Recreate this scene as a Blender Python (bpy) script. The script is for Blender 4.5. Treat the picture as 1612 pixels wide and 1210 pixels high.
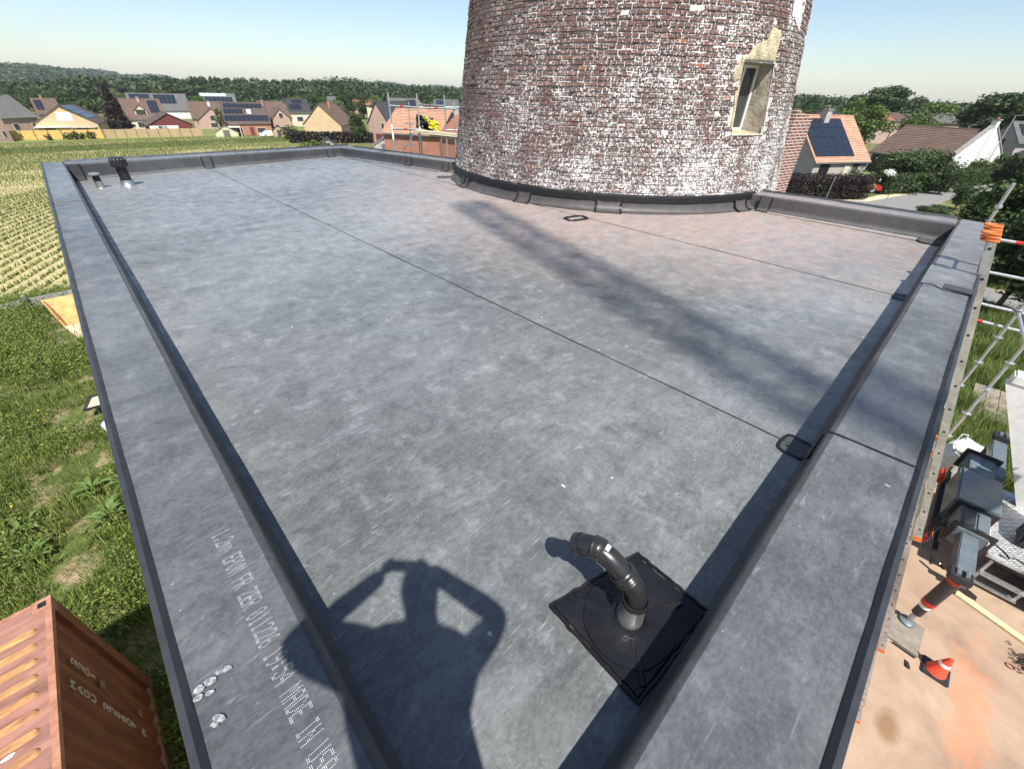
import bpy, bmesh, math, random
import numpy as np
from mathutils import Vector, Matrix, noise as mnoise
random.seed(7); rng = np.random.default_rng(7)
R = math.radians
scene = bpy.context.scene
for o in list(bpy.data.objects): bpy.data.objects.remove(o)
col = scene.collection

# ------------------------------------------------------------------ camera
# world: x runs along the right parapet (V), y along the left parapet (U), z up; the yard is z = 0
F_PX, PITCH, ROLL, YAW, CAMZ = 649.22, 0.615942, 0.0282315, 0.781710, 8.5
def _basis():
    cp, sp = math.cos(PITCH), math.sin(PITCH)
    r, f, u = Vector((1,0,0)), Vector((0,cp,-sp)), Vector((0,sp,cp))
    cr, sr = math.cos(ROLL), math.sin(ROLL)
    r2, u2 = cr*r + sr*u, -sr*r + cr*u
    V = Vector((math.cos(YAW), math.sin(YAW), 0)); U = Vector((-math.sin(YAW), math.cos(YAW), 0))
    c = lambda v: Vector((v.dot(V), v.dot(U), v.z))
    return c(r2), c(u2), c(f)
CR, CU, CF = _basis()
cam = bpy.data.cameras.new('camera'); camo = bpy.data.objects.new('camera', cam); col.objects.link(camo)
cam.sensor_width = 36; cam.lens = F_PX/1612*36; cam.clip_end = 9000; cam.clip_start = .02
m = Matrix.Identity(4)
for i, v in enumerate((CR, CU, -CF)):
    for j in range(3): m[j][i] = v[j]
m.translation = (0, 0, CAMZ); camo.matrix_world = m
scene.camera = camo
scene.render.resolution_x, scene.render.resolution_y = 1024, 768

# ------------------------------------------------------------------ light
TU, TV = .56, .31                       # shadow length per metre of height, along y and x
sun_dir = Vector((-TV, -TU, 1)).normalized()
elev = math.asin(sun_dir.z)
w = bpy.data.worlds.new('World'); scene.world = w; w.use_nodes = True
nt = w.node_tree; bg = nt.nodes['Background']
sky = nt.nodes.new('ShaderNodeTexSky'); sky.sky_type = 'NISHITA'; sky.sun_disc = False
sky.sun_elevation = elev; sky.sun_rotation = math.atan2(sun_dir.x, sun_dir.y) % (2*math.pi)
sky.air_density = 1.0; sky.dust_density = .5; sky.ozone_density = 1.6; sky.altitude = 0
nt.links.new(sky.outputs[0], bg.inputs[0]); bg.inputs[1].default_value = .085
sl = bpy.data.lights.new('sun', 'SUN'); sl.energy = 4.9; sl.angle = R(.7); sl.color = (1, .95, .87)
so = bpy.data.objects.new('sun', sl); col.objects.link(so); so.location = sun_dir*60
so.rotation_euler = sun_dir.to_track_quat('Z', 'Y').to_euler()
vs = scene.view_settings; vs.view_transform = 'Standard'; vs.look = 'None'; vs.exposure = .82; vs.gamma = 1
vs.use_curve_mapping = False

# ------------------------------------------------------------------ helpers
def P(U, V, z=0.): return Vector((V, U, z + CAMZ))      # z given relative to the camera
def sst(a, b, x):
    t = min(1, max(0, (x-a)/(b-a))); return t*t*(3-2*t)
def gz(x, y):                                           # ground height
    return (.76*sst(.5, -1.5, x)*(1-sst(8, 32, y))*(1-sst(-30, -8, -y) if y < -8 else 1)
            - 3.0*sst(25, 150, y))
def ray(px, py):
    return (CR*((px-806)/F_PX) + CU*(-(py-605)/F_PX) + CF)
def gp(px, py, dz=0.):                                  # pixel -> point on the ground
    d = ray(px, py); lo, hi = 1., 3000.
    for _ in range(60):
        mid = (lo+hi)/2; q = d*mid
        if q.z + CAMZ > gz(q.x, q.y)+dz: lo = mid
        else: hi = mid
    q = d*lo; return Vector((q.x, q.y, q.z+CAMZ))
def at_dist(px, py, dist):                              # point on a pixel's ray at a plan distance
    d = ray(px, py); k = dist/math.hypot(d.x, d.y); return Vector((d.x*k, d.y*k, d.z*k+CAMZ))
def height_at(px, py, pt): return at_dist(px, py, math.hypot(pt.x, pt.y)).z

class MB:
    def __init__(s): s.v = []; s.f = []
    def add(s, vs, fs):
        n = len(s.v); s.v += [tuple(q) for q in vs]; s.f += [tuple(i+n for i in q) for q in fs]; return s
    def hexa(s, p):                                     # 8 corners: bottom ring 0-3, top ring 4-7
        return s.add(p, [(3,2,1,0),(4,5,6,7),(0,1,5,4),(1,2,6,5),(2,3,7,6),(3,0,4,7)])
    def box(s, lo, hi):
        (a,b,c),(d,e,f) = lo, hi
        return s.hexa([(a,b,c),(d,b,c),(d,e,c),(a,e,c),(a,b,f),(d,b,f),(d,e,f),(a,e,f)])
    def bar(s, a, b, w, h, up=(0,0,1)):                 # box beam from a to b
        a, b = Vector(a), Vector(b); d = (b-a).normalized(); u = Vector(up)
        sd = d.cross(u)
        if sd.length < 1e-4: sd = d.cross(Vector((1,0,0)))
        sd.normalize(); u = sd.cross(d).normalized()
        c = lambda p, i, j: p + sd*(i*w/2) + u*(j*h/2)
        return s.hexa([c(a,-1,-1),c(a,1,-1),c(b,1,-1),c(b,-1,-1),c(a,-1,1),c(a,1,1),c(b,1,1),c(b,-1,1)])
    def tube(s, pts, rad, n=10, caps=True):
        pts = [Vector(p) for p in pts]
        rads = rad if isinstance(rad, (list, tuple)) else [rad]*len(pts)
        base = len(s.v); ref = None
        for i, p in enumerate(pts):
            d = (pts[min(i+1, len(pts)-1)] - pts[max(i-1, 0)]).normalized()
            if ref is None:
                ref = d.cross(Vector((0,0,1)))
                if ref.length < 1e-3: ref = d.cross(Vector((1,0,0)))
            ref = (ref - d*ref.dot(d)).normalized(); b = d.cross(ref)
            for k in range(n):
                a = 2*math.pi*k/n
                s.v.append(tuple(p + (ref*math.cos(a) + b*math.sin(a))*rads[i]))
        for i in range(len(pts)-1):
            for k in range(n):
                k2 = (k+1) % n; o = base+i*n
                s.f.append((o+k, o+k2, o+n+k2, o+n+k))
        if caps:
            s.f.append(tuple(base+n-1-k for k in range(n))); o = base+(len(pts)-1)*n
            s.f.append(tuple(o+k for k in range(n)))
        return s
    def quad(s, a, b, c, d): return s.add([a,b,c,d], [(0,1,2,3)])
    def prism(s, poly, z0, z1):                         # vertical prism on an xy polygon (ccw)
        n = len(poly)
        return s.add([(x,y,z0) for x,y in poly]+[(x,y,z1) for x,y in poly],
                     [tuple(range(n-1,-1,-1)), tuple(range(n,2*n))]+[(i,(i+1)%n,n+(i+1)%n,n+i) for i in range(n)])
    def extrude(s, prof, frames, closed=False):         # sweep a profile [(n,z)] through frames (origin, normal)
        base = len(s.v); n = len(prof)
        for (o, nv, zf) in frames:
            for (a, z) in prof: s.v.append((o[0]+nv[0]*a, o[1]+nv[1]*a, zf(z) if zf else o[2]+z))
        m_ = n if closed else n-1
        for i in range(len(frames)-1):
            for k in range(m_):
                k2 = (k+1) % n; q = base+i*n
                s.f.append((q+k, q+k2, q+n+k2, q+n+k))
        if closed:
            s.f.append(tuple(base+n-1-k for k in range(n))); q = base+(len(frames)-1)*n; s.f.append(tuple(q+k for k in range(n)))
        return s
    def mesh(s, name, smooth=False):
        me = bpy.data.meshes.new(name); me.from_pydata(s.v, [], s.f); me.update()
        if smooth:
            me.polygons.foreach_set('use_smooth', [True]*len(me.polygons)); me.set_sharp_from_angle(angle=R(40))
        return me
    def obj(s, name, mat, parent=None, smooth=False): return link(name, s.mesh(name, smooth), mat, parent)
def link(name, me, mat, parent=None):
    o = bpy.data.objects.new(name, me); col.objects.link(o)
    if mat is not None and not me.materials: me.materials.append(mat)
    if parent is not None:
        o.parent = parent; o.matrix_parent_inverse = Matrix.Translation(parent.location).inverted() if parent.type == 'EMPTY' else Matrix.Identity(4)
    return o
def tag(o, label=None, cat=None, group=None, kind=None):
    for k, v in (('label', label), ('category', cat), ('group', group), ('kind', kind)):
        if v: o[k] = v
    return o
def thing(name, label, cat, loc=(0,0,0), group=None):
    o = bpy.data.objects.new(name, None); col.objects.link(o); o.empty_display_size = .2
    o.location = loc; o.matrix_world = Matrix.Translation(Vector(loc))
    return tag(o, label, cat, group)
def struct(o): o['kind'] = 'structure'; return o
def copy_tree(o, parent=None):
    c = o.copy(); col.objects.link(c)
    if parent is not None: c.parent = parent; c.matrix_parent_inverse = o.matrix_parent_inverse.copy()
    for ch in list(o.children): copy_tree(ch, c)
    return c
def np_mesh(name, verts, quads, smooth=False):
    me = bpy.data.meshes.new(name); nv, nf = len(verts), len(quads)
    k = quads.shape[1]
    me.vertices.add(nv); me.vertices.foreach_set('co', np.asarray(verts, np.float32).ravel())
    me.loops.add(nf*k); me.loops.foreach_set('vertex_index', quads.astype(np.int32).ravel())
    me.polygons.add(nf); me.polygons.foreach_set('loop_start', np.arange(nf, dtype=np.int32)*k)
    me.update(calc_edges=True); me.validate()
    if smooth: me.polygons.foreach_set('use_smooth', [True]*nf)
    return me

# ------------------------------------------------------------------ materials
MATS = {}
def newmat(name):
    m_ = bpy.data.materials.new(name); m_.use_nodes = True; MATS[name] = m_
    n = m_.node_tree; return m_, n, n.nodes['Principled BSDF']
class G:                                                # tiny node-graph helper
    def __init__(s, t): s.t = t
    def n(s, kind, **kw):
        q = s.t.nodes.new(kind)
        for k, v in kw.items():
            if k.startswith('i_'): q.inputs[int(k[2:]) if k[2:].isdigit() else k[2:]].default_value = v
            else: setattr(q, k, v)
        return q
    def l(s, a, b): s.t.links.new(a, b)
    def pos(s): return s.n('ShaderNodeNewGeometry').outputs['Position']
    def noise(s, vec, scale, detail=4, rough=.55, dist=0., out='Fac'):
        q = s.n('ShaderNodeTexNoise'); q.inputs['Scale'].default_value = scale; q.inputs['Detail'].default_value = detail
        q.inputs['Roughness'].default_value = rough; q.inputs['Distortion'].default_value = dist
        s.l(vec, q.inputs['Vector']); return q.outputs[out]
    def ramp(s, fac, stops):
        q = s.n('ShaderNodeValToRGB'); e = q.color_ramp.elements
        while len(e) < len(stops): e.new(.5)
        for i, (p_, c) in enumerate(stops):
            e[i].position = p_; e[i].color = (*c, 1) if isinstance(c, (tuple, list)) else (c, c, c, 1)
        s.l(fac, q.inputs[0]); return q.outputs[0]
    def mix(s, fac, a, b, mode='MIX'):
        q = s.n('ShaderNodeMix', data_type='RGBA', blend_type=mode)
        for sock, v in ((q.inputs['Factor'], fac), (q.inputs[6], a), (q.inputs[7], b)):
            if hasattr(v, 'links') or hasattr(v, 'is_linked'): s.l(v, sock)
            elif isinstance(v, (tuple, list)): sock.default_value = (*v, 1)
            else: sock.default_value = v
        return q.outputs[2]
    def math(s, op, a, b=None, clamp=False):
        q = s.n('ShaderNodeMath', operation=op, use_clamp=clamp)
        for i, v in enumerate((a, b)):
            if v is None: continue
            if hasattr(v, 'is_linked'): s.l(v, q.inputs[i])
            else: q.inputs[i].default_value = v
        return q.outputs[0]
    def scale(s, vec, k):
        q = s.n('ShaderNodeMapping'); q.inputs['Scale'].default_value = k; s.l(vec, q.inputs['Vector']); return q.outputs[0]
    def bump(s, h, strength, dist, bsdf):
        q = s.n('ShaderNodeBump'); q.inputs['Strength'].default_value = strength; q.inputs['Distance'].default_value = dist
        s.l(h, q.inputs['Height']); s.l(q.outputs[0], bsdf.inputs['Normal']); return q
def mat(name, c, c2=None, scale=6., rough=.7, bump=.2, bd=.01, metal=0., spec=.5, obj=False, stretch=(1,1,1), detail=5):
    if name in MATS: return MATS[name]
    m_, t, b = newmat(name); g = G(t)
    c2 = c2 or tuple(v*.72 for v in c)
    vec = g.n('ShaderNodeTexCoord').outputs['Object'] if obj else g.pos()
    vec = g.scale(vec, stretch)
    f = g.noise(vec, scale, detail, .6)
    g.l(g.ramp(f, [(.3, c2), (.68, c)]), b.inputs['Base Color'])
    g.l(g.ramp(g.noise(vec, scale*2.3, 3), [(.3, max(0, rough-.12)), (.7, min(1, rough+.12))]), b.inputs['Roughness'])
    b.inputs['Metallic'].default_value = metal; b.inputs['Specular IOR Level'].default_value = spec
    if bump: g.bump(g.noise(vec, scale*5, 4), bump, bd, b)
    return m_
def leafmat(name, cols, trans=.25, rough=.6, scale=.6):
    m_, t, b = newmat(name); g = G(t)
    rnd = g.n('ShaderNodeNewGeometry').outputs['Random Per Island']
    nz = g.noise(g.pos(), scale, 2)
    f = g.math('ADD', g.math('MULTIPLY', rnd, .6), g.math('MULTIPLY', nz, .4))
    st = [(.15+.7*i/(len(cols)-1), c) for i, c in enumerate(cols)]
    c = g.ramp(f, st); g.l(c, b.inputs['Base Color']); b.inputs['Roughness'].default_value = rough
    b.inputs['Specular IOR Level'].default_value = .3
    tr = g.n('ShaderNodeBsdfTranslucent'); g.l(c, tr.inputs[0])
    mx = g.n('ShaderNodeMixShader'); mx.inputs[0].default_value = trans
    g.l(b.outputs[0], mx.inputs[1]); g.l(tr.outputs[0], mx.inputs[2])
    g.l(mx.outputs[0], t.nodes['Material Output'].inputs[0]); return m_

TC = (8.926, 6.094)                                     # tower centre (x, y)
T_R0, T_TAP, ROOFZ = 3.494, .157, CAMZ-1.57
def epdm(name, base=(.088,.096,.097), dusty=1., wet=0., rough=.42):
    m_, t, b = newmat(name); g = G(t); pos = g.pos()
    big = g.noise(pos, .9, 4, .6, .4); mid = g.noise(pos, 5., 6, .65, .6)
    lo, hi = tuple(v*.46 for v in base), tuple(v*1.65 for v in base)
    c = g.mix(.5, g.ramp(big, [(.3, lo), (.7, hi)]), g.ramp(mid, [(.3, lo), (.7, hi)]))
    fm = g.noise(pos, 17., 6, .7, .4); c = g.mix(.34, c, g.ramp(fm, [(.3, tuple(v*.5 for v in base)), (.7, tuple(v*1.7 for v in base))]))
    c = g.mix(.30, c, g.ramp(g.noise(g.scale(pos, (1., 1.5, 1.)), 55., 4, .7), [(.36, tuple(v*.4 for v in base)), (.66, tuple(v*2. for v in base))]))
    c = g.mix(1., c, g.ramp(g.noise(pos, .42, 3, .5, .6), [(.32, .62), (.68, 1.35)]), 'MULTIPLY')
    # chalky smears, smudges and short scratches
    st = g.scale(pos, (1.1, 2.6, 1))
    sm = g.ramp(g.noise(st, 2.2, 10, .78, .25), [(.50, 0.), (.80, 1.)])
    c = g.mix(g.math('MULTIPLY', sm, .55*dusty), c, (.27,.285,.295))
    sm2 = g.ramp(g.noise(g.scale(pos, (6., 14., 1)), 1.6, 6, .7, .3), [(.60, 0.), (.74, 1.)])
    sm2 = g.math('MULTIPLY', sm2, g.ramp(g.noise(pos, .8, 4, .6), [(.42, 0.), (.62, 1.)]))
    c = g.mix(g.math('MULTIPLY', sm2, .75*dusty), c, (.36,.375,.385))
    dk_ = g.ramp(g.noise(g.scale(pos, (2.2, 5.5, 1)), 1.9, 7, .72, .8), [(.28, 1.), (.46, 0.)])
    c = g.mix(g.math('MULTIPLY', dk_, .6), c, tuple(v*.42 for v in base))
    bl = g.noise(g.scale(pos, (1.25, 1., 1)), 5.2, 9, .74, .2)
    c = g.mix(g.math('MULTIPLY', g.ramp(bl, [(.54, 0.), (.70, 1.)]), .40*dusty), c, (.29,.305,.31))
    c = g.mix(g.math('MULTIPLY', g.ramp(bl, [(.30, 1.), (.45, 0.)]), .5*dusty), c, tuple(v*.4 for v in base))
    for k, (ang_, sx, sy) in enumerate(((.5, 1.3, 34.), (-.7, 2.6, 44.), (1.5, 2.1, 30.), (.05, 3.2, 24.), (1.0, 4.5, 60.))):
        mp = g.n('ShaderNodeMapping'); mp.inputs['Rotation'].default_value = (0, 0, ang_); mp.inputs['Scale'].default_value = (sx, sy, .01); mp.inputs['Location'].default_value = (k*7.3, k*3.1, 0)
        g.l(pos, mp.inputs['Vector']); sv = g.n('ShaderNodeTexVoronoi'); sv.inputs['Scale'].default_value = 1.5; g.l(mp.outputs[0], sv.inputs['Vector'])
        sc = g.math('MULTIPLY', g.ramp(sv.outputs['Distance'], [(.06, 1.), (.17, 0.)]), g.ramp(sv.outputs['Color'], [(.70, 0.), (.74, 1.)]))
        c = g.mix(g.math('MULTIPLY', sc, .30*dusty), c, (.40,.41,.42))
    # dark footprints and drips
    vo = g.n('ShaderNodeTexVoronoi'); vo.inputs['Scale'].default_value = 2.3; g.l(g.scale(pos, (1.7, 1., .2)), vo.inputs['Vector'])
    pick = g.ramp(vo.outputs['Color'], [(.62, 0.), (.64, 1.)])
    ft = g.math('MULTIPLY', g.ramp(vo.outputs['Distance'], [(.10, 1.), (.16, 0.)]), pick)
    ft = g.math('MULTIPLY', ft, g.ramp(g.noise(pos, 9, 3), [(.38, 0.), (.6, 1.)]))
    c = g.mix(g.math('MULTIPLY', ft, .5), c, tuple(v*.42 for v in base))
    # fine lint specks
    v2 = g.n('ShaderNodeTexVoronoi'); v2.inputs['Scale'].default_value = 26; g.l(pos, v2.inputs['Vector'])
    sp = g.math('MULTIPLY', g.ramp(v2.outputs['Distance'], [(.05, 1.), (.09, 0.)]), g.ramp(v2.outputs['Color'], [(.78, 0.), (.8, 1.)]))
    c = g.mix(g.math('MULTIPLY', sp, .7*dusty), c, (.6,.6,.6))
    v3 = g.n('ShaderNodeTexVoronoi'); v3.inputs['Scale'].default_value = 5.; g.l(g.scale(pos, (2.6, 1.5, .1)), v3.inputs['Vector'])
    sp3 = g.math('MULTIPLY', g.ramp(g.math('ADD', v3.outputs['Distance'], g.math('MULTIPLY', g.math('SUBTRACT', g.noise(pos, 60, 3), .5), .12)), [(.07, 1.), (.10, 0.)]), g.ramp(v3.outputs['Color'], [(.80, 0.), (.82, 1.)]))
    c = g.mix(g.math('MULTIPLY', sp3, .65*dusty), c, (.55,.56,.56))
    # brick dust spread round the foot of the tower
    sep = g.n('ShaderNodeSeparateXYZ'); g.l(pos, sep.inputs[0])
    dx = g.math('SUBTRACT', sep.outputs[0], TC[0]); dy = g.math('SUBTRACT', sep.outputs[1], TC[1]-1.)
    dist = g.math('SQRT', g.math('ADD', g.math('MULTIPLY', dx, dx), g.math('MULTIPLY', dy, dy)))
    dist = g.math('ADD', dist, g.math('MULTIPLY', g.math('SUBTRACT', g.noise(pos, 1.1, 5, .65), .5), 2.6))
    du = g.math('MULTIPLY', g.ramp(g.math('DIVIDE', dist, 10.), [(.36, 1.), (.66, 0.)]), g.ramp(g.noise(st, 3.4, 7, .7), [(.32, .3), (.66, 1.)]))
    c = g.mix(g.math('MULTIPLY', du, .9*dusty), c, (.36,.225,.165))
    g.l(c, b.inputs['Base Color'])
    rr = g.ramp(g.noise(pos, 3.1, 5, .6, .5), [(.3, rough-.1), (.7, rough+.12)])
    g.l(rr, b.inputs['Roughness']); b.inputs['Specular IOR Level'].default_value = .55
    g.l(g.math('MULTIPLY', g.ramp(g.noise(g.scale(pos, (1.25, 1., 1)), 5.2, 9, .74, .2), [(.36, .30), (.66, 1.)]), 1.15*dusty), b.inputs['Sheen Weight']); b.inputs['Sheen Roughness'].default_value = .42; b.inputs['Sheen Tint'].default_value = (1,.975,.945,1)
    h = g.math('ADD', g.math('MULTIPLY', g.noise(pos, 2.2, 5, .6, .5), 1.), g.math('MULTIPLY', g.noise(pos, 60, 3), .06))
    g.bump(h, .35, .02, b); return m_
M_ROOF = epdm('roof_rubber')
M_PAR = epdm('parapet_rubber', (.066,.071,.076), .55, rough=.40)
M_UP = epdm('upstand_rubber', (.034,.036,.039), .10, rough=.55)
M_NEWR = mat('fresh_rubber', (.02,.021,.023), (.008,.008,.009), 14, .28, .4, .01)
M_SEAL = mat('sealant_black', (.014,.014,.015), (.008,.008,.008), 8, .30, .12, .006, spec=.4)
M_TRIM = mat('trim_aluminium', (.06,.066,.075), (.04,.044,.05), 8, .38, .08, .003, metal=.3)
M_PRINT = mat('print_white', (.62,.63,.65), (.40,.41,.43), 60, .7, 0)
M_BLK = mat('plastic_black', (.022,.022,.023), (.012,.012,.012), 10, .32, .1, .003)
M_BLKM = mat('metal_black', (.03,.031,.034), (.015,.015,.016), 9, .4, .1, .003)
M_ALU = mat('aluminium', (.52,.53,.53), (.36,.36,.36), 12, .38, .1, .003, metal=.85)
M_GALV = mat('galvanised', (.55,.56,.57), (.40,.41,.42), 16, .42, .15, .003, metal=.7)
M_LAD = mat('ladder_aluminium', (.60,.59,.57), (.38,.36,.34), 10, .42, .15, .003, metal=.55)
M_ORANGE = mat('orange_rubber', (.72,.20,.05), (.5,.12,.03), 9, .45, .1, .003)
M_RED = mat('red_plastic', (.55,.03,.02), (.35,.02,.015), 9, .35, .1, .003)
M_CONE = mat('cone_red', (.75,.075,.03), (.5,.05,.03), 11, .45, .15, .004)
M_WHITE = mat('white_paint', (.78,.78,.76), (.62,.62,.6), 7, .5, .1, .003)
M_STEELG = mat('crane_grey', (.14,.17,.19), (.10,.12,.135), 6, .35, .08, .003, metal=.15)
M_WOOD = mat('timber', (.55,.44,.26), (.38,.28,.14), 5, .7, .4, .004, stretch=(1,1,1))
M_SKIN = mat('skin', (.55,.34,.25), None, 9, .5, .1, .003)
M_CLOTH = mat('work_cloth', (.05,.06,.09), (.03,.035,.05), 30, .9, .4, .006)

# ------------------------------------------------------------------ the ground and its sheets
def gmat():
    m_, t, b = newmat('ground_soil_grass'); g = G(t); pos = g.pos()
    n1 = g.noise(pos, .09, 5, .6); n2 = g.noise(pos, 1.4, 6, .65, .4); n3 = g.noise(pos, 14, 4, .6)
    gr = g.ramp(n3, [(.3, (.030,.052,.012)), (.7, (.095,.13,.030))])
    gr = g.mix(g.ramp(n1, [(.35, 0.), (.65, 1.)]), gr, g.ramp(n3, [(.3, (.05,.07,.018)), (.7, (.14,.16,.05))]))
    so_ = g.ramp(n3, [(.3, (.17,.125,.075)), (.7, (.33,.26,.165))])
    c = g.mix(g.ramp(n2, [(.49, 0.), (.60, 1.)]), gr, so_)
    g.l(c, b.inputs['Base Color']); b.inputs['Roughness'].default_value = .95; b.inputs['Specular IOR Level'].default_value = .15
    g.bump(g.math('ADD', n2, g.math('MULTIPLY', n3, .3)), .7, .12, b); return m_
M_GROUND = gmat()
def sheet(name, xs, ys, mat_, dz=0., keep=None, bumpy=0.):
    xs, ys = list(xs), list(ys); mb = MB(); ix = {}
    for j, y in enumerate(ys):
        for i, x in enumerate(xs):
            z = gz(x, y)+dz
            if bumpy: z += bumpy*mnoise.noise(Vector((x*.5, y*.5, 3)))
            ix[i, j] = len(mb.v); mb.v.append((x, y, z))
    for j in range(len(ys)-1):
        for i in range(len(xs)-1):
            if keep and not keep((xs[i]+xs[i+1])/2, (ys[j]+ys[j+1])/2): continue
            mb.f.append((ix[i,j], ix[i+1,j], ix[i+1,j+1], ix[i,j+1]))
    return mb.obj(name, mat_, None, True)
def graded(a, b, fine, lo, hi):
    out = list(np.arange(lo, hi+.001, fine)); s = fine
    q = hi
    while q < b: s *= 1.35; q += s; out.append(min(q, b))
    s = fine; q = lo
    while q > a: s *= 1.35; q -= s; out.insert(0, max(q, a))
    return out
gx, gy = graded(-6000, 6000, 2.5, -16, 40), graded(-6000, 6000, 2.5, -14, 46)
struct(sheet('ground', gx, gy, M_GROUND))

def yardmat():
    m_, t, b = newmat('yard_concrete'); g = G(t); pos = g.pos()
    n1 = g.noise(pos, .7, 6, .62, .5); n2 = g.noise(pos, 9, 5, .6); ln = g.noise(g.scale(pos, (7., .35, 1)), 3., 3)
    c = g.ramp(n1, [(.28, (.20,.135,.096)), (.5, (.315,.222,.158)), (.75, (.41,.305,.225))])
    c = g.mix(g.math('MULTIPLY', g.ramp(n2, [(.35, 1.), (.6, 0.)]), .3), c, (.26,.20,.15))
    c = g.mix(g.math('MULTIPLY', g.ramp(ln, [(.55, 0.), (.72, 1.)]), .3), c, (.27,.19,.13))
    sep = g.n('ShaderNodeSeparateXYZ'); g.l(pos, sep.inputs[0])
    def blob(x, y, rx, ry, c, colr, k, wob=.5):
        dx = g.math('DIVIDE', g.math('SUBTRACT', sep.outputs[0], x), rx); dy = g.math('DIVIDE', g.math('SUBTRACT', sep.outputs[1], y), ry)
        d = g.math('SQRT', g.math('ADD', g.math('MULTIPLY', dx, dx), g.math('MULTIPLY', dy, dy)))
        d = g.math('ADD', d, g.math('MULTIPLY', g.math('SUBTRACT', g.noise(pos, 3., 5, .65), .5), wob*2))
        return g.mix(g.math('MULTIPLY', g.ramp(g.math('DIVIDE', d, 2.), [(.2, 1.), (.52, 0.)]), k), c, colr)
    c = blob(7.5, -3.75, 1.7, .36, c, (.52,.19,.085), .42, 1.2)
    c = blob(6.3, -2.8, .36, .20, c, (.19,.11,.055), .85, .45)
    c = blob(6.0, -3.5, .2, .15, c, (.28,.17,.09), .6, .2)
    c = blob(11.6, -4.6, 1.2, .9, c, (.10,.07,.05), .8, 1.)  # truck's shade painted into the concrete under its deck
    g.l(c, b.inputs['Base Color']); b.inputs['Roughness'].default_value = .85; b.inputs['Specular IOR Level'].default_value = .25
    g.bump(g.math('ADD', ln, g.math('MULTIPLY', n2, .6)), .35, .012, b); return m_
def flat(name, poly, z, mat_, n=1):
    mb = MB(); mb.add([(x, y, z) for x, y in poly], [tuple(range(len(poly)))]); return struct(mb.obj(name, mat_))
flat('yard', [(-9,-14), (13.6,-14), (14.4,-7), (14.0,-4.2), (14.3,-3.1), (14.0,-1.6), (14.6,.5), (-.55,.5), (-9,.5)], .012, yardmat())

M_ROAD = mat('asphalt_grey', (.21,.205,.195), (.15,.147,.14), 3, .9, .4, .01)
M_GRAVEL = mat('gravel_sand', (.58,.49,.33), (.40,.33,.21), 2.5, .95, .6, .02)
M_SAND = mat('dry_sand', (.55,.47,.33), (.40,.33,.22), 3, .95, .5, .02)

# field with crop rows
rd = Vector((.42993, .90286)); rn = Vector((.90286, -.42993))      # row direction / across, in (x, y)
def infield(x, y):
    return y > 29.0+.25*math.sin(x*.7) and y < 146 and x < 22+(y-40)*.30 and x > -75
def fieldmat():
    m_, t, b = newmat('field_soil'); g = G(t); pos = g.pos()
    n1 = g.noise(pos, .12, 4, .6); n2 = g.noise(pos, 3.5, 6, .65)
    c = g.ramp(n2, [(.3, (.31,.265,.125)), (.7, (.47,.41,.22))])
    c = g.mix(g.math('MULTIPLY', g.ramp(n1, [(.45, 0.), (.7, 1.)]), .35), c, (.30,.28,.11))
    g.l(c, b.inputs['Base Color']); b.inputs['Roughness'].default_value = .95; b.inputs['Specular IOR Level'].default_value = .15
    g.bump(n2, .6, .06, b); return m_
fx = graded(-76, 62, 2., -20, 30); fy = list(np.arange(28, 147.1, 1.))
struct(sheet('field', fx, fy, fieldmat(), .05, infield))

def blades(pts, n, h, spread, wid, lean=.6, seed=1):
    """numpy tufts: n tapering blades at every point -> verts, tris as quads"""
    r = np.random.default_rng(seed); pts = np.asarray(pts, float); m_ = len(pts)
    b = np.repeat(pts, n, 0); k = len(b)
    b[:, :2] += r.normal(0, spread, (k, 2))
    a = r.uniform(0, 2*np.pi, k); hh = h*r.uniform(.5, 1.25, k)*(np.repeat(pts[:, 3], n) if pts.shape[1] > 3 else 1)
    dx, dy = np.cos(a), np.sin(a); ww = wid*r.uniform(.6, 1.3, k)
    le = lean*hh*r.uniform(.2, 1., k)
    o = b[:, :3]; sd = np.stack([-dy*ww, dx*ww, 0*a], 1)
    mid = o + np.stack([dx*le*.35, dy*le*.35, hh*.6], 1); tip = o + np.stack([dx*le, dy*le, hh], 1)
    v = np.stack([o-sd*.5, o+sd*.5, mid+sd*.55, mid-sd*.55, tip+sd*.08, tip-sd*.08], 1).reshape(-1, 3)
    i = np.arange(k)[:, None]*6
    q = np.concatenate([i+np.array([[0,1,2,3]]), i+np.array([[3,2,4,5]])], 0)
    return v, q
M_CROP = leafmat('crop_leaf', [(.055,.095,.018), (.12,.165,.035), (.20,.22,.06)])
def crop():
    pts = []; cross0 = None
    for k in range(-260, 260):
        c = k*.75
        s = 20.
        while s < 175:
            stp = .17 if s < 60 else .34
            x, y = rn.x*c + rd.x*s, rn.y*c + rd.y*s
            s += stp
            if not infield(x, y): continue
            d = math.hypot(x, y)
            ang = math.degrees(math.atan2(x, y))
            if ang < -14 or ang > 32: continue
            if d > 75 and random.random() < .1: continue
            sc = 1 if d < 75 else 1.6
            if mnoise.noise(Vector((x*.09, y*.09, 7))) < -.42: sc *= .5
            pts.append((x + random.gauss(0,.03), y + random.gauss(0,.05), gz(x, y)+.04, sc))
    v, q = blades(pts, 5, .22, .035, .038, .9, 3)
    o = link('crop_rows', np_mesh('crop_rows', v, q), M_CROP); tag(o, 'rows of young green crop on the dry pale field', 'crop', kind='stuff')
crop()

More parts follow.
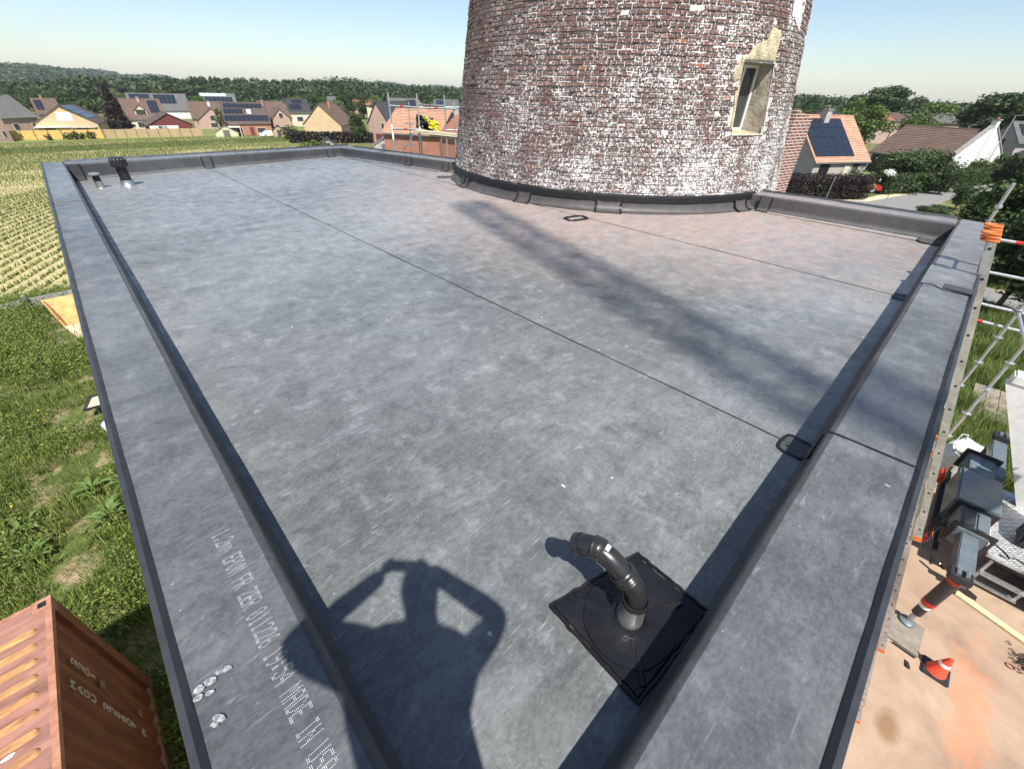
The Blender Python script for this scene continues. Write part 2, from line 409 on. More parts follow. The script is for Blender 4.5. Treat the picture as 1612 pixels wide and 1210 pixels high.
# ------------------------------------------------------------------ foliage generators
def leafcloud(centres, radii, n, size, seed=1, flat_=.0, shell=.55):
    """leaf quads spread through ellipsoid clumps; returns verts, quads"""
    r = np.random.default_rng(seed); V, k0 = [], 0
    c = np.asarray(centres, float); rr = np.asarray(radii, float)
    w_ = (rr.prod(1))**(2/3); w_ /= w_.sum(); idx = r.choice(len(c), n, p=w_)
    d = r.normal(size=(n, 3)); d /= np.linalg.norm(d, axis=1)[:, None]
    rad = shell + (1-shell)*r.random(n)**.6
    rad *= 1+.18*r.normal(size=n)
    p = c[idx] + d*rad[:, None]*rr[idx]
    nn = d + r.normal(0, .55, (n, 3)); nn[:, 2] += flat_; nn /= np.linalg.norm(nn, axis=1)[:, None]
    t = np.cross(nn, r.normal(size=(n, 3))); t /= np.linalg.norm(t, axis=1)[:, None]+1e-9
    b = np.cross(nn, t); s = size*r.uniform(.55, 1.4, n)[:, None]
    el = r.uniform(.9, 1.7, n)[:, None]
    v = np.stack([p-t*s*el*.6, p-b*s*.42+nn*s*.1, p+t*s*el*.6, p+b*s*.42+nn*s*.1], 1).reshape(-1, 3)
    q = np.arange(n)[:, None]*4 + np.array([[0,1,2,3]])
    return v, q
def crown_clumps(kind, seed):
    r = random.Random(seed); cs, rs = [], []
    if kind == 'poplar':
        for i in range(16):
            z = .22+.74*i/15; w_ = .105*math.sin(math.pi*min(1, (z-.1)/.95))**.6+.02
            for k in range(2):
                a = r.uniform(0, 6.28); cs.append((math.cos(a)*w_*.55, math.sin(a)*w_*.55, z)); rs.append((w_*.75, w_*.75, .075))
    elif kind == 'conifer':
        for i in range(26):
            z = .06+.9*i/25; w_ = .30*(1-z)**.7+.03
            for k in range(3):
                a = r.uniform(0, 6.28); d = w_*r.uniform(.4, .9)
                cs.append((math.cos(a)*d, math.sin(a)*d, z)); rs.append((w_*.45, w_*.45, .05))
    elif kind == 'bush':
        for i in range(20):
            a = r.uniform(0, 6.28); d = r.uniform(.05, .42); z = r.uniform(.12, .8)*(1-d*.6)
            s = r.uniform(.14, .24); cs.append((math.cos(a)*d, math.sin(a)*d, z)); rs.append((s, s, s*.85))
    elif kind == 'ball':
        for i in range(34):
            d = Vector((r.gauss(0,1), r.gauss(0,1), r.gauss(0,1))).normalized()*r.uniform(.12,.36)
            s = r.uniform(.13, .2); cs.append((d.x, d.y, .56+d.z)); rs.append((s, s, s*.9))
    else:                                              # broad
        for i in range(44):
            a = r.uniform(0, 6.28); z = r.uniform(.28, .9); w_ = .40*math.sin(math.pi*((z-.12)/.92))**.7
            d = w_*r.uniform(.25, .95); s = r.uniform(.08, .14)
            cs.append((math.cos(a)*d, math.sin(a)*d, z)); rs.append((s*1.15, s*1.15, s*.85))
    return cs, rs
CROWN = {}
def crown_mesh(kind, n, size, seed, m_):
    key = (kind, n, size, seed, m_.name)
    if key not in CROWN:
        cs, rs = crown_clumps(kind, seed); v, q = leafcloud(cs, rs, n, size, seed)
        v[:, 2] = np.maximum(v[:, 2], .012)
        me = np_mesh('crown', v, q); me.materials.append(m_); CROWN[key] = me
    return CROWN[key]
TRUNK = {}
def trunk_mesh(kind, m_):
    if kind not in TRUNK:
        mb = MB(); top = {'poplar': .9, 'conifer': .9, 'bush': .45}.get(kind, .62)
        mb.tube([(0,0,-.02), (.004,.003,top*.4), (-.004,.006,top*.7), (.006,0,top)], [.03,.022,.015,.006], 7)
        r = random.Random(5)
        for k in range(9):
            a = k*2.4; z = top*r.uniform(.35, .85); l = r.uniform(.12, .28) if kind != 'poplar' else .08
            mb.tube([(0,0,z), (math.cos(a)*l*.5, math.sin(a)*l*.5, z+l*.45), (math.cos(a)*l, math.sin(a)*l, z+l*.7)], [.011,.007,.003], 5)
        me = mb.mesh('trunk', True); me.materials.append(m_); TRUNK[kind] = me
    return TRUNK[kind]
M_BARK = mat('bark', (.16,.12,.085), (.08,.06,.045), 9, .9, .6, .03, obj=True)
L_DARK = leafmat('leaf_dark', [(.018,.035,.012), (.04,.07,.020), (.075,.11,.03)])
L_MID = leafmat('leaf_mid', [(.022,.044,.013), (.048,.082,.022), (.085,.125,.035)])
L_BRIGHT = leafmat('leaf_bright', [(.035,.07,.012), (.075,.13,.022), (.135,.19,.042)])
L_PALE = leafmat('leaf_pale', [(.06,.09,.03), (.12,.16,.06), (.19,.22,.10)])
L_COPPER = leafmat('leaf_copper', [(.010,.008,.008), (.020,.013,.012), (.040,.024,.019)], .1)
L_FAR = leafmat('leaf_far', [(.020,.040,.014), (.038,.066,.020), (.062,.095,.028)], .2, scale=.05)
L_POP = leafmat('leaf_poplar', [(.024,.046,.018), (.046,.076,.026), (.08,.115,.04)], .2, scale=.1)
def tree(name, label, cat, pos, h, wf, kind, leaf, n=1400, size=.045, seed=1, group=None):
    t = thing(name, label, cat, pos, group)
    c = link('crown' if kind != 'bush' else 'foliage', crown_mesh(kind, n, size, seed, leaf), None, None); c.parent = t
    c.scale = (h*wf, h*wf, h)
    b = link('trunk' if kind != 'bush' else 'stem', trunk_mesh(kind, M_BARK), None, None); b.parent = t; b.scale = (h*min(1, wf), h*min(1, wf), h)
    t.rotation_euler.z = random.uniform(0, 6.28); return t
def hedge(name, label, a, b, h, thick, leaf, n, size=.14, seed=1):
    a, b = Vector(a), Vector(b); d = (b-a); L = d.length; d.normalize(); nrm = Vector((-d.y, d.x, 0)).normalized()
    k = max(2, int(L/.8)); r = random.Random(seed)
    cs, rs = [], []
    for i in range(k):
        for lev in range(3):
            p = a + d*(L*(i+.5)/k); z = (lev+.5)*h/3
            for sd in (-1, 1):
                q = p + nrm*(sd*thick*.25); cs.append((q.x-a.x+r.uniform(-.08,.08), q.y-a.y+r.uniform(-.08,.08), z+(q.z-a.z)*(i/k)*0+r.uniform(-.05,.05))); rs.append((.62, .62, h/5.2))
    v, q = leafcloud(cs, rs, n, size, seed, .2, .8)
    v[:, 2] = np.maximum(v[:, 2], .02)
    t = thing(name, label, 'hedge', a)
    o = link('foliage', np_mesh('foliage', v, q), leaf); o.parent = t
    mb = MB()
    for i in range(max(2, k//2)):
        p = d*(L*(i+.5)/(k//2 or 1)); mb.tube([(p.x, p.y, -.05), (p.x, p.y, h*.7)], .03, 5)
    s = mb.obj('stem', M_BARK); s.parent = t
    return t

# ------------------------------------------------------------------ the flat-roofed building
PT = CAMZ-1.33                                          # parapet top
def roofz(U, V): return ROOFZ + (max(0, min(12.6, U))/12.4)*(-.05+.0182*min(V, 6.))
VF = [(0, 8.48), (2.6, 8.30), (8.8, 6.33), (12.4, 5.52)]
def vfar(U):
    for (u0, v0), (u1, v1) in zip(VF, VF[1:]):
        if U <= u1: return v0+(v1-v0)*(U-u0)/(u1-u0)
    return VF[-1][1]
bld = thing('flat_roof_building', 'building with a grey rubber flat roof and raised parapets round the brick tower', 'building', (4, 6, 0))
def membrane(name, v0, v1, dz, nu=110, nv=30):
    mb = MB()
    for i in range(nu+1):
        U = -.03+12.40*i/nu
        a = v0(U); b = v1(U)
        for j in range(nv+1):
            V = a+(b-a)*j/nv
            w_ = .0022*mnoise.noise(Vector((V*1.3, U*1.3, 1))) + .0014*mnoise.noise(Vector((V*5, U*5, 4)))
            mb.v.append((V, U, roofz(U, V)+dz+w_))
    for i in range(nu):
        for j in range(nv):
            q = i*(nv+1)+j; mb.f.append((q, q+1, q+nv+2, q+nv+1))
    return mb.obj(name, M_ROOF, bld, True)
wob = lambda U, k: .006*mnoise.noise(Vector((U*.8, k, 0)))
s1 = membrane('roof_sheet', lambda U: -.04, lambda U: 2.31+wob(U, 1), .009)
s2 = membrane('roof_sheet', lambda U: 2.22, lambda U: 5.46+wob(U, 2), .0045)
s3 = membrane('roof_sheet', lambda U: 5.36 if U < 12 else 5.3, lambda U: vfar(U)+.05, 0.)
def bead(name, pts, w_=.007, h=.006, mat_=None, parent=bld):
    mb = MB(); mb.tube([(V, U, roofz(U, V)+dz) for U, V, dz in pts], w_, 6)
    return mb.obj(name, mat_ or M_SEAL, parent, True)
bead('seam_bead', [(U, 2.312+wob(U, 1), .006) for U in np.linspace(.0, 12.3, 120)])
bead('seam_bead', [(U, 5.462+wob(U, 2), .002) for U in np.linspace(.0, 12.1, 120)])
bead('seam_bead', [(U, vfar(U)-.17+wob(U, 3), .003) for U in np.linspace(8.3, 12.2, 40)], .005)
bead('seam_bead', [(U, 8.18+wob(U, 4), .003) for U in np.linspace(.05, 2.6, 30)], .005)
bead('seam_bead', [(U, vfar(U)-.30, .002) for U in np.linspace(8.7, 11.8, 40)], .004)

bead('lap_ridge', [(U, 2.40+wob(U, 6), .0015) for U in np.linspace(.0, 12.3, 90)], .0035, mat_=M_ROOF)
bead('lap_ridge', [(U, 5.55+wob(U, 7), -.0015) for U in np.linspace(.0, 10.5, 90)], .0035, mat_=M_ROOF)
for k, (u0, v0, u1, v1) in enumerate(((5.55,.05,5.35,2.2), (8.6,.05,8.5,2.25), (3.3,.05,3.1,1.2), (2.05,.06,2.2,1.0), (4.6,2.5,4.4,5.3), (7.4,2.6,7.3,5.2), (1.5,3.0,1.6,5.2), (.55,.35,1.25,.95), (1.05,.50,.62,1.25), (1.9,.9,.75,1.9), (2.6,6.0,.6,6.3), (10.2,.1,10.1,2.2), (2.4,2.7,2.1,4.6))):
    bead('crease', [(u0+(u1-u0)*i/14+.02*mnoise.noise(Vector((i*.4, k, 1))), v0+(v1-v0)*i/14+.02*mnoise.noise(Vector((i*.4, k, 5))), (.0085 if v0 < 2.3 else .004 if v0 < 5.4 else 0.)-.0012) for i in range(15)], .0042, mat_=M_ROOF)
# parapets: a swept rubber cover and an aluminium edge trim each
def parapet(a, b, width, outward, top=PT, n=70, upm=True, label=None, ends=(0, 0)):
    """a, b: inner top edge (U, V); outward: unit (U, V)"""
    a, b = Vector(a), Vector(b); fr = []
    seed = a.x*3+b.y
    for i in range(n+1):
        p = a + (b-a)*(i/n); rz = roofz(max(0, p.x), max(0, p.y))
        wv = .006*mnoise.noise(Vector((i*.16, seed, 0)))+.005*mnoise.noise(Vector((i*.55, seed, 5)))
        fr.append((p, rz, wv))
    up = [(-.034, 'r', .012), (-.012, 'r', .03), (-.003, 'r', .075), (0., 't', -.03), (.003, 't', -.013), (.012, 't', -.004), (.026, 't', 0.)]
    tp = [(.026, 't', 0.), (.1, 't', .001), (.2, 't', .0), (width-.028, 't', -.001)]
    def sweep(name, prof, m_, thick):
        mb = MB(); k = len(prof)
        for (p, rz, wv) in fr:
            for (nn, ref, z) in prof:
                zz = (rz if ref == 'r' else top)+z + (wv if ref == 't' and nn > .05 else 0)
                q = p + Vector(outward)*(nn + (wv if ref == 'r' else wv*.6 if nn < .03 else 0)); mb.v.append((q.y, q.x, zz))
        for i in range(n):
            for j in range(k-1):
                q = i*k+j; mb.f.append((q, q+1, q+k+1, q+k))
        return mb.obj(name, m_, bld, True)
    c = sweep('parapet_upstand', up, M_UP if upm else M_PAR, 0)
    t_ = sweep('parapet_cover', tp, M_PAR, 0)
    if label: t_['label'] = label
    mb = MB(); pr = [(width-.034, -.012), (width-.03, .003), (width-.018, .026), (width-.002, .028), (width, .022), (width, -.085), (width-.012, -.085), (width-.014, -.012)]
    a2 = a - (b-a).normalized()*ends[0]; b2 = b + (b-a).normalized()*ends[1]
    for p in (a2, b2):
        for (nn, z) in pr: q = p + Vector(outward)*nn; mb.v.append((q.y, q.x, top+z))
    k = len(pr)
    for j in range(k): mb.f.append((j, (j+1) % k, k+(j+1) % k, k+j))
    mb.f += [tuple(range(k-1, -1, -1)), tuple(range(k, 2*k))]
    mb.obj('edge_trim', M_TRIM, bld)
    return c
parapet((-.37, 0), (12.84, 0), .335, (0, -1), ends=(0, 0))
parapet((0, 0.0), (0, 8.93), .372, (-1, 0))
parapet((12.34, .0), (12.38, 5.95), .48, (1, 0), top=PT+.002)
nd = Vector((.21, .978)); parapet((12.38, 5.53), (8.55, 6.37), .42, tuple(nd), top=PT-.001, n=30)
parapet((2.75, 8.32), (0.0, 8.49), .44, (.06, .998), top=PT-.002, n=24)

# sheet laps across the parapets
def lap(pts, m_=M_SEAL, w_=.004, name='cover_lap'):
    mb = MB(); mb.tube([(V, U, z) for U, V, z in pts], w_, 6); return mb.obj(name, m_, bld, True)
lap([(.0, 2.21, PT+.002), (-.16, 2.214, PT+.004), (-.338, 2.22, PT+.003)], w_=.0055)
lap([(.01, 2.21, PT-.02), (.012, 2.22, roofz(0, 2.2)+.03)], w_=.005)
lap([(8.36, -.0, PT+.002), (8.38, -.31, PT+.003)])
lap([(12.36, 3.0, PT+.004), (12.82, 3.02, PT+.004)]); lap([(11.0, 5.85, PT+.003), (11.08, 6.25, PT+.003)])
def slab(pts, t, name, m_, parent=bld):                 # thin plate on a list of (U,V,z)
    mb = MB(); n = len(pts)
    mb.add([(V, U, z) for U, V, z in pts]+[(V, U, z+t) for U, V, z in pts], [tuple(range(n)), tuple(range(2*n-1, n-1, -1))]+[(i, n+i, n+(i+1)%n, (i+1)%n) for i in range(n)])
    return mb.obj(name, m_, parent)
slab([(0.0,5.20,PT+.004), (-.09,5.21,PT+.005), (-.16,5.13,PT+.005), (-.36,5.13,PT+.004), (-.36,5.95,PT+.004), (0.0,5.95,PT+.004)], .004, 'cover_lap', M_PAR)
slab([(-.16,5.14,PT+.012), (-.372,5.12,PT+.014), (-.372,5.28,PT+.014), (-.16,5.30,PT+.011)], .006, 'cover_flap', M_TRIM)
slab([(-.374,5.12,PT+.02), (-.384,5.12,PT-.17), (-.384,5.22,PT-.10), (-.374,5.28,PT+.02)], .004, 'cover_flap', M_TRIM)

# patches over the seam ends and corners
def ring_patch(U, V, su, sv, rot=0., m_=M_SEAL, name='seam_patch', z=None, w_=.016, inner=True):
    mb = MB(); pts = []
    for k in range(28):
        a = 2*math.pi*k/28; ca, sa = math.cos(a), math.sin(a)
        e = lambda c_: math.copysign(abs(c_)**.45, c_)
        x, y = e(ca)*su*(1+.05*random.uniform(-1, 1)), e(sa)*sv*(1+.05*random.uniform(-1, 1))
        uu, vv = U+x*math.cos(rot)-y*math.sin(rot), V+x*math.sin(rot)+y*math.cos(rot)
        pts.append((vv, uu, (z if z is not None else roofz(uu, vv))+.008))
    mb.tube(pts+pts[:1], w_, 6, False)
    o = mb.obj(name, m_, bld, True)
    if inner:
        mi = MB(); mi.add([(x, y, zz+.004) for x, y, zz in pts], [tuple(range(28))]); mi.obj('patch_sheet', M_UP, o)
    return o
ring_patch(.09, 2.30, .07, .085, m_=M_SEAL, w_=.012)
ring_patch(.07, 5.44, .06, .08, w_=.01)
ring_patch(4.05, 5.29, .10, .17, .25, w_=.02, inner=False)
ring_patch(8.1, 5.78, .08, .12, .3, w_=.010)
ring_patch(.14, 8.30, .14, .20, 0, M_NEWR, w_=.012)
for (U, V) in ((12.25, 2.34), (12.22, 5.2), (9.9, 6.02), (12.2, .1), (8.75, 6.2), (2.4, 8.22)):
    mb = MB(); rz = roofz(U, V)
    n_ = Vector((-1, 0)) if U > 12.1 else Vector((-.21, -.978)) if U > 5 else Vector((-.06, -1)); tn = Vector((-n_.y, n_.x)); o0 = Vector((12.34, V)) if U > 12.1 else Vector((U, vfar(U)))
    def pp(a, z, out): q = o0 + tn*a + n_*out; return (q.y, q.x, z)
    prof = [(.006, PT-.004), (.012, PT-.03), (.014, rz+.10), (.03, rz+.04), (.07, rz+.018), (.11, rz+.016)]
    for s in (-1, 1):
        for (o_, z) in prof: mb.v.append(pp(s*(.075+.03*random.random()), z, o_))
    k = len(prof); mb.f += [(i, i+1, k+i+1, k+i) for i in range(k-1)]
    q = mb.obj('corner_patch', M_UP, bld, True)
    for s in (-1, 1): MB().tube([pp(s*.09, z, o_+.002) for (o_, z) in prof], .009, 6).obj('patch_sealant', M_SEAL, q, True)

# flashing round the foot of the tower
def tow_r(z): return T_R0 - T_TAP*(z-ROOFZ)
def tow_p(th, z, off=0.): r = tow_r(z)+off; return (TC[0]+r*math.cos(th), TC[1]+r*math.sin(th), z)
TH0, TH1 = math.atan2(6.37-TC[1]+2.4, 6.2-TC[0])-.05, math.atan2(2.6-TC[1], 8.32-TC[0])
TH0 = math.radians(146); TH1 = math.radians(262)
mb = MB(); prof = [(.10, .012), (.055, .03), (.035, .06), (.028, .12), (.024, .205)]
N = 90
for i in range(N+1):
    th = TH0+(TH1-TH0)*i/N
    for (o_, z) in prof:
        wv = .010*mnoise.noise(Vector((i*.35, z*14, 2)))+.006*mnoise.noise(Vector((i*1.1, z*20, 9)))
        x, y, _ = tow_p(th, ROOFZ+z, o_+wv*(1 if z < .15 else .3)); mb.v.append((x, y, roofz(y, x)+z))
k = len(prof)
for i in range(N):
    for j in range(k-1): q = i*k+j; mb.f.append((q, q+k, q+k+1, q+1))
fl = mb.obj('tower_flashing', M_UP, bld, True)
mb = MB(); prof = [(.026, .140), (.038, .147), (.040, .235), (.02, .256), (-.01, .260)]
for i in range(N+1):
    th = TH0+(TH1-TH0)*i/N; wv = .006*mnoise.noise(Vector((i*.5, 3, 3)))
    for (o_, z) in prof:
        x, y, _ = tow_p(th, ROOFZ+z, o_); mb.v.append((x, y, roofz(y, x)+z+wv))
k = len(prof)
for i in range(N):
    for j in range(k-1): q = i*k+j; mb.f.append((q, q+k, q+k+1, q+1))
mb.obj('flashing_band', mat('band_rubber', (.012,.012,.013), (.008,.008,.009), 10, .55, .2, .01, spec=.3), bld, True)
for th, wd in ((math.radians(192), .045), (math.radians(166), .02), (math.radians(163), .02), (math.radians(216), .07), (math.radians(255), .05)):
    mb = MB(); prof = [(.16, .016), (.112, .022), (.07, .045), (.048, .08), (.042, .13), (.038, .175)]
    for s in (-1, 1):
        for (o_, z) in prof: x, y, _ = tow_p(th+s*wd*.8, ROOFZ+z, o_); mb.v.append((x, y, roofz(y, x)+z))
    k = len(prof); mb.f += [(i, i+1, k+i+1, k+i) for i in range(k-1)]
    q = mb.obj('flashing_joint', M_UP, bld, True)
    m2 = MB()
    for s in (-1, 1):
        pts = []
        for (o_, z) in prof: x, y, _ = tow_p(th+s*wd*.8, ROOFZ+z, o_+.004); pts.append((x, y, roofz(y, x)+z))
        m2.tube(pts, .016, 6)
    m2.obj('joint_sealant', M_SEAL, q, True)

# outer walls below the trim
M_WALL = mat('render_wall', (.42,.38,.33), (.34,.30,.26), 3, .85, .3, .01)
for (u0, v0, u1, v1) in ((-.35,-.31,-.10,8.9), (-.10,-.31,12.8,-.06), (12.55,-.06,12.8,5.9), ):
    MB().box((v0, u0, -.2), (v1, u1, PT-.088)).obj('wall', M_WALL, bld)
mb = MB(); a, b = Vector((5.95, 12.5)), Vector((6.6, 9.2)); mb.bar((*a, 3.4), (*b, 3.4), .2, 7.0); mb.obj('wall', M_WALL, bld)
mb = MB(); mb.bar((8.75, 2.4, 3.4), (8.8, -.09, 3.4), .2, 7.0); mb.obj('wall', M_WALL, bld)

# dot-matrix print on the left parapet
FONT = {'0':'0E11131519110E','1':'040C040404040E','2':'0E11010204081F','4':'02060A121F0202','5':'1F101E0101110E','6':'0608101E11110E','9':'0E11110F01020C',
 'A':'0E11111F111111','D':'1C12111111121C','E':'1F10101E10101F','F':'1F10101E101010','I':'0E04040404040E','M':'111B1515111111','N':'11111915131111','P':'1E11111E101010','R':'1E11111E141211','S':'0F10100E01011E','U':'1111111111110E','Z':'1F01020408101F',
 'm':'00001A15151111','.':'00000000000C0C',':':'000C0C000C0C00',' ':'00000000000000'}
def dotprint(text, U0, V0, length, hgt, parent):
    mb = MB(); nx = len(text)*6; du = length/nx; dv = hgt/6
    for i, ch in enumerate(text):
        code = FONT[ch]
        for r_ in range(7):
            bits = int(code[r_*2:r_*2+2], 16)
            for c_ in range(5):
                if bits >> (4-c_) & 1:
                    for sub in (0, .5):
                        u = U0-(i*6+c_)*du - random.uniform(0, .0006); v = V0+(6-r_)*dv - .05*(i*6+c_)*du*0 + sub*dv
                        s = .0013
                        mb.add([(v+s*math.cos(a), u+s*math.sin(a), PT+.0052+.004*mnoise.noise(Vector(((u+.37)/13.21*70*.16, -1.11, 0)))) for a in (0, 1.257, 2.513, 3.77, 5.027)], [(0,1,2,3,4)])
    o = mb.obj('printed_lettering', M_PRINT, parent); return o
dotprint('1.2mm EPDM FR ZER 011226 19:54 MADE IN USA', 1.37, -.135, .90, .05, bld)
# white chalky thumb smears
def chalkmat():
    m_, t, b = newmat('chalk'); g = G(t); n = g.noise(g.pos(), 90, 5, .7)
    g.l(g.ramp(n, [(.40, (.10,.11,.12)), (.66, (.40,.42,.44))]), b.inputs['Base Color']); b.inputs['Roughness'].default_value = .8; return m_
M_CHALK = chalkmat()
for i, (px, py, l, w_, a0) in enumerate(((352,1054,.022,.009,.5), (330,1072,.018,.010,.6), (314,1084,.014,.011,.2), (330,1090,.012,.006,.5), (312,1098,.012,.008,.3), (345,1130,.020,.009,1.0), (338,1140,.012,.006,1.0))):
    d = ray(px, py); k = (PT+.005-CAMZ)/d.z; c = d*k; pts = []
    for q in range(16):
        a = q*math.pi/8; rr = 1+.3*mnoise.noise(Vector((q*.9, i, 0))); x, y = math.cos(a)*l*rr, math.sin(a)*w_*rr
        pts.append((c.x+x*math.cos(a0)-y*math.sin(a0), c.y-x*math.sin(a0)*.8-y*math.cos(a0), PT+.0062))
    MB().add(pts, [tuple(range(15, -1, -1))]).obj('chalk_smear', M_CHALK, bld)

# ------------------------------------------------------------------ vent pipe with two elbows
vp = thing('vent_pipe', 'black plastic vent pipe with two elbows on a sealed rubber patch', 'pipe', (.834, .209, ROOFZ))
def onroof(U, V, z): return (V, U, roofz(U, V)+z)
def patchplate(c, name, z0, m_, jit, parent):
    mb = MB(); n = 40; pts = []
    for k in range(n):
        s = k/n*4; e = int(s); f_ = s-e; p = Vector(c[e]).lerp(Vector(c[(e+1)%4]), f_)
        r_ = jit*mnoise.noise(Vector((k*.7, z0*100, 1))); ctr = Vector((.21, .87)); p = p+(p-ctr)*r_*3
        pts.append(p)
    ctr = Vector((.21, .83))
    for rr, zz in ((1., 0.), (.985, .007), (.93, .008), (.55, .0085), (.40, .0165), (.2, .02)):
        for p in pts: q = ctr+(p-ctr)*rr; mb.v.append(onroof(q.x, q.y, z0+zz+.0022*mnoise.noise(Vector((q.x*22, q.y*22, 3)))))
    for j in range(5):
        for k in range(n): a = j*n+k; b = j*n+(k+1)%n; mb.f.append((a, b, b+n, a+n))
    mb.f.append(tuple(5*n+k for k in range(n)))
    return mb.obj(name, m_, parent, True)
M_WET = mat('wet_rubber', (.014,.015,.017), (.006,.006,.008), 6, .20, .35, .012, spec=.35)
pl = patchplate([(.43,.675), (.325,1.085), (.025,1.07), (.055,.655)], 'flashing_sheet', .012, M_WET, .01, vp)
mb = MB()
cs = [(.437,.668), (.33,1.095), (.018,1.08), (.048,.645)]; pts = []
for k in range(61):
    s = (k/60*4) % 4; e = int(s); p = Vector(cs[e]).lerp(Vector(cs[(e+1)%4]), s-e); p += Vector((mnoise.noise(Vector((k*.9,0,0))), mnoise.noise(Vector((0,k*.9,0)))))*.008
    pts.append(onroof(p.x, p.y, .014))
mb.tube(pts, [.008+.004*abs(mnoise.noise(Vector((k, 5, 0)))) for k in range(61)], 6); mb.obj('sealant_bead', M_SEAL, vp, True)
for rr in (.125, .15):
    mb = MB(); mb.tube([onroof(.209+rr*math.cos(a), .834+rr*math.sin(a), .0235) for a in np.linspace(2.6, 5.6, 30)], .0035, 6); mb.obj('sealant_bead', M_SEAL, vp, True)
mb = MB(); n = 36
for rr, zz in ((.165, .016), (.160, .026), (.12, .028), (.06, .032)):
    for k in range(n):
        a = 2*math.pi*k/n; r2 = rr*(1+.05*mnoise.noise(Vector((math.cos(a)*2, math.sin(a)*2, 1)))); mb.v.append(onroof(.209+r2*math.cos(a), .834+r2*math.sin(a), zz+.003*mnoise.noise(Vector((math.cos(a)*3, math.sin(a)*3, rr*30)))))
for j in range(3):
    for k in range(n): a = j*n+k; b = j*n+(k+1)%n; mb.f.append((a, b, b+n, a+n))
mb.obj('flashing_disc', M_WET, vp, True)
for k, (a0, b0) in enumerate((((.16,.80), (.06,.69)), ((.20,.90), (.10,1.03)))):
    a0, b0 = Vector(a0), Vector(b0); d = (b0-a0).normalized(); s_ = Vector((-d.y, d.x)); mb = MB()
    for i in range(9):
        p = a0.lerp(b0, i/8); w_ = .012*(1+.4*mnoise.noise(Vector((i*.8, k, 0))))
        for q, z in ((-1, .02), (-.4, .031), (.4, .031), (1, .02)): pp_ = p+s_*w_*q; mb.v.append(onroof(pp_.x, pp_.y, z+.002*mnoise.noise(Vector((i, q, k)))))
    mb.f += [(i*4+j, i*4+j+1, i*4+j+5, i*4+j+4) for i in range(8) for j in range(3)]
    mb.obj('sealant_strip', M_SEAL, vp, True)
b0 = Vector((.834, .209, roofz(.209, .834)))
mb = MB(); mb.tube([b0+Vector((0,0,.024)), b0+Vector((0,0,.034)), b0+Vector((0,0,.052))], [.085,.062,.0505], 28, False); mb.obj('rubber_collar', M_WET, vp, True)
mb = MB(); mb.tube([b0+Vector((0,0,.03)), b0+Vector((0,0,.145))], [.050,.040], 28, False); mb.obj('metal_sleeve', M_ALU, vp, True)
path = [(.834,.209,.138), (.834,.209,.172), (.833,.213,.195), (.830,.224,.217), (.824,.242,.238), (.818,.258,.256), (.813,.272,.272), (.808,.29,.292), (.803,.312,.309), (.798,.336,.319), (.794,.36,.324), (.79,.378,.324), (.785,.398,.318), (.78,.418,.306), (.775,.436,.291)]
path = [Vector((x, y, b0.z+z)) for x, y, z in path]
mb = MB(); mb.tube(path, .0365, 28, False); mb.tube(path, .032, 28, False); mb.obj('elbow_pipe', M_BLK, vp, True)
def along(i0, i1, rads, name, m_):
    n = len(rads); pts = []
    for k in range(n):
        s = i0+(i1-i0)*k/(n-1); e = min(int(s), len(path)-2); pts.append(path[e].lerp(path[e+1], s-e))
    q = MB(); q.tube(pts, rads, 28, False); return q.obj(name, m_, vp, True)
along(.0, .9, [.040,.0445,.0445,.0445,.040], 'pipe_socket', M_BLK)
along(4.4, 6.4, [.039,.0435,.041,.0435,.041,.0435,.041,.0435,.0435,.039], 'pipe_socket', M_BLK)
along(9.6, 11.2, [.039,.043,.041,.043,.041,.043,.041,.043,.039], 'pipe_socket', M_BLK)
along(13.0, 14.0, [.039,.041,.041,.0415], 'pipe_rim', M_BLK)
c9 = path[9].lerp(path[10], .3); dd = (path[10]-path[9]).normalized(); sd = dd.cross(Vector((0,0,1))).normalized(); up_ = sd.cross(dd)
mb = MB()
for k in range(6):
    a = -.25+.55*k/5
    for t_ in (-.007, .007): mb.v.append(tuple(c9+dd*t_+(up_*math.cos(a)-sd*math.sin(a))*.0442))
mb.f += [(2*k, 2*k+1, 2*k+3, 2*k+2) for k in range(5)]
mb.obj('sticker', M_WHITE, vp)

# ------------------------------------------------------------------ vents in the far left corner
fv = thing('flue_terminal', 'tall black flue terminal with slotted cap and steel collar on the roof', 'chimney', (.71, 11.05, roofz(11.05,.71)))
c = Vector((.71, 11.05, roofz(11.05, .71)))
mb = MB(); mb.tube([c+Vector((0,0,z)) for z in (0, .012, .03, .11)], [.19, .12, .105, .098], 24, False); mb.obj('collar', M_ALU, fv, True)
mb = MB(); mb.tube([c+Vector((0,0,z)) for z in (.10, .33)], .082, 24, False); mb.obj('flue_tube', M_BLK, fv, True)
mb = MB(); mb.tube([c+Vector((0,0,z)) for z in (.33, .332, .47, .485)], [.082, .128, .128, .10], 24); hd = mb.obj('cap', M_BLK, fv, True)
mb = MB()
for k in range(16):
    a = k*math.pi/8; d = Vector((math.cos(a), math.sin(a), 0)); mb.bar(c+d*.129+Vector((0,0,.44)), c+d*.129+Vector((0,0,.472)), .018, .004, d)
mb.obj('slot', M_ALU, hd)
fv2 = thing('roof_vent', 'short roof vent with round grey hood beside the tall black flue', 'vent', (.31, 11.11, roofz(11.11,.31)))
c = Vector((.31, 11.11, roofz(11.11, .31)))
mb = MB(); mb.tube([c+Vector((0,0,z)) for z in (0, .01, .02, .125)], [.12, .075, .062, .06], 20, False); mb.obj('collar', M_ALU, fv2, True)
mb = MB(); mb.tube([c+Vector((0,0,z)) for z in (.12, .2, .225)], [.052, .052, .075], 20, False); mb.obj('vent_tube', M_BLK, fv2, True)
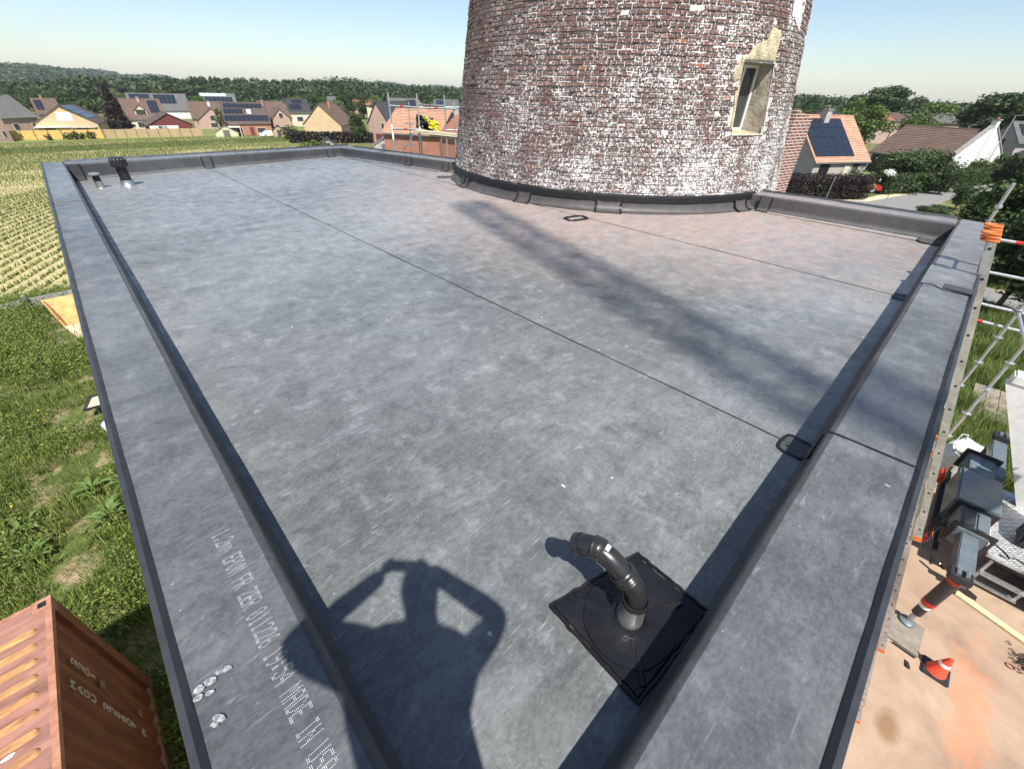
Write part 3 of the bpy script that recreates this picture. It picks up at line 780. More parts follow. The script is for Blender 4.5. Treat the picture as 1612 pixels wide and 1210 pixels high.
mb = MB(); mb.tube([c+Vector((0,0,z)) for z in (.222, .226, .25, .262)], [.085, .092, .088, .05], 20); mb.obj('hood', mat('hood_grey', (.16,.18,.18)), fv2, True)

# ------------------------------------------------------------------ the brick tower
def brickmat(name, mortar=False):
    m_, t, b = newmat(name); g = G(t); pos = g.pos()
    at = g.n('ShaderNodeAttribute', attribute_name='tone').outputs['Fac']
    ob = g.n('ShaderNodeObjectInfo').outputs['Random']
    rnd = g.math('FRACT', g.math('ADD', at, ob))
    if mortar: c = g.ramp(g.noise(pos, 8, 6, .65), [(.3, (.36,.335,.305)), (.55, (.56,.53,.50)), (.75, (.68,.665,.64))])
    else:
        c = g.ramp(rnd, [(0., (.052,.040,.039)), (.25, (.105,.060,.053)), (.5, (.140,.070,.060)), (.72, (.082,.061,.055)), (.9, (.170,.075,.057)), (.985, (.13,.085,.075)), (1., (.34,.11,.05))])
        c = g.mix(.45, c, g.ramp(g.noise(pos, 28, 5, .7), [(.3, (.045,.034,.031)), (.75, (.25,.135,.11))]), 'MIX')
    # grey weathering, then old limewash that has mostly flaked off
    sep = g.n('ShaderNodeSeparateXYZ'); g.l(pos, sep.inputs[0])
    ang = g.math('ARCTAN2', g.math('SUBTRACT', sep.outputs[1], TC[1]), g.math('SUBTRACT', TC[0], sep.outputs[0]))   # 0 = towards -x
    # the face seen runs from about +.5 (left edge) to -1.5 (right edge)
    side = g.math('MULTIPLY', g.math('ADD', ang, .72), -.10)                 # more limewash to the right
    low = g.math('MULTIPLY', g.math('SUBTRACT', ROOFZ+1.55, sep.outputs[2]), .085)
    big = g.math('MULTIPLY', g.math('SUBTRACT', g.noise(pos, 1.5, 6, .66, .8), .5), .85)
    big = g.math('ADD', big, g.math('MULTIPLY', g.math('SUBTRACT', g.noise(g.scale(pos, (3.2, 3.2, .55)), 1.2, 5, .65, .4), .5), .45))
    fine = g.math('MULTIPLY', g.math('SUBTRACT', g.noise(pos, 31, 6, .74, .7), .5), 3.0)
    fine2 = g.math('MULTIPLY', g.math('SUBTRACT', g.noise(pos, 95, 3, .6), .5), .9)
    s = g.math('ADD', g.math('ADD', side, low), g.math('ADD', big, g.math('ADD', fine, fine2)))
    if mortar: s = g.math('ADD', s, .30)
    wash = g.ramp(s, [(.11, 0.), (.21, 1.)])
    gs = g.ramp(g.math('ADD', g.math('MULTIPLY', ang, .35), g.math('ADD', big, g.math('MULTIPLY', fine, .6))), [(-.05, 0.), (.40, 1.)])
    c = g.mix(g.math('MULTIPLY', gs, .62), c, (.235,.23,.215))
    moss = g.ramp(g.math('ADD', g.math('MULTIPLY', g.math('SUBTRACT', g.noise(pos, 2.4, 5, .7), .5), 1.6), g.math('MULTIPLY', fine, .5)), [(.33, 0.), (.5, 1.)])
    c = g.mix(g.math('MULTIPLY', moss, .5), c, (.06,.055,.04))
    wc = g.ramp(g.noise(pos, 6, 5, .65), [(.3, (.50,.49,.465)), (.65, (.76,.755,.74))])
    c = g.mix(wash, c, wc)
    g.l(c, b.inputs['Base Color']); b.inputs['Roughness'].default_value = .92; b.inputs['Specular IOR Level'].default_value = .2
    h = g.math('ADD', g.math('MULTIPLY', g.noise(pos, 45, 5, .65), .6), g.math('MULTIPLY', wash, .5))
    g.bump(h, .8, .012, b); return m_
M_BRICK = brickmat('brick_limewashed'); M_MORT = brickmat('mortar_lime', True)
tower = thing('brick_tower', 'round tapering red brick mill tower with flaking white limewash and one window', 'tower', (TC[0], TC[1], 0))
WZ0, WZ1 = CAMZ-.46, CAMZ+.44                           # window opening
WTH = math.atan2(3.08-TC[1], 8.06-TC[0]); WHALF = .365   # centre angle, half width (m)
def in_window(th, z, m_=0.):
    return WZ0-.02-m_ < z < WZ1+.01+m_ and abs((th-WTH+math.pi) % (2*math.pi) - math.pi)*tow_r(z) < WHALF+m_
# core of lime mortar with the window opening left out
mb = MB(); zs = [ -.3, 3.5, ROOFZ-.1]+list(np.linspace(ROOFZ+.2, WZ0, 10))+[WZ0+.001]+list(np.linspace(WZ0+.1, WZ1, 9))+list(np.linspace(WZ1+.15, CAMZ+2.6, 14))+[CAMZ+4, CAMZ+7.5]
ths = sorted(list(np.linspace(0, 2*math.pi, 181)[:-1])+[(WTH-WHALF/tow_r(WZ0+.4)) % (2*math.pi), (WTH+WHALF/tow_r(WZ0+.4)) % (2*math.pi)])
nt_ = len(ths)
for z in zs:
    for th in ths:
        x, y, _ = tow_p(th, z, -.010); mb.v.append((x, y, z))
for j in range(len(zs)-1):
    for i in range(nt_):
        i2 = (i+1) % nt_; thm = (ths[i]+(ths[i2] if i2 else ths[i2]+2*math.pi))/2
        if WZ0-.005 < (zs[j]+zs[j+1])/2 < WZ1+.001 and abs((thm-WTH+math.pi) % (2*math.pi)-math.pi)*tow_r(zs[j]) < WHALF-.005: continue
        mb.f.append((j*nt_+i, j*nt_+i2, (j+1)*nt_+i2, (j+1)*nt_+i))
core = mb.obj('mortar_core', M_MORT, tower, False)
# bricks
def brick_shape(l, h, d, seed):
    r = random.Random(seed); bm = bmesh.new(); bmesh.ops.create_cube(bm, size=1)
    for v in bm.verts:
        v.co.x *= l*(1+r.uniform(-.02,.02)); v.co.y *= d; v.co.z *= h*(1+r.uniform(-.04,.04))
        v.co += Vector((r.uniform(-.007,.005), r.uniform(-.006,.003), r.uniform(-.005,.003)))
    bmesh.ops.bevel(bm, geom=bm.edges[:], offset=.004, segments=1, affect='EDGES')
    me = bpy.data.meshes.new('brick'); bm.to_mesh(me); bm.free(); me.materials.append(M_BRICK); return me
COURSE = .0625
shapes = {('s', i): brick_shape(.183, .050, .06, i) for i in range(8)}
shapes.update({('h', i): brick_shape(.088, .050, .06, 10+i) for i in range(4)})
lst = []
tilt = math.atan(T_TAP)
nz = int((CAMZ+2.2-(ROOFZ+.17))/COURSE)
for c_ in range(nz):
    z = ROOFZ+.19+c_*COURSE; r_ = tow_r(z); head = c_ % 2
    step_ = (.195 if not head else .098)
    th = R(128)+(c_*.37 % 1)*step_/r_
    while th < R(292):
        kind = 'h' if head else 's'
        if random.random() < .10 and not head: kind = 'h'
        wd = (.098 if kind == 'h' else .195)
        tc = th+wd/2/r_; th += wd/r_
        if in_window(tc, z, .05+.03*random.random()): continue
        if random.random() < .001: continue
        off = -.027+random.gauss(0, .005) - (.007 if random.random() < .06 else 0)
        x, y, _ = tow_p(tc, z, off)
        M_ = Matrix.Translation((x, y, z+random.gauss(0,.0028)+.012*mnoise.noise(Vector((tc*2.2, z*.6, 4))))) @ Matrix.Rotation(tc-math.pi/2+math.pi, 4, 'Z') @ Matrix.Rotation(-tilt+random.gauss(0,.012), 4, 'X') @ Matrix.Rotation(random.gauss(0,.008), 4, 'Y')
        dv = Vector((x, y, z-CAMZ)); nrm = Vector((math.cos(tc), math.sin(tc), .15))
        area = wd*max(0, -dv.normalized().dot(nrm))/dv.length**2
        pr = CU.dot(dv)/max(.1, CF.dot(dv)); vis = pr < .94
        lst.append((area if vis and z > ROOFZ+.24 else 0, kind, random.randrange(4), M_))
lst.sort(key=lambda q: -q[0])
for a_, kind, k, M_ in lst[:300]:
    o = bpy.data.objects.new('brick', shapes[kind, k]); col.objects.link(o); o.parent = tower
    o.matrix_parent_inverse = Matrix.Translation(tower.location).inverted(); o.matrix_basis = M_
vs_, fs_, tone = [], [], []
pyd = {k: (np.array([v.co[:] for v in me.vertices]), [tuple(p.vertices) for p in me.polygons]) for k, me in shapes.items()}
for a_, kind, k, M_ in lst[300:]:
    V0, F0 = pyd[kind, k]; A = np.array(M_); n0 = len(vs_)
    vs_.extend((V0 @ A[:3,:3].T + A[:3,3]).tolist()); fs_.extend([tuple(i+n0 for i in f) for f in F0]); tone.extend([random.random()]*len(F0))
me = bpy.data.meshes.new('brick_courses'); me.from_pydata(vs_, [], fs_); me.update()
at = me.attributes.new('tone', 'FLOAT', 'FACE'); at.data.foreach_set('value', tone)
o = link('brick_courses', me, M_BRICK, tower); o['kind'] = 'stuff'
# window: frame set deep in a splayed reveal
wn = Vector((math.cos(WTH), math.sin(WTH), 0)); wt = Vector((-wn.y, wn.x, 0))
wc0 = Vector((TC[0], TC[1], 0))
def wp(a, z, depth): return wc0 + wn*(math.sqrt(max(0,tow_r(z)**2-a*a))-depth) + wt*a + Vector((0,0,z))
M_REV = mat('reveal_render', (.42,.38,.31), (.17,.145,.10), 5, .9, .6, .02)
M_PLAS = mat('yellow_plaster', (.60,.52,.35), (.27,.22,.15), 9, .95, .9, .03)
DP = .38
def plate_grid(f, nu, nv, name, m_, parent):
    mb = MB()
    for i in range(nu+1):
        for j in range(nv+1): mb.v.append(tuple(f(i/nu, j/nv)))
    for i in range(nu):
        for j in range(nv): q = i*(nv+1)+j; mb.f.append((q, q+1, q+nv+2, q+nv+1))
    return mb.obj(name, m_, parent, True)
jt = lambda a, b, s: .006*mnoise.noise(Vector((a*9, b*9, s)))
for s in (-1, 1):
    plate_grid(lambda u, v: wp(s*(WHALF+.004-.09*u*(1 if s == 1 else .3))+jt(u, v, s), WZ0+(WZ1-WZ0)*v, -.004+DP*u), 6, 10, 'reveal', M_REV, tower)
plate_grid(lambda u, v: wp(-WHALF+2*WHALF*v, WZ1-.02*u+jt(u, v, 5), -.002+DP*u), 6, 10, 'reveal', M_REV, tower)
plate_grid(lambda u, v: wp((-WHALF-.02)+(2*WHALF+.04)*v, WZ0-.012+.05*u+jt(u, v, 8), -.03+(DP+.03)*u), 6, 10, 'sill_top', M_PLAS, tower)
win = thing('tower_window_dummy', 'x', 'x'); bpy.data.objects.remove(win)
wf = MB(); A0, A1, Z0, Z1, D0 = -WHALF+.03, WHALF-.07, WZ0+.03, WZ1-.015, DP-.06
rz_ = tow_r(WZ0+.4)
def wq(a, z, d): return wc0 + wn*(rz_-d) + wt*a + Vector((0,0,z))
for (a0_, z0_, a1_, z1_) in ((A0,Z0,A0+.035,Z1), (A1-.035,Z0,A1,Z1), (A0+.035,Z0,A1-.035,Z0+.035), (A0+.035,Z1-.035,A1-.035,Z1)):
    wf.hexa([wq(a0_,z0_,D0+.04), wq(a1_,z0_,D0+.04), wq(a1_,z0_,D0-.01), wq(a0_,z0_,D0-.01), wq(a0_,z1_,D0+.04), wq(a1_,z1_,D0+.04), wq(a1_,z1_,D0-.01), wq(a0_,z1_,D0-.01)])
mid_ = (A0+A1)/2
wf.hexa([wq(mid_-.018,Z0+.035,D0+.03), wq(mid_+.018,Z0+.035,D0+.03), wq(mid_+.018,Z0+.035,D0-.006), wq(mid_-.018,Z0+.035,D0-.006), wq(mid_-.018,Z1-.035,D0+.03), wq(mid_+.018,Z1-.035,D0+.03), wq(mid_+.018,Z1-.035,D0-.006), wq(mid_-.018,Z1-.035,D0-.006)])
wfo = wf.obj('window', M_WHITE, tower)
M_GLASS = mat('window_glass', (.05,.055,.055), (.035,.04,.04), 2, .08, 0, spec=.8)
for (a0_, a1_) in ((A0+.035, mid_-.018), (mid_+.018, A1-.035)):
    g_ = MB(); g_.hexa([wq(a0_,Z0+.035,D0+.02), wq(a1_,Z0+.035,D0+.02), wq(a1_,Z0+.035,D0+.012), wq(a0_,Z0+.035,D0+.012), wq(a0_,Z1-.035,D0+.02), wq(a1_,Z1-.035,D0+.02), wq(a1_,Z1-.035,D0+.012), wq(a0_,Z1-.035,D0+.012)]); g_.obj('pane', M_GLASS, wfo)
MB().hexa([wq(-WHALF-.1,WZ0-.1,DP+.02), wq(WHALF+.1,WZ0-.1,DP+.02), wq(WHALF+.1,WZ0-.1,DP+.01), wq(-WHALF-.1,WZ0-.1,DP+.01), wq(-WHALF-.1,WZ1+.1,DP+.02), wq(WHALF+.1,WZ1+.1,DP+.02), wq(WHALF+.1,WZ1+.1,DP+.01), wq(-WHALF-.1,WZ1+.1,DP+.01)]).obj('backing', M_BLK, wfo)
# soldier bricks under the sill
sb = brick_shape(.055, .12, .07, 31)
for k in range(12):
    a = -WHALF-.02+(2*WHALF+.04)*(k+.5)/12; q = wp(a, WZ0-.085, -.006+.025)
    o = bpy.data.objects.new('sill_brick', sb); col.objects.link(o); o.parent = tower; o.matrix_parent_inverse = Matrix.Translation(tower.location).inverted()
    o.matrix_basis = Matrix.Translation(q) @ Matrix.Rotation(WTH+a/3.3+math.pi/2, 4, 'Z') @ Matrix.Rotation(-tilt, 4, 'X')
# yellow plaster left round the opening
def plaster(name, outline, m_, off=.012):
    mb = MB(); n = len(outline); pts = []
    for i in range(n):
        (a, z), (a2, z2) = outline[i], outline[(i+1) % n]
        for k in range(6):
            t_ = k/6; j_ = .018*mnoise.noise(Vector((i+t_, 3.3, z))); pts.append((a+(a2-a)*t_+j_, z+(z2-z)*t_+j_*.8))
    c_ = (sum(p[0] for p in pts)/len(pts), sum(p[1] for p in pts)/len(pts)); n = len(pts)
    rings = [(1., -.03), (1., off*.6), (.93, off), (.6, off*1.2), (.3, off*1.1)]
    for (sc, of) in rings:
        for (a, z) in pts:
            a2, z2 = c_[0]+(a-c_[0])*sc, c_[1]+(z-c_[1])*sc
            mb.v.append(tuple(wp(a2, z2, -of-.004*mnoise.noise(Vector((a2*14, z2*14, 2))))))
    for j in range(len(rings)-1):
        for k in range(n): q = j*n+k; q2 = j*n+(k+1) % n; mb.f.append((q, q2, q2+n, q+n))
    mb.f.append(tuple((len(rings)-1)*n+k for k in range(n)))
    return mb.obj(name, m_, tower, True)
H = WHALF
# wt points to increasing angle: on the picture's left a < 0? (the left of the picture is the smaller x side)
LS = -1 if (wt.x > 0) else 1
SG = 1 if wt.x > 0 else -1                              # a*SG grows towards picture right
plaster('plaster_patch', [(SG*a, z) for a, z in ((-H*.98, WZ1+.02), (H*.92, WZ1+.03), (H*.95, WZ1+.28), (H*.9, WZ1+.40), (H*.35, WZ1+.42), (H*.1, WZ1+.26), (-H*.55, WZ1+.2))], M_PLAS, .02)
plaster('plaster_patch', [(SG*a, z) for a, z in ((-H*1.01, WZ1-.02), (-H*1.01, WZ1+.04), (-H*1.12, WZ1+.06), (-H*1.42, WZ1-.14), (-H*1.38, WZ1-.25), (-H*1.05, WZ1-.2))], M_PLAS, .014)
plaster('plaster_patch', [(SG*a, z) for a, z in ((-H*1.01, WZ0+.06), (-H*1.02, WZ1-.22), (-H*1.25, WZ1-.3), (-H*1.12, WZ0+.35), (-H*1.16, WZ0+.1))], M_PLAS, .008)
mat('lime_render', (.72,.715,.69), (.5,.49,.46), 6, .9, .7, .02)
plaster('plaster_patch', [(SG*a, z) for a, z in ((H*1.55, CAMZ+1.02), (H*2.6, CAMZ+.88), (H*2.9, CAMZ+1.7), (H*1.3, CAMZ+1.7))], MATS['lime_render'], .012)

# ------------------------------------------------------------------ shipping container below on the left
M_RUSTR = mat('container_roof_rust', (.33,.165,.125), (.15,.07,.05), 4, .75, .5, .01, stretch=(.6,2.,1.))
M_RUSTO = mat('container_rib_ochre', (.50,.28,.10), (.22,.095,.05), 7, .75, .5, .008, stretch=(.7,2.,1.))
M_CONT = mat('container_side', (.22,.075,.024), (.11,.035,.016), 3, .7, .4, .008, stretch=(2.,2.,.5))
M_CEDGE = mat('container_edge', (.40,.20,.13), (.24,.10,.06), 9, .7, .4, .006)
CX, CY, CZ0 = -2.17, 5.74, CAMZ-7.74; CL, CWD, CH = 6.06, 2.44, 2.59; CT = CZ0+CH
cont = thing('shipping_container', 'rusty orange shipping container with ribbed roof in the weeds below the roof', 'container', (CX-CWD/2, CY-CL/2, CZ0))
def corr(name, p0, du, n, amp, hgt, nv):                # trapezoid corrugation along du, outward nv
    mb = MB(); k = 0; L = du.length; d = du.normalized(); pts = []
    per = .278; s = 0.
    while s < L-.001:
        for t_, o_ in ((0,0), (.072,0), (.14,-amp), (.21,-amp)):
            if s+t_ < L: pts.append((s+t_, o_))
        s += per
    pts.append((L, 0))
    for (a, o_) in pts:
        q = p0+d*a+nv*o_
        mb.v.append(tuple(q)); mb.v.append(tuple(q+Vector((0,0,hgt))))
    for i in range(len(pts)-1): mb.f.append((2*i, 2*i+2, 2*i+3, 2*i+1))
    return mb.obj(name, M_CONT, cont)
corr('side_panel', Vector((CX-.02, CY-CL+.1, CZ0+.12)), Vector((0, CL-.2, 0)), 20, .036, CH-.2, Vector((1,0,0)))
corr('side_panel', Vector((CX-CWD+.02, CY-CL+.1, CZ0+.12)), Vector((0, CL-.2, 0)), 20, .036, CH-.2, Vector((-1,0,0)))
corr('end_panel', Vector((CX-CWD+.1, CY-.02, CZ0+.12)), Vector((CWD-.2, 0, 0)), 8, .036, CH-.2, Vector((0,1,0)))
corr('end_panel', Vector((CX-CWD+.1, CY-CL+.02, CZ0+.12)), Vector((CWD-.2, 0, 0)), 8, .036, CH-.2, Vector((0,-1,0)))
MB().box((CX-CWD+.06, CY-CL+.06, CT-.05), (CX-.06, CY-.06, CT-.02)).obj('roof_panel', M_RUSTR, cont)
for (x0, x1, y0, y1, z0, z1) in ((CX-.06, CX, CY-CL+.17, CY-.17, CT-.08, CT-.012), (CX-CWD, CX-CWD+.06, CY-CL+.17, CY-.17, CT-.08, CT-.012), (CX-CWD+.17, CX-.17, CY-.06, CY, CT-.09, CT-.012), (CX-CWD+.17, CX-.17, CY-CL, CY-CL+.06, CT-.09, CT-.012),
                                 (CX-.06, CX, CY-CL+.17, CY-.17, CZ0, CZ0+.13), (CX-CWD, CX-CWD+.06, CY-CL+.17, CY-.17, CZ0, CZ0+.13)):
    MB().box((x0,y0,z0), (x1,y1,z1)).obj('rail', M_CEDGE, cont)
for ix in (0, 1):
    for iy in (0, 1):
        x = CX-.16 if ix else CX-CWD; y = CY-.18 if iy else CY-CL
        MB().box((x, y, CZ0+.12), (x+.16, y+.18, CT-.118)).obj('corner_post', M_CONT, cont)
        for z in (CZ0, CT-.118):
            cc = MB().box((x-.003, y-.003, z), (x+.163, y+.183, z+.118)).obj('corner_casting', M_CEDGE, cont)
            MB().box((x+.045, y+.05, z+.1182), (x+.12, y+.13, z+.120)).obj('casting_hole', M_BLK, cc)
def rib(y):
    mb = MB(); x0, x1 = CX-CWD+.16, CX-.13; n = 8; ring = []
    for k in range(n+1): a = -math.pi/2+math.pi*k/n; ring.append((x1-.045+.045*math.cos(a), y+.045*math.sin(a)))
    for k in range(n+1): a = math.pi/2+math.pi*k/n; ring.append((x0+.045+.045*math.cos(a), y+.045*math.sin(a)))
    m_ = len(ring); cx_ = (x0+x1)/2
    for sc, z in ((0., -.021), (-.006, -.012), (-.02, .004)):
        for (x, yy) in ring:
            mb.v.append((x-math.copysign(-sc, x-cx_)*1. if False else x+(sc if x > cx_ else -sc), y+(yy-y)*(1+sc/.05), CT+z))
    for j in range(2):
        for k in range(m_): mb.f.append((j*m_+k, j*m_+(k+1)%m_, (j+1)*m_+(k+1)%m_, (j+1)*m_+k))
    mb.f.append(tuple(2*m_+k for k in range(m_)))
    return mb.obj('roof_rib', M_RUSTO, cont, True)
yy = CY-.42
while yy > CY-CL+.35: rib(yy); yy -= .208
for (dx, dy, r_) in ((-.55,-.95,.045), (-.8,-1.0,.03), (-.42,-.62,.02), (-.9,-.62,.03), (-1.1,-1.4,.04), (-.35,-1.75,.03), (-.7,-1.9,.025), (-.5,-1.3,.025)):
    pts = [(CX+dx+r_*(1+.4*mnoise.noise(Vector((a, dx, 0))))*math.cos(a)*1.6, CY+dy+r_*.7*math.sin(a), CT-.0165) for a in np.linspace(0, 6.0, 12)]
    MB().add(pts, [tuple(range(12))]).obj('paint_flake', M_WHITE, cont)
# container code letters: upright glyphs stacked down the side wall
GLY = {'M':[(0,0,0,1),(0,1,.5,.45),(.5,.45,1,1),(1,1,1,0)], 'A':[(0,0,.5,1),(.5,1,1,0),(.2,.35,.8,.35)], 'G':[(1,.85,.7,1),(.7,1,.2,1),(.2,1,0,.7),(0,.7,0,.3),(0,.3,.2,0),(.2,0,.8,0),(.8,0,1,.2),(1,.2,1,.45),(1,.45,.6,.45)],
 'U':[(0,1,0,.25),(0,.25,.25,0),(.25,0,.75,0),(.75,0,1,.25),(1,.25,1,1)], '2':[(0,.8,.25,1),(.25,1,.75,1),(.75,1,1,.75),(1,.75,.9,.5),(.9,.5,0,0),(0,0,1,0)], '3':[(0,.9,.3,1),(.3,1,.8,1),(.8,1,1,.78),(1,.78,.7,.52),(.7,.52,1,.25),(1,.25,.75,0),(.75,0,.2,0),(.2,0,0,.12)],
 '8':[(.5,.52,.1,.75),(.1,.75,.3,1),(.3,1,.7,1),(.7,1,.9,.75),(.9,.75,.5,.52),(.5,.52,0,.25),(0,.25,.25,0),(.25,0,.75,0),(.75,0,1,.25),(1,.25,.5,.52)], '6':[(.9,1,.3,.8),(.3,.8,0,.4),(0,.4,0,.2),(0,.2,.25,0),(.25,0,.75,0),(.75,0,1,.2),(1,.2,.8,.5),(.8,.5,.1,.45)],
 '0':[(.25,0,0,.3),(0,.3,0,.7),(0,.7,.25,1),(.25,1,.75,1),(.75,1,1,.7),(1,.7,1,.3),(1,.3,.75,0),(.75,0,.25,0)], '7':[(0,1,1,1),(1,1,.4,0)], '1':[(.2,.8,.5,1),(.5,1,.5,0)], 'R':[(0,0,0,1),(0,1,.8,1),(.8,1,1,.75),(1,.75,.8,.5),(.8,.5,0,.5),(.5,.5,1,0)]}
M_LET = mat('faded_lettering', (.55,.50,.40), (.36,.30,.22), 30, .8, 0)
def stack(text, ycol, ztop, gw, gh, pitch):
    z = ztop
    for ch in text:
        if ch != ' ':
            mb = MB()
            for (x0, y0, x1, y1) in GLY[ch]:
                mb.bar((CX-.009, ycol+(x0-.5)*gw, z-gh+y0*gh), (CX-.009, ycol+(x1-.5)*gw, z-gh+y1*gh), .02, .006, (1,0,0))
            mb.obj('letter', M_LET, cont)
        z -= pitch
stack('22G1', CY-.78, CT-.36, .085, .095, .135)
stack('MAGU 238607 R', CY-1.12, CT-.30, .085, .095, .135)
for (yy, zz) in ((CY-.80, CT-1.02), (CY-.84, CT-1.95)):
    mb = MB(); mb.bar((CX-.008, yy-.06, zz), (CX-.008, yy+.06, zz), .11, .005, (1,0,0)); mb.obj('placard', mat('placard', (.30,.20,.10), (.12,.07,.04), 16, .6, .2, .004), cont)

# ------------------------------------------------------------------ weeds and slabs on the left
L_WEED = leafmat('weed_leaf', [(.042,.070,.011), (.095,.148,.024), (.175,.225,.045), (.27,.30,.085)], .3)
L_WEED2 = leafmat('broad_weed_leaf', [(.05,.10,.02), (.10,.17,.04), (.16,.23,.07)], .3)
def cover(x, y):
    v = mnoise.fractal(Vector((x*.55, y*.42, 2.)), 1., 2., 4)
    return v + .32*sst(17, 21, y) + .10
def weeds():
    pts, ctr, rad = [], [], []; r = random.Random(4)
    n = 0
    while n < 8200:
        y = r.uniform(3, 28.6); x = -.5-r.random()**.8*(3.5+.22*y)
        if CX-CWD-.1 < x < CX+.05 and y < CY+.05: continue
        if x > -3.2 and (21.3 < y < 25.9 or 14.4 < y < 15.8): continue
        c = cover(x, y)
        if c < -.04 and r.random() > .06: continue
        s = (.06+.17*max(0, min(1, c+.25)))*r.choice((.6,.8,1.,1.,1.5,2.0))*(1+.6*sst(17, 21, y))
        z = gz(x, y)
        ctr.append((x, y, z+s*.5)); rad.append((s*1.15, s*1.15, s*.8)); n += 1
    v, q = leafcloud(ctr, rad, 230000, .040, 6, .5, .3); v[:, 2] = np.maximum(v[:, 2], -.1)
    tag(link('weeds', np_mesh('weeds', v, q), L_WEED), 'low green weeds over rubble beside the building', 'weeds', kind='stuff')
    gp_ = []
    for _ in range(24000):
        y = r.uniform(3, 29.5); x = -.5-r.random()**.8*(3.5+.25*y)
        if CX-CWD-.1 < x < CX+.05 and y < CY+.05: continue
        if x > -3.2 and (21.3 < y < 25.9 or 14.4 < y < 15.8): continue
        if cover(x, y) < -.22 and r.random() > .2: continue
        gp_.append((x, y, gz(x, y), r.uniform(.5, 1.3)))
    v, q = blades(gp_, 7, .20, .06, .010, .8, 8)
    tag(link('wild_grass', np_mesh('wild_grass', v, q), L_WEED), 'thin wild grass among the weeds on the left', 'grass', kind='stuff')
    fl = []
    for _ in range(420):
        y = r.uniform(6, 27); x = -.8-r.random()*(3.+.2*y)
        if cover(x, y) < .05 or mnoise.noise(Vector((x*.6, y*.6, 9))) < 0: continue
        z = gz(x, y)+r.uniform(.15, .3); fl.append((x, y, z))
    ctr = fl; v, q = leafcloud(ctr, [(.012,)*3]*len(ctr), len(ctr)*3, .03, 3, .8)
    tag(link('yellow_flowers', np_mesh('yellow_flowers', v, q), mat('petal_yellow', (.75,.6,.05), (.6,.45,.03), 9, .6, 0)), 'tiny yellow flowers dotted over the weeds', 'flowers', kind='stuff')
weeds()
def broad_plant(pos, label, n, ln, seed):
    r = random.Random(seed); t = thing('broadleaf_weed', label, 'plant', pos); k = 0
    for i in range(n):
        a = r.uniform(0, 6.28); d = Vector((math.cos(a), math.sin(a), 0)); s = Vector((-d.y, d.x, 0)); L = ln*r.uniform(.6, 1.2); W_ = L*.16
        b = Vector(pos)+d*r.uniform(0, .22)+Vector((0,0,r.uniform(.0,.18))); el = r.uniform(.5, 1.25); mb = MB(); prev = []
        for j, wd in ((0,.15), (.3,.9), (.6,1.), (.85,.5), (1.,.02)):
            c_ = b+d*(L*j*math.cos(el*(1-.7*j)))+Vector((0,0,L*(el*j-.55*j*j*el)))
            mb.v += [tuple(c_-s*W_*wd+Vector((0,0,.02*wd))), tuple(c_), tuple(c_+s*W_*wd+Vector((0,0,.02*wd)))]
        for j in range(4):
            q = j*3; mb.f += [(q, q+1, q+4, q+3), (q+1, q+2, q+5, q+4)]
        mb.obj('leaf', L_WEED2, t, True)
for i, (px, py, n, lab) in enumerate(((175,815,16,'large-leaved bright weed close to the roof edge'), (50,880,12,'large-leaved weed just above the container corner'), (150,775,12,'upright large-leaved weed below the bare sandy patch'), (205,760,10,'large-leaved weed hard against the roof edge'), (40,838,9,'large-leaved weed at the left picture edge above the container'))):
    broad_plant(gp(px, py), lab, n*2, .24, 20+i)
# concrete slab wall at the edge of the field
M_CONC = mat('old_concrete', (.30,.285,.265), (.17,.16,.15), 4, .9, .6, .02)
sw = thing('slab_wall', 'low mossy concrete slab wall between the weeds and the field', 'wall', (-5, 26.8, gz(-5, 26.8)))
xw = -13.
while xw < -.6:
    y0 = 26.2+.10*(xw+5); g_ = gz(xw, y0)
    mb = MB(); n = 9; ang = .22
    for k in range(n):
        x = xw+.04+1.86*k/(n-1); t_ = .62+.05*mnoise.noise(Vector((x*3, 1, 1)))
        for (dy, z) in ((0, -.15), (0.12, t_), (.19, t_-.01), (.07, -.15)): mb.v.append((x, y0+dy+(x-xw)*.1, g_+z))
    for k in range(n-1):
        for j in range(4): a = k*4+j; b = k*4+(j+1)%4; mb.f.append((a, b, b+4, a+4))
    mb.f += [(3,2,1,0), tuple((n-1)*4+j for j in range(4))]
    mb.obj('slab', M_CONC, sw)
    MB().box((xw-.06, y0-.04, g_-.2), (xw+.05, y0+.10, g_+.80)).obj('post', M_CONC, sw)
    xw += 1.9
for (px, py, lab, h) in ((48,500,'leafy sapling growing up the concrete slab wall',.9),):
    tree('sapling', lab, 'plant', gp(px, py), h, .8, 'bush', L_WEED2, 260, .10, 3)
M_SHEETW = mat('ochre_board', (.60,.36,.13), (.42,.22,.08), 3, .6, .2, .01)
bd = thing('ochre_board', 'curved ochre board lying against the slab wall by the roof edge', 'board', P(24.6, -2.4, -8.2))
mb = MB(); n = 8
for k in range(n+1):
    t_ = k/n; y = 25.5-2.2*t_; z = gz(-2.4, y)+.62*(1-t_)**1.8+.06
    for (x, dz) in ((-2.98+.42*t_, 0), (-1.2, 0), (-1.2, .03), (-2.98+.42*t_, .03)): mb.v.append((x, y, z+dz))
for k in range(n):
    for j in range(4): a = k*4+j; b = k*4+(j+1)%4; mb.f.append((a, b, b+4, a+4))
mb.f += [(3,2,1,0), tuple(n*4+j for j in range(4))]
mb.obj('panel', M_SHEETW, bd, True)
mb = MB(); mb.bar((-2.9, 25.4, gz(-3,25.4)+.66), (-2.5, 23.3, gz(-2.5,23.3)+.1), .05, .05); mb.obj('edge_batten', mat('rust_batten', (.30,.12,.05)), bd)
sp_ = thing('sandy_board', 'pale board on the weeds just below the ochre board', 'board', P(22.8, -2.1, -8.2))
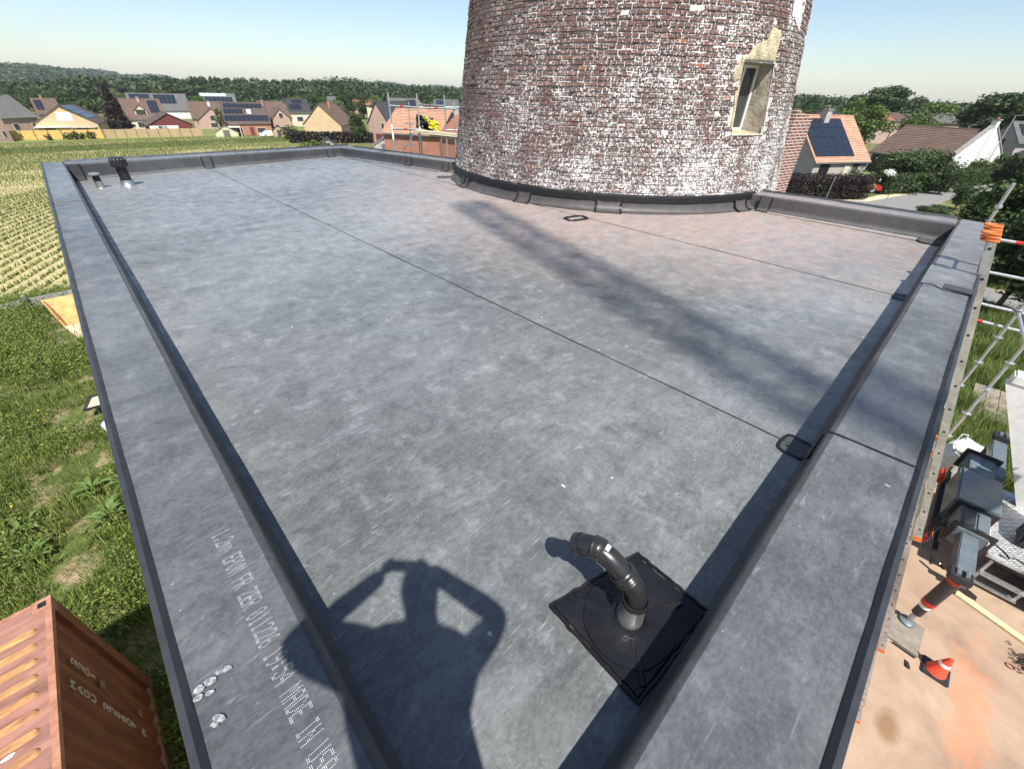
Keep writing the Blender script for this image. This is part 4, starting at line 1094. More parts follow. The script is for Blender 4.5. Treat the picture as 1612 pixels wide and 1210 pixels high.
mb = MB(); zz = gz(-2, 22.5); mb.hexa([(-2.55,23.1,zz+.10), (-1.0,23.1,zz+.10), (-1.0,21.6,zz+.05), (-2.2,21.6,zz+.05), (-2.55,23.1,zz+.14), (-1.0,23.1,zz+.14), (-1.0,21.6,zz+.09), (-2.2,21.6,zz+.09)]); mb.obj('panel', M_SAND, sp_)
fr_ = thing('metal_frame', 'small dark open metal frame lying in the weeds by the roof edge', 'frame', P(15, -2.1, -7.7))
pts = [P(14.84,-2.30,-7.62), P(15.5,-2.12,-7.62), P(15.5,-1.3,-7.62), P(14.7,-1.3,-7.62)]
for i in range(4): MB().bar(pts[i], pts[(i+1)%4], .05, .06).obj('frame_bar', M_BLKM, fr_)
MB().add([tuple(p-Vector((0,0,.02))) for p in pts], [(0,1,2,3)]).obj('floor_sheet', M_SAND, fr_)
bk = thing('bucket', 'pale bucket half hidden under the left roof edge', 'bucket', P(12.6, -1.9, -7.7)); c_ = gp(172, 682); bk.location = c_
mb = MB(); mb.tube([c_+Vector((.12,0,z)) for z in (.0,.32,.33)], [.13,.17,.17], 16, False); mb.tube([c_+Vector((.12,0,z)) for z in (.31,.02)], [.155,.12], 16); mb.obj('pail', M_WHITE, bk, True)
mb = MB(); mb.tube([c_+Vector((.12+.17*math.cos(a), .17*math.sin(a)*.3-.05, .33-.1*abs(math.sin(a)))) for a in np.linspace(0, 3.14, 10)], .006, 5); mb.obj('bail', M_GALV, bk, True)

# ------------------------------------------------------------------ ladder on the right wall
lad = thing('extension_ladder', 'three-part aluminium ladder with orange end caps leaning on the right parapet', 'ladder', P(-2.55, 6.1, -8.5))
l0 = P(-.312-.0, 5.862, -1.0774); ld = Vector((.0051, -.29593, -.9552)).normalized(); lw = Vector((1, 0, 0)); ln_ = Vector((0, .955, -.296))
def section(k0, k1, off, width, x0):
    a = l0+ld*(k0*.28)+ln_*off; b = l0+ld*(k1*.28)+ln_*off
    for s in (0, 1):
        o_ = Vector((x0-5.862+s*width, 0, 0)); rl = MB(); rl.bar(a+o_, b+o_, .072, .026, lw); r_ = rl.obj('stile', M_LAD, lad)
        if s == 0:
            k = math.ceil(k0+.2)
            while k < k1-.2:
                q = l0+ld*(k*.28)+ln_*off+o_-lw*.0135; hl = MB(); hl.tube([q, q+lw*.002], .013, 10); hl.obj('rung_hole', M_BLK, r_); k += 1
        for (q, sgn) in ((a, 1), (b, -1)):
            MB().bar(q+o_-ld*(.02*sgn), q+o_+ld*(.05*sgn), .078, .034, lw).obj('end_cap', M_ORANGE, lad)
    k = math.ceil(k0+.2)
    while k < k1-.2:
        q = l0+ld*(k*.28)+ln_*off+Vector((x0-5.862, 0, 0)); MB().tube([q, q+lw*width], .014, 8).obj('rung', M_LAD, lad); k += 1
section(-.45, 12.6, 0., .42, 5.862); section(8.1, 20.5, .082, .40, 5.872); section(16.2, 27.2, .164, .38, 5.882)
tp_ = l0+ld*(-.45*.28)
mb = MB()
for s in (0, 1):
    for kk in range(3):
        c_ = tp_+Vector((s*.42-.0, 0, 0))-ld*.01+ld*(.03*kk)
        q = MB(); q.tube([c_+Vector((0, .075*math.cos(a), 0))+Vector((.055*math.sin(a), 0, 0)) for a in np.linspace(-2.3, 2.3, 16)], .011, 8); q.obj('roller_cap', M_ORANGE, lad, True)

# ------------------------------------------------------------------ scaffold at the right corner
sca = thing('tube_scaffold', 'galvanised tube scaffold with red-banded rails at the right roof corner', 'scaffold', P(-.9, 10.2, -8.5))
def standard(U, V, ztop, par, rings=True, zb=-8.5):
    mb = MB(); mb.tube([P(U, V, zb), P(U, V, ztop)], .0242, 12); s = mb.obj('standard', M_GALV, par, True)
    if rings:
        z = -4.226+.5*math.floor((ztop-.3+4.226)/.5)
        while z > -8.3:
            q = MB(); q.tube([P(U, V, z-.005), P(U, V, z+.005)], .062, 8); q.obj('rosette', M_GALV, s); z -= .5
    q = MB(); q.box(P(U-.075, V-.075, zb), P(U+.075, V+.075, zb+.008)); q.obj('base_plate', M_GALV, s)
    return s
standard(-.345, 10.4, -.96, sca); standard(-1.33, 10.38, -1.3, sca); standard(-1.49, 9.33, -2.4, sca)
MB().tube([P(-.345, 10.4, -1.32), P(-.345, 10.4, -1.28)], .045, 12).obj('collar', M_GALV, sca)
def rail(a, b, par, bands=()):
    s = MB().tube([a, b], .0242, 10).obj('ledger', M_GALV, par, True)
    for t_ in bands:
        p = Vector(a).lerp(Vector(b), t_); d = (Vector(b)-Vector(a)).normalized(); MB().tube([p-d*.05, p+d*.05], .026, 10).obj('red_band', M_RED, s, True)
for z, bn in ((-1.76, (.30, .75)), (-2.26, (.17, .7)), (-2.77, ()), (-3.05, (.4,))): rail(P(-.345, 10.4, z), P(-1.95, 10.39, z), sca, bn)
rail(P(-1.33, 10.38, -2.77), P(-1.49, 9.33, -2.9), sca)
MB().tube([P(-1.49, 9.33, -4.9), P(-1.49, 9.33, -4.75)], .027, 10).obj('yellow_tag', mat('tag_yellow', (.75,.62,.05)), sca)

# ------------------------------------------------------------------ crane truck in the yard
trk = thing('crane_truck', 'dark grey loader crane truck with outriggers standing in the yard', 'truck', P(-5, 11.6, -8.5))
def tb(name, lo, hi, m_, par=None, bev=.015):
    """bevelled box given as (U,V,zrel) corners"""
    a, b = P(*lo), P(*hi); l_ = Vector([min(a[i], b[i]) for i in range(3)]); h_ = Vector([max(a[i], b[i]) for i in range(3)])
    bm = bmesh.new(); bmesh.ops.create_cube(bm, size=1)
    for v in bm.verts: v.co = Vector([(l_[i]+h_[i])/2+v.co[i]*(h_[i]-l_[i]) for i in range(3)])
    if bev: bmesh.ops.bevel(bm, geom=bm.edges[:], offset=bev, segments=2, affect='EDGES')
    me = bpy.data.meshes.new(name); bm.to_mesh(me); bm.free(); return link(name, me, m_, par or trk)
tb('outrigger_beam', (-2.68, 8.72, -7.12), (-2.94, 10.6, -6.86), M_STEELG)
tb('outrigger_beam', (-2.98, 12.5, -7.12), (-3.24, 14.3, -6.86), M_STEELG)
hs = tb('beam_housing', (-2.58, 9.95, -7.22), (-3.05, 13.1, -6.80), M_STEELG)
tb('crane_base', (-2.45, 10.75, -7.3), (-3.15, 12.05, -6.68), M_STEELG, None, .04)
for V_ in (10.0, 10.74, 12.06, 13.0): tb('housing_flange', (-2.50, V_, -7.28), (-3.14, V_+.05, -6.72), M_BLKM, None, .01)
tb('cover_plate', (-2.62, 10.15, -6.79), (-2.82, 10.68, -6.77), M_BLKM); tb('cover_plate', (-2.86, 10.15, -6.79), (-3.0, 10.68, -6.772), M_STEELG)
tb('cover_plate', (-2.60, 12.2, -6.79), (-2.78, 12.9, -6.77), M_STEELG); tb('white_strip', (-3.06, 9.96, -6.92), (-3.075, 10.45, -6.85), M_WHITE, None, .003)
for (V_, U_, lab) in ((8.60, -2.72, 0), (14.35, -3.1, 1)):
    lg = MB(); lg.tube([P(U_, V_, -7.75), P(U_, V_, -6.78)], .105, 18); lo_ = lg.obj('leg_housing', M_BLKM, trk, True)
    MB().tube([P(U_, V_, -8.1), P(U_, V_, -7.75)], .082, 16).obj('leg_sleeve', M_BLKM, lo_, True)
    MB().tube([P(U_, V_, -7.74), P(U_, V_, -7.64)], .1075, 16).obj('red_band', M_RED, lo_, True)
    MB().tube([P(U_, V_, -7.85), P(U_, V_, -7.755)], .0845, 16).obj('white_band', M_WHITE, lo_, True)
    MB().tube([P(U_, V_, -6.98), P(U_, V_, -6.90)], .1075, 16).obj('red_band', M_RED, lo_, True)
    MB().tube([P(U_, V_, -8.44), P(U_, V_, -8.1)], .045, 14).obj('leg_ram', M_ALU, lo_, True)
    MB().tube([P(U_, V_, -8.485+.04), P(U_, V_, -8.44+.04), P(U_, V_, -8.40+.04)], [.13, .13, .06], 18).obj('foot', M_STEELG, lo_, True)
    tb('end_cap', (U_-.16, V_-.14, -6.86), (U_+.16, V_+.14, -6.74), M_BLKM)
    for dz, du in ((-6.72, .05), (-6.70, -.06)): MB().tube([P(U_+du, V_-.06, dz), P(U_+du, V_+.08, dz)], .03, 10).obj('hose_fitting', M_ALU, trk, True)
for k in range(5):
    o_ = .03*k; q = MB(); q.tube([P(-2.50+o_*.5, 10.2+.1*k, -6.95), P(-2.38+o_, 9.9, -7.1-.05*k), P(-2.42, 9.3-.1*k, -7.22+.03*k), P(-2.55+.02*k, 8.75, -6.95+.02*k)], .014, 7); q.obj('hydraulic_hose', M_BLK, trk, True)
for V_ in (9.75, 12.1):
    tl = tb('tail_light', (-2.30, V_, -7.38), (-2.36, V_+.42, -7.2), M_RED, None, .012)
    tb('indicator', (-2.37, V_+.05, -7.36), (-2.41, V_+.38, -7.16), mat('amber_lens', (.65,.18,.03)), tl, .008)
    tb('light_bracket', (-2.42, V_+.05, -7.5), (-2.6, V_+.35, -7.42), M_BLKM)
tb('rear_bumper', (-2.42, 9.9, -7.62), (-2.58, 13.0, -7.46), M_BLKM)
def treadmat():
    m_, t, b = newmat('tread_plate'); g = G(t); pos = g.pos()
    ck = g.n('ShaderNodeTexChecker'); ck.inputs['Scale'].default_value = 14.; g.l(pos, ck.inputs['Vector'])
    w1 = g.n('ShaderNodeTexWave', bands_direction='DIAGONAL'); w1.inputs['Scale'].default_value = 9; g.l(pos, w1.inputs['Vector'])
    g.l(g.ramp(g.noise(pos, 6, 4), [(.3, (.42,.42,.41)), (.7, (.62,.62,.61))]), b.inputs['Base Color'])
    b.inputs['Metallic'].default_value = .6; b.inputs['Roughness'].default_value = .42
    g.bump(g.math('MULTIPLY', w1.outputs['Fac'], ck.outputs['Fac']), .9, .01, b); return m_
M_TREAD = treadmat()
dk = tb('tread_deck', (-3.28, 10.35, -7.42), (-9.2, 12.95, -7.34), M_TREAD, None, .006)
mb = MB()
for i in range(14):
    for j in range(22):
        u, v = -3.36-.1*i-(j%2)*.05, 10.45+.115*j; a = .8 if (i+j) % 2 else -.8; d = Vector((math.cos(a), math.sin(a), 0))*.026
        c_ = P(u, v, -7.338); mb.bar(c_-d, c_+d, .012, .005)
q = mb.obj('tread_pattern', M_ALU, dk); q['kind'] = 'stuff'
for V_ in (10.7, 12.4): tb('chassis_rail', (-2.6, V_, -7.75), (-9.4, V_+.2, -7.45), M_BLKM)
for (U_, V_) in ((-7.4, 10.3), (-7.4, 12.55), (-5.6, 10.3), (-5.6, 12.55)):
    wh = MB(); wh.tube([P(U_, V_, -8.0), P(U_, V_+.06, -8.0), P(U_, V_+.36, -8.0), P(U_, V_+.42, -8.0)], [.42, .5, .5, .42], 28); w_ = wh.obj('wheel', M_BLK, trk, True)
    MB().tube([P(U_, V_-.01, -8.0), P(U_, V_+.43, -8.0)], .24, 20).obj('rim', M_GALV, w_, True)
cb = tb('cab', (-9.6, 10.35, -7.9), (-11.6, 12.95, -5.3), M_WHITE, None, .12); tb('windscreen', (-11.61, 10.6, -6.6), (-11.63, 12.7, -5.6), M_GLASS, cb)
# folding step below the deck, lying along the side
st_ = tb('step_stringer', (-3.33, 10.18, -7.95), (-3.38, 10.23, -7.36), M_ALU, None, .004); tb('step_stringer', (-3.95, 10.18, -7.95), (-4.0, 10.23, -7.36), M_ALU, None, .004)
for z in (-7.93, -7.68): tb('step_tread', (-3.34, 10.08, z-.02), (-3.99, 10.22, z+.015), M_ALU, None, .004)
for (U_, V_) in ((-3.42, 10.6), (-3.8, 10.45)):
    MB().tube([P(U_+.16*math.cos(a), V_+.10*math.sin(a)+.1*math.cos(a), -7.325) for a in np.linspace(0, 4.6, 14)], .013, 7).obj('lashing_ring', M_BLKM, trk, True)
# crane column and arms (lattice arm: unseen, shaped and placed for its faint roof shadow)
tb('crane_column', (-3.9, 11.25, -7.35), (-4.5, 11.85, -4.6), M_BLKM, None, .05)
tb('hose_reel', (-3.62, 11.0, -7.3), (-3.9, 11.5, -6.9), M_BLK, None, .06)
def arm(name, a, b, w_, h, m_, up=(0,0,1)):
    q = MB(); q.bar(P(*a), P(*b), w_, h, up); return q.obj(name, m_, trk)
arm('stowed_arm', (-4.02, 12.60, -7.34), (-2.42, 12.60, -4.6), .3, .62, M_WHITE, (0, 1, 0))
tb('arm_head', (-2.18, 12.43, -4.72), (-2.75, 12.77, -4.50), M_WHITE, None, .03)
arm('main_arm', (-4.2, 11.55, -4.7), (-14.6, -4.75, 20.2), .5, .55, M_WHITE)
la, lb = P(-14.6, -4.7, 20.4), P(-6.6, -2.2, 20.5); ldv = (lb-la).normalized(); lsd = ldv.cross(Vector((0,0,1))).normalized(); lup = lsd.cross(ldv)
mb = MB(); lc = lambda t_, i, j: la.lerp(lb, t_)+lsd*(.25*i)+lup*(.25*j)
for i in (-1, 1):
    for j in (-1, 1): mb.bar(lc(0, i, j), lc(1, i, j), .10, .10)
nb = 18
for k in range(nb):
    t0, t1 = k/nb, (k+1)/nb; sg = 1 if k % 2 else -1
    for j in (-1, 1): mb.bar(lc(t0, -sg, j), lc(t1, sg, j), .07, .07)
    for i in (-1, 1): mb.bar(lc(t0, i, -sg), lc(t1, i, sg), .07, .07)
for t0 in (0, 1):
    for i in (-1, 1): mb.bar(lc(t0, i, -1), lc(t0, i, 1), .1, .1)
    for j in (-1, 1): mb.bar(lc(t0, -1, j), lc(t0, 1, j), .1, .1)
mb.obj('shadow_lattice_arm', M_WHITE, trk)
# things standing about it
pd = thing('outrigger_pad', 'square grey board under the front outrigger foot', 'board', P(-2.78, 8.33, -8.5))
sh = MB(); sh.hexa([P(-2.45,8.0,-8.486), P(-2.5,8.75,-8.486), P(-3.0,8.7,-8.486), P(-2.98,7.95,-8.486), P(-2.45,8.0,-8.446), P(-2.5,8.75,-8.446), P(-3.0,8.7,-8.446), P(-2.98,7.95,-8.446)]); sh.obj('board', mat('pad_grey', (.24,.21,.17), (.15,.13,.11), 6, .8, .4, .01), pd)
MB().bar(P(-2.6,7.93,-8.46), P(-2.95,7.9,-8.46), .02, .03).obj('handle', M_BLKM, pd)
pk = thing('timber_plank', 'long pale timber plank lying on the concrete yard', 'plank', P(-4, 9.95, -8.49))
MB().bar(P(-3.36, 10.14, -8.455), P(-6.2, 9.35, -8.455), .14, .05).obj('board', mat('plank_pale', (.62,.56,.30), (.48,.42,.22), 5, .75, .4, .006), pk)
cn = thing('traffic_cone', 'red traffic cone with white band beside the outrigger pad', 'cone', P(-3.25, 7.92, -8.488)); c_ = P(-3.25, 7.92, -8.488)
bs_ = tb('base', (-3.45, 7.72, -8.488), (-3.05, 8.12, -8.45), M_BLKM, cn, .02)
MB().tube([c_+Vector((0,0,z)) for z in (.035,.05,.50)], [.155,.14,.030], 24).obj('cone_body', M_CONE, cn, True)
MB().tube([c_+Vector((0,0,z)) for z in (.25,.345)], [.0905,.0692], 24, False).obj('white_band', M_WHITE, cn, True)
ch_ = thing('chain_pile', 'heap of dark rusty chain on the concrete yard', 'chain', P(-4.3, 9.29, -8.48)); r = random.Random(3)
M_CHAIN = mat('chain_rust', (.10,.075,.055), (.05,.04,.03), 20, .6, .3, .004, metal=.4)
for k in range(70):
    a, d = r.uniform(0, 6.28), abs(r.gauss(0, .13)); cc = P(-4.42+d*math.cos(a), 9.3+1.3*d*math.sin(a), -8.465+max(0, .13-.5*d)*r.random())
    ax = Vector((r.gauss(0,1), r.gauss(0,1), r.gauss(0,.6))).normalized(); b_ = ax.cross(Vector((.3,.2,1))).normalized()
    MB().tube([cc+ax*.034*math.cos(t_)+b_*.02*math.sin(t_) for t_ in np.linspace(0, 6.283, 11)], .0065, 5, False).obj('link', M_CHAIN, ch_, True)
MB().tube([P(-4.22+.06*math.cos(t_), 9.05+.05*math.sin(t_), -8.47) for t_ in np.linspace(0, 6.283, 16)], .009, 6, False).obj('hook_ring', mat('dull_red', (.25,.06,.05)), ch_, True)
we = thing('small_wedge', 'small dark wedge on the concrete beside the cone', 'wedge', P(-2.86, 7.55, -8.488)); q_ = P(-2.86, 7.6, -8.487)
MB().add([q_+Vector(v) for v in ((0,0,0),(.16,.04,0),(.15,-.03,0),(0,0,.05),(.0,-.05,0),(0,-.05,.05))], [(0,1,2,4),(0,3,1),(3,5,2,1),(4,2,5),(0,4,5,3)]).obj('block', M_BLKM, we)
# bulk bag
bag = thing('bulk_bag', 'sagging white woven bulk bag of rubble with yellow print', 'bag', P(-3.0, 14.9, -8.5))
mb = MB(); n = 28; prof = [(.40,0.,1), (.52,.12,1), (.56,.38,1), (.53,.62,1), (.50,.80,1.2), (.44,.84,1.2), (.38,.66,1), (.2,.60,1), (.02,.62,1)]
bc = P(-3.0, 14.75, -8.49)
for j, (rr, z, k_) in enumerate(prof):
    for i in range(n):
        a = 2*math.pi*i/n; e = lambda c_: math.copysign(abs(c_)**.62, c_)
        nz_ = 1+.16*mnoise.noise(Vector((math.cos(a)*1.6, math.sin(a)*1.6, z*3)))
        mb.v.append((bc.x+e(math.cos(a))*rr*1.15*nz_, bc.y+e(math.sin(a))*rr*nz_, bc.z+z*(1+.35*k_*mnoise.noise(Vector((math.cos(a)*2, math.sin(a)*2, 4))) if z > .1 else 1)))
for j in range(len(prof)-1):
    for i in range(n): a = j*n+i; b = j*n+(i+1)%n; mb.f.append((a, b, b+n, a+n))
mb.f.append(tuple((len(prof)-1)*n+i for i in range(n)))
M_BAG = mat('woven_white', (.74,.73,.70), (.52,.51,.48), 9, .8, .5, .02)
bg_ = mb.obj('sack', M_BAG, bag, True)
mb = MB()
for i in range(9):
    for j in range(6):
        a = math.radians(200+9*i); rr = .57+.012*mnoise.noise(Vector((i, j, 0))); e = lambda c_: math.copysign(abs(c_)**.62, c_)
        z = .2+.075*j; f2 = 1+.16*mnoise.noise(Vector((math.cos(a)*1.6, math.sin(a)*1.6, z*3)))
        mb.v.append((bc.x+e(math.cos(a))*rr*1.16*f2, bc.y+e(math.sin(a))*rr*1.02*f2, bc.z+z))
mb.f += [(i*6+j, i*6+j+1, i*6+j+7, i*6+j+6) for i in range(8) for j in range(5)]
mb.obj('yellow_print', mat('print_yellow', (.78,.66,.04), (.6,.5,.03), 9, .7, .2, .01), bag, True)
for a in (.6, 2.1, 3.9, 5.2):
    d = Vector((math.cos(a)*.55, math.sin(a)*.5, 0)); s_ = Vector((-d.y, d.x, 0)).normalized()
    MB().tube([bc+d+s_*.12+Vector((0,0,.72)), bc+d*1.05+s_*.07+Vector((0,0,.98)), bc+d*1.05-s_*.07+Vector((0,0,.98)), bc+d-s_*.12+Vector((0,0,.72))], .014, 6).obj('lifting_loop', M_BAG, bag, True)
r = random.Random(8)
for k in range(26):
    a, d = r.uniform(0,6.28), r.uniform(0,.36); c_ = bc+Vector((math.cos(a)*d*1.1, math.sin(a)*d, .60+r.uniform(0,.06))); s = r.uniform(.03,.08)
    q = MB(); q.hexa([c_+Vector((sx*s*r.uniform(.6,1.2), sy*s*r.uniform(.6,1.2), sz*s*.7)) for sz in (-1,1) for sx, sy in ((-1,-1),(1,-1),(1,1),(-1,1))]); q.obj('rubble', M_CONC, bag)
bp = thing('bent_pipe', 'bent dark rod leaning on the white bulk bag', 'rod', P(-2.6, 14.0, -8.48))
MB().tube([P(-2.70,13.95,-8.47), P(-2.75,14.15,-8.0), P(-2.95,14.45,-7.62), P(-3.02,14.55,-7.58)], .022, 8).obj('rod', M_BLKM, bp, True)

# grass, path, boards on the right
L_GRASS = leafmat('grass_blade', [(.045,.08,.012), (.095,.15,.025), (.16,.22,.05), (.26,.27,.10)], .3)
def grass_right():
    pts = []; r = random.Random(11)
    for _ in range(26000):
        x = r.uniform(13.8, 31); y = r.uniform(-9, -.6)
        if x < 14.8 and r.random() > .4: continue
        pts.append((x, y, gz(x, y), r.uniform(.5, 1.4)*(1.5 if mnoise.noise(Vector((x*.4, y*.4, 1))) > .1 else .8)))
    for _ in range(14000):
        x = r.uniform(35.5, 52); y = r.uniform(-9, 3); pts.append((x, y, gz(x, y), r.uniform(.4, .9)))
    v, q = blades(pts, 6, .30, .09, .012, .7, 12)
    tag(link('long_grass', np_mesh('long_grass', v, q), L_GRASS), 'long bright grass on the bank behind the yard', 'grass', kind='stuff')
grass_right()
struct(sheet('path', list(np.arange(31.2, 35.3, 1.)), list(np.arange(-30, 14, 2.)), M_ROAD, .02))
bo = thing('weathered_boards', 'grey board panel lying tilted in the long grass behind the scaffold', 'board', gp(1590, 640))
c_ = gp(1590, 655)
for k in range(3): MB().bar(c_+Vector((1.2-.0, .9-.34*k, .25)), c_+Vector((-1.0, .9-.34*k, .12)), .32, .03).obj('plank', mat('weathered_wood', (.30,.25,.20), (.17,.14,.11), 6, .85, .5, .01), bo)

# ------------------------------------------------------------------ scaffold and trestle behind the tower's left edge
sc2 = thing('tower_scaffold', 'grey tube scaffold with guard rails at the left side of the tower', 'scaffold', P(12.7, 8.2, -8.5))
SP = {}
for nm, px, pt, d in (('a', 617, 146, 15.0), ('b', 660.5, 147, 14.6), ('c', 702, 150, 16.2), ('d', 716, 160, 15.0)):
    q = at_dist(px, 200, d); q0 = at_dist(px-(3 if nm in 'ab' else 2), pt, d)
    SP[nm] = (q.x, q.y, q0.z)
    s_ = MB().tube([(q.x, q.y, gz(q.x, q.y)), (q.x, q.y, q0.z)], .0242, 10).obj('standard', M_GALV, sc2, True)
    if nm in 'ab':
        zb = at_dist(px+5, 239+5*(nm == 'b'), d).z; MB().tube([(q.x, q.y, zb), (q.x, q.y, zb+.012)], .075, 8).obj('collar_plate', M_GALV, s_)
        MB().tube([(q.x, q.y, zb+.32), (q.x, q.y, zb+.72)], .029, 10).obj('white_sleeve', M_WHITE, s_, True)
    MB().box((q.x-.08, q.y-.08, gz(q.x, q.y)), (q.x+.08, q.y+.08, gz(q.x, q.y)+.01)).obj('base_plate', M_GALV, s_)
def sl_(nm, py, px=None): x, y, _ = SP[nm]; return Vector((x, y, at_dist(px or 660, py, math.hypot(x, y)).z))
rail(sl_('a', 166.5, 616), sl_('b', 169.5, 660), sc2, (.45,)); rail(sl_('b', 169.5, 660), sl_('d', 171.5, 712)+Vector((.1,-.05,0)), sc2, (.45,))
rail(sl_('b', 164.5, 660), sl_('c', 168, 702), sc2, (.4,)); rail(sl_('c', 169, 702), sl_('c', 169, 702)+Vector((1.6,-.6,0)), sc2)
rail(sl_('a', 203, 619), sl_('b', 204, 662), sc2, (.5,)); rail(sl_('c', 205, 703), sl_('c', 205, 703)+Vector((.9,-.4,0)), sc2)
for i, (p0, p1, lab) in enumerate((((655,206),(742,197),'long pale scaffold plank reaching to the tower, the longer one'), ((677,212),(742,203),'shorter pale scaffold plank under the longer plank by the tower'))):
    a, b = at_dist(*p0, 14.5), at_dist(*p1, 12.9); b.z = a.z
    t_ = thing('scaffold_plank', lab, 'plank', a); MB().bar(a, b, .23, .05).obj('board', mat('plank_new', (.60,.54,.40), (.48,.42,.28), 4, .75, .3, .006), t_)
tr = thing('trestle_ladder', 'aluminium trestle ladder standing inside the left scaffold', 'ladder', at_dist(650, 300, 15.2))
def lp(px, py, d=15.2): return at_dist(px, py, d)
for (a, b) in (((643,160),(632,243)), ((658,196),(650,244))):
    q0, q1 = lp(*a), lp(*b); q2 = q1+(q1-q0).normalized()*0; MB().bar(q0, Vector((q1.x, q1.y, gz(q1.x,q1.y))) , .06, .03).obj('stile', M_ALU, tr)
for py in (195, 212, 229): MB().bar(lp(637, py), lp(653, py-1), .035, .035).obj('rung', M_ALU, tr)
MB().bar(lp(636, 234), lp(650, 214), .03, .03).obj('brace', M_ALU, tr)
cl = thing('work_jacket', 'yellow and black jacket hung over the left scaffold rail', 'jacket', lp(675, 195, 14.8))
def cloth(px0, py0, px1, py1, d, name, m_, seed, par):
    mb = MB(); n = 10
    for i in range(n+1):
        for j in range(n+1):
            px = px0+(px1-px0)*i/n; py = py0+(py1-py0)*j/n + 6*i/n; e = .12*mnoise.noise(Vector((i*.7, j*.45, seed)))
            mb.v.append(tuple(at_dist(px+1.8*mnoise.noise(Vector((i*.6, j*.6, seed+3))), py, d+e)))
    for i in range(n):
        for j in range(n):
            if mnoise.noise(Vector((i*.5, j*.5, seed+7))) < -.32 and (i in (0, n-1) or j in (0, n-1)): continue
            q = i*(n+1)+j; mb.f.append((q, q+1, q+n+2, q+n+1))
    o = mb.obj(name, m_, par, True); md = o.modifiers.new('thickness', 'SOLIDIFY'); md.thickness = .02; return o
M_HIV = mat('hi_vis_yellow', (.80,.72,.05), (.6,.5,.03), 7, .8, .3, .02)
cloth(655, 180, 682, 201, 14.75, 'dark_cloth', M_BLK, 1, cl); cloth(676, 188, 691, 201, 14.6, 'yellow_cloth', M_HIV, 5, cl); cloth(667, 182, 675, 188, 14.6, 'yellow_sleeve', M_HIV, 9, cl)
# a short brick pier standing against the tower on the right
pr_ = thing('brick_pier', 'red brick wall end with white joints behind the right edge of the tower', 'wall', at_dist(1236, 240, 13.5))
qa, qb = at_dist(1225, 260, 12.4), at_dist(1252, 260, 13.2); mb = MB()
def wallbrick():
    m_, t, b = newmat('brick_wall_small'); g = G(t); pos = g.pos(); bt = g.n('ShaderNodeTexBrick')
    mp = g.n('ShaderNodeMapping'); mp.inputs['Rotation'].default_value = (R(90), 0, 0); g.l(pos, mp.inputs[0])
    cx = g.n('ShaderNodeCombineXYZ'); sp = g.n('ShaderNodeSeparateXYZ'); g.l(pos, sp.inputs[0])
    g.l(g.math('ADD', sp.outputs[0], sp.outputs[1]), cx.inputs[0]); g.l(sp.outputs[2], cx.inputs[1]); g.l(cx.outputs[0], bt.inputs['Vector'])
    bt.inputs['Scale'].default_value = 1; bt.inputs['Brick Width'].default_value = .2; bt.inputs['Row Height'].default_value = .0625; bt.inputs['Mortar Size'].default_value = .008
    bt.inputs['Color1'].default_value = (.24,.09,.06,1); bt.inputs['Color2'].default_value = (.14,.05,.04,1); bt.inputs['Mortar'].default_value = (.55,.52,.48,1)
    g.l(bt.outputs[0], b.inputs['Base Color']); b.inputs['Roughness'].default_value = .9
    g.bump(g.math('SUBTRACT', 1., bt.outputs['Fac']), .6, .01, b); return m_
M_BWALL = wallbrick()
za, zb2 = height_at(1225, 150, qa), height_at(1252, 192, qb)
dn = (qb-qa).normalized(); dp = Vector((-dn.y, dn.x, 0))
dn.z = 0
mb.hexa([Vector((qa.x,qa.y,-.2)), Vector((qb.x,qb.y,-.2)), Vector((qb.x,qb.y,-.2))+dp*.4, Vector((qa.x,qa.y,-.2))+dp*.4, Vector((qa.x,qa.y,height_at(1228,170,qa))), Vector((qb.x,qb.y,height_at(1247,186,qb))), Vector((qb.x,qb.y,height_at(1247,186,qb)))+dp*.4, Vector((qa.x,qa.y,height_at(1228,170,qa)))+dp*.4])
mb.obj('pier', M_BWALL, pr_)

# ------------------------------------------------------------------ houses
HM = {}
def wallmat(k, c): 
    if k not in HM: HM[k] = mat('house_wall_'+k, c, tuple(v*.82 for v in c), 1.2, .9, .3, .02)
    return HM[k]
def roofmat(k, c):
    k = 'roof_'+k
    if k in HM: return HM[k]
    m_, t, b = newmat('house_roof_'+k); g = G(t); tc = g.pos()
    n = g.noise(tc, 1.1, 5, .65); n2 = g.noise(tc, 9, 3)
    cc = g.ramp(n, [(.3, tuple(v*.68 for v in c)), (.7, tuple(v*1.15 for v in c))])
    cc = g.mix(.25, cc, g.ramp(n2, [(.3, tuple(v*.5 for v in c)), (.7, tuple(v*1.3 for v in c))]))
    g.l(cc, b.inputs['Base Color']); b.inputs['Roughness'].default_value = .85; b.inputs['Specular IOR Level'].default_value = .25
    HM[k] = m_; return m_
W_YEL, W_RED, W_PINK, W_WHT, W_CRM, W_GRY, W_DRED = (wallmat(k, c) for k, c in (('yellow', (.56,.42,.25)), ('red', (.36,.17,.115)), ('pink', (.45,.31,.25)), ('white', (.74,.72,.68)), ('cream', (.62,.55,.43)), ('grey', (.40,.37,.34)), ('darkred', (.15,.035,.032))))
R_BRN, R_DRK, R_GRY, R_ORG, R_BLK, R_RBR = (roofmat(k, c) for k, c in (('brown', (.145,.10,.078)), ('dark', (.105,.082,.072)), ('grey', (.14,.138,.135)), ('orange', (.43,.25,.17)), ('black', (.055,.056,.06)), ('redbrown', (.33,.145,.10))))
M_PV = mat('solar_glass', (.018,.022,.035), (.012,.015,.024), 2, .12, 0, spec=.6)
M_PVF = mat('solar_frame', (.10,.105,.115), None, 5, .4, 0, metal=.5)
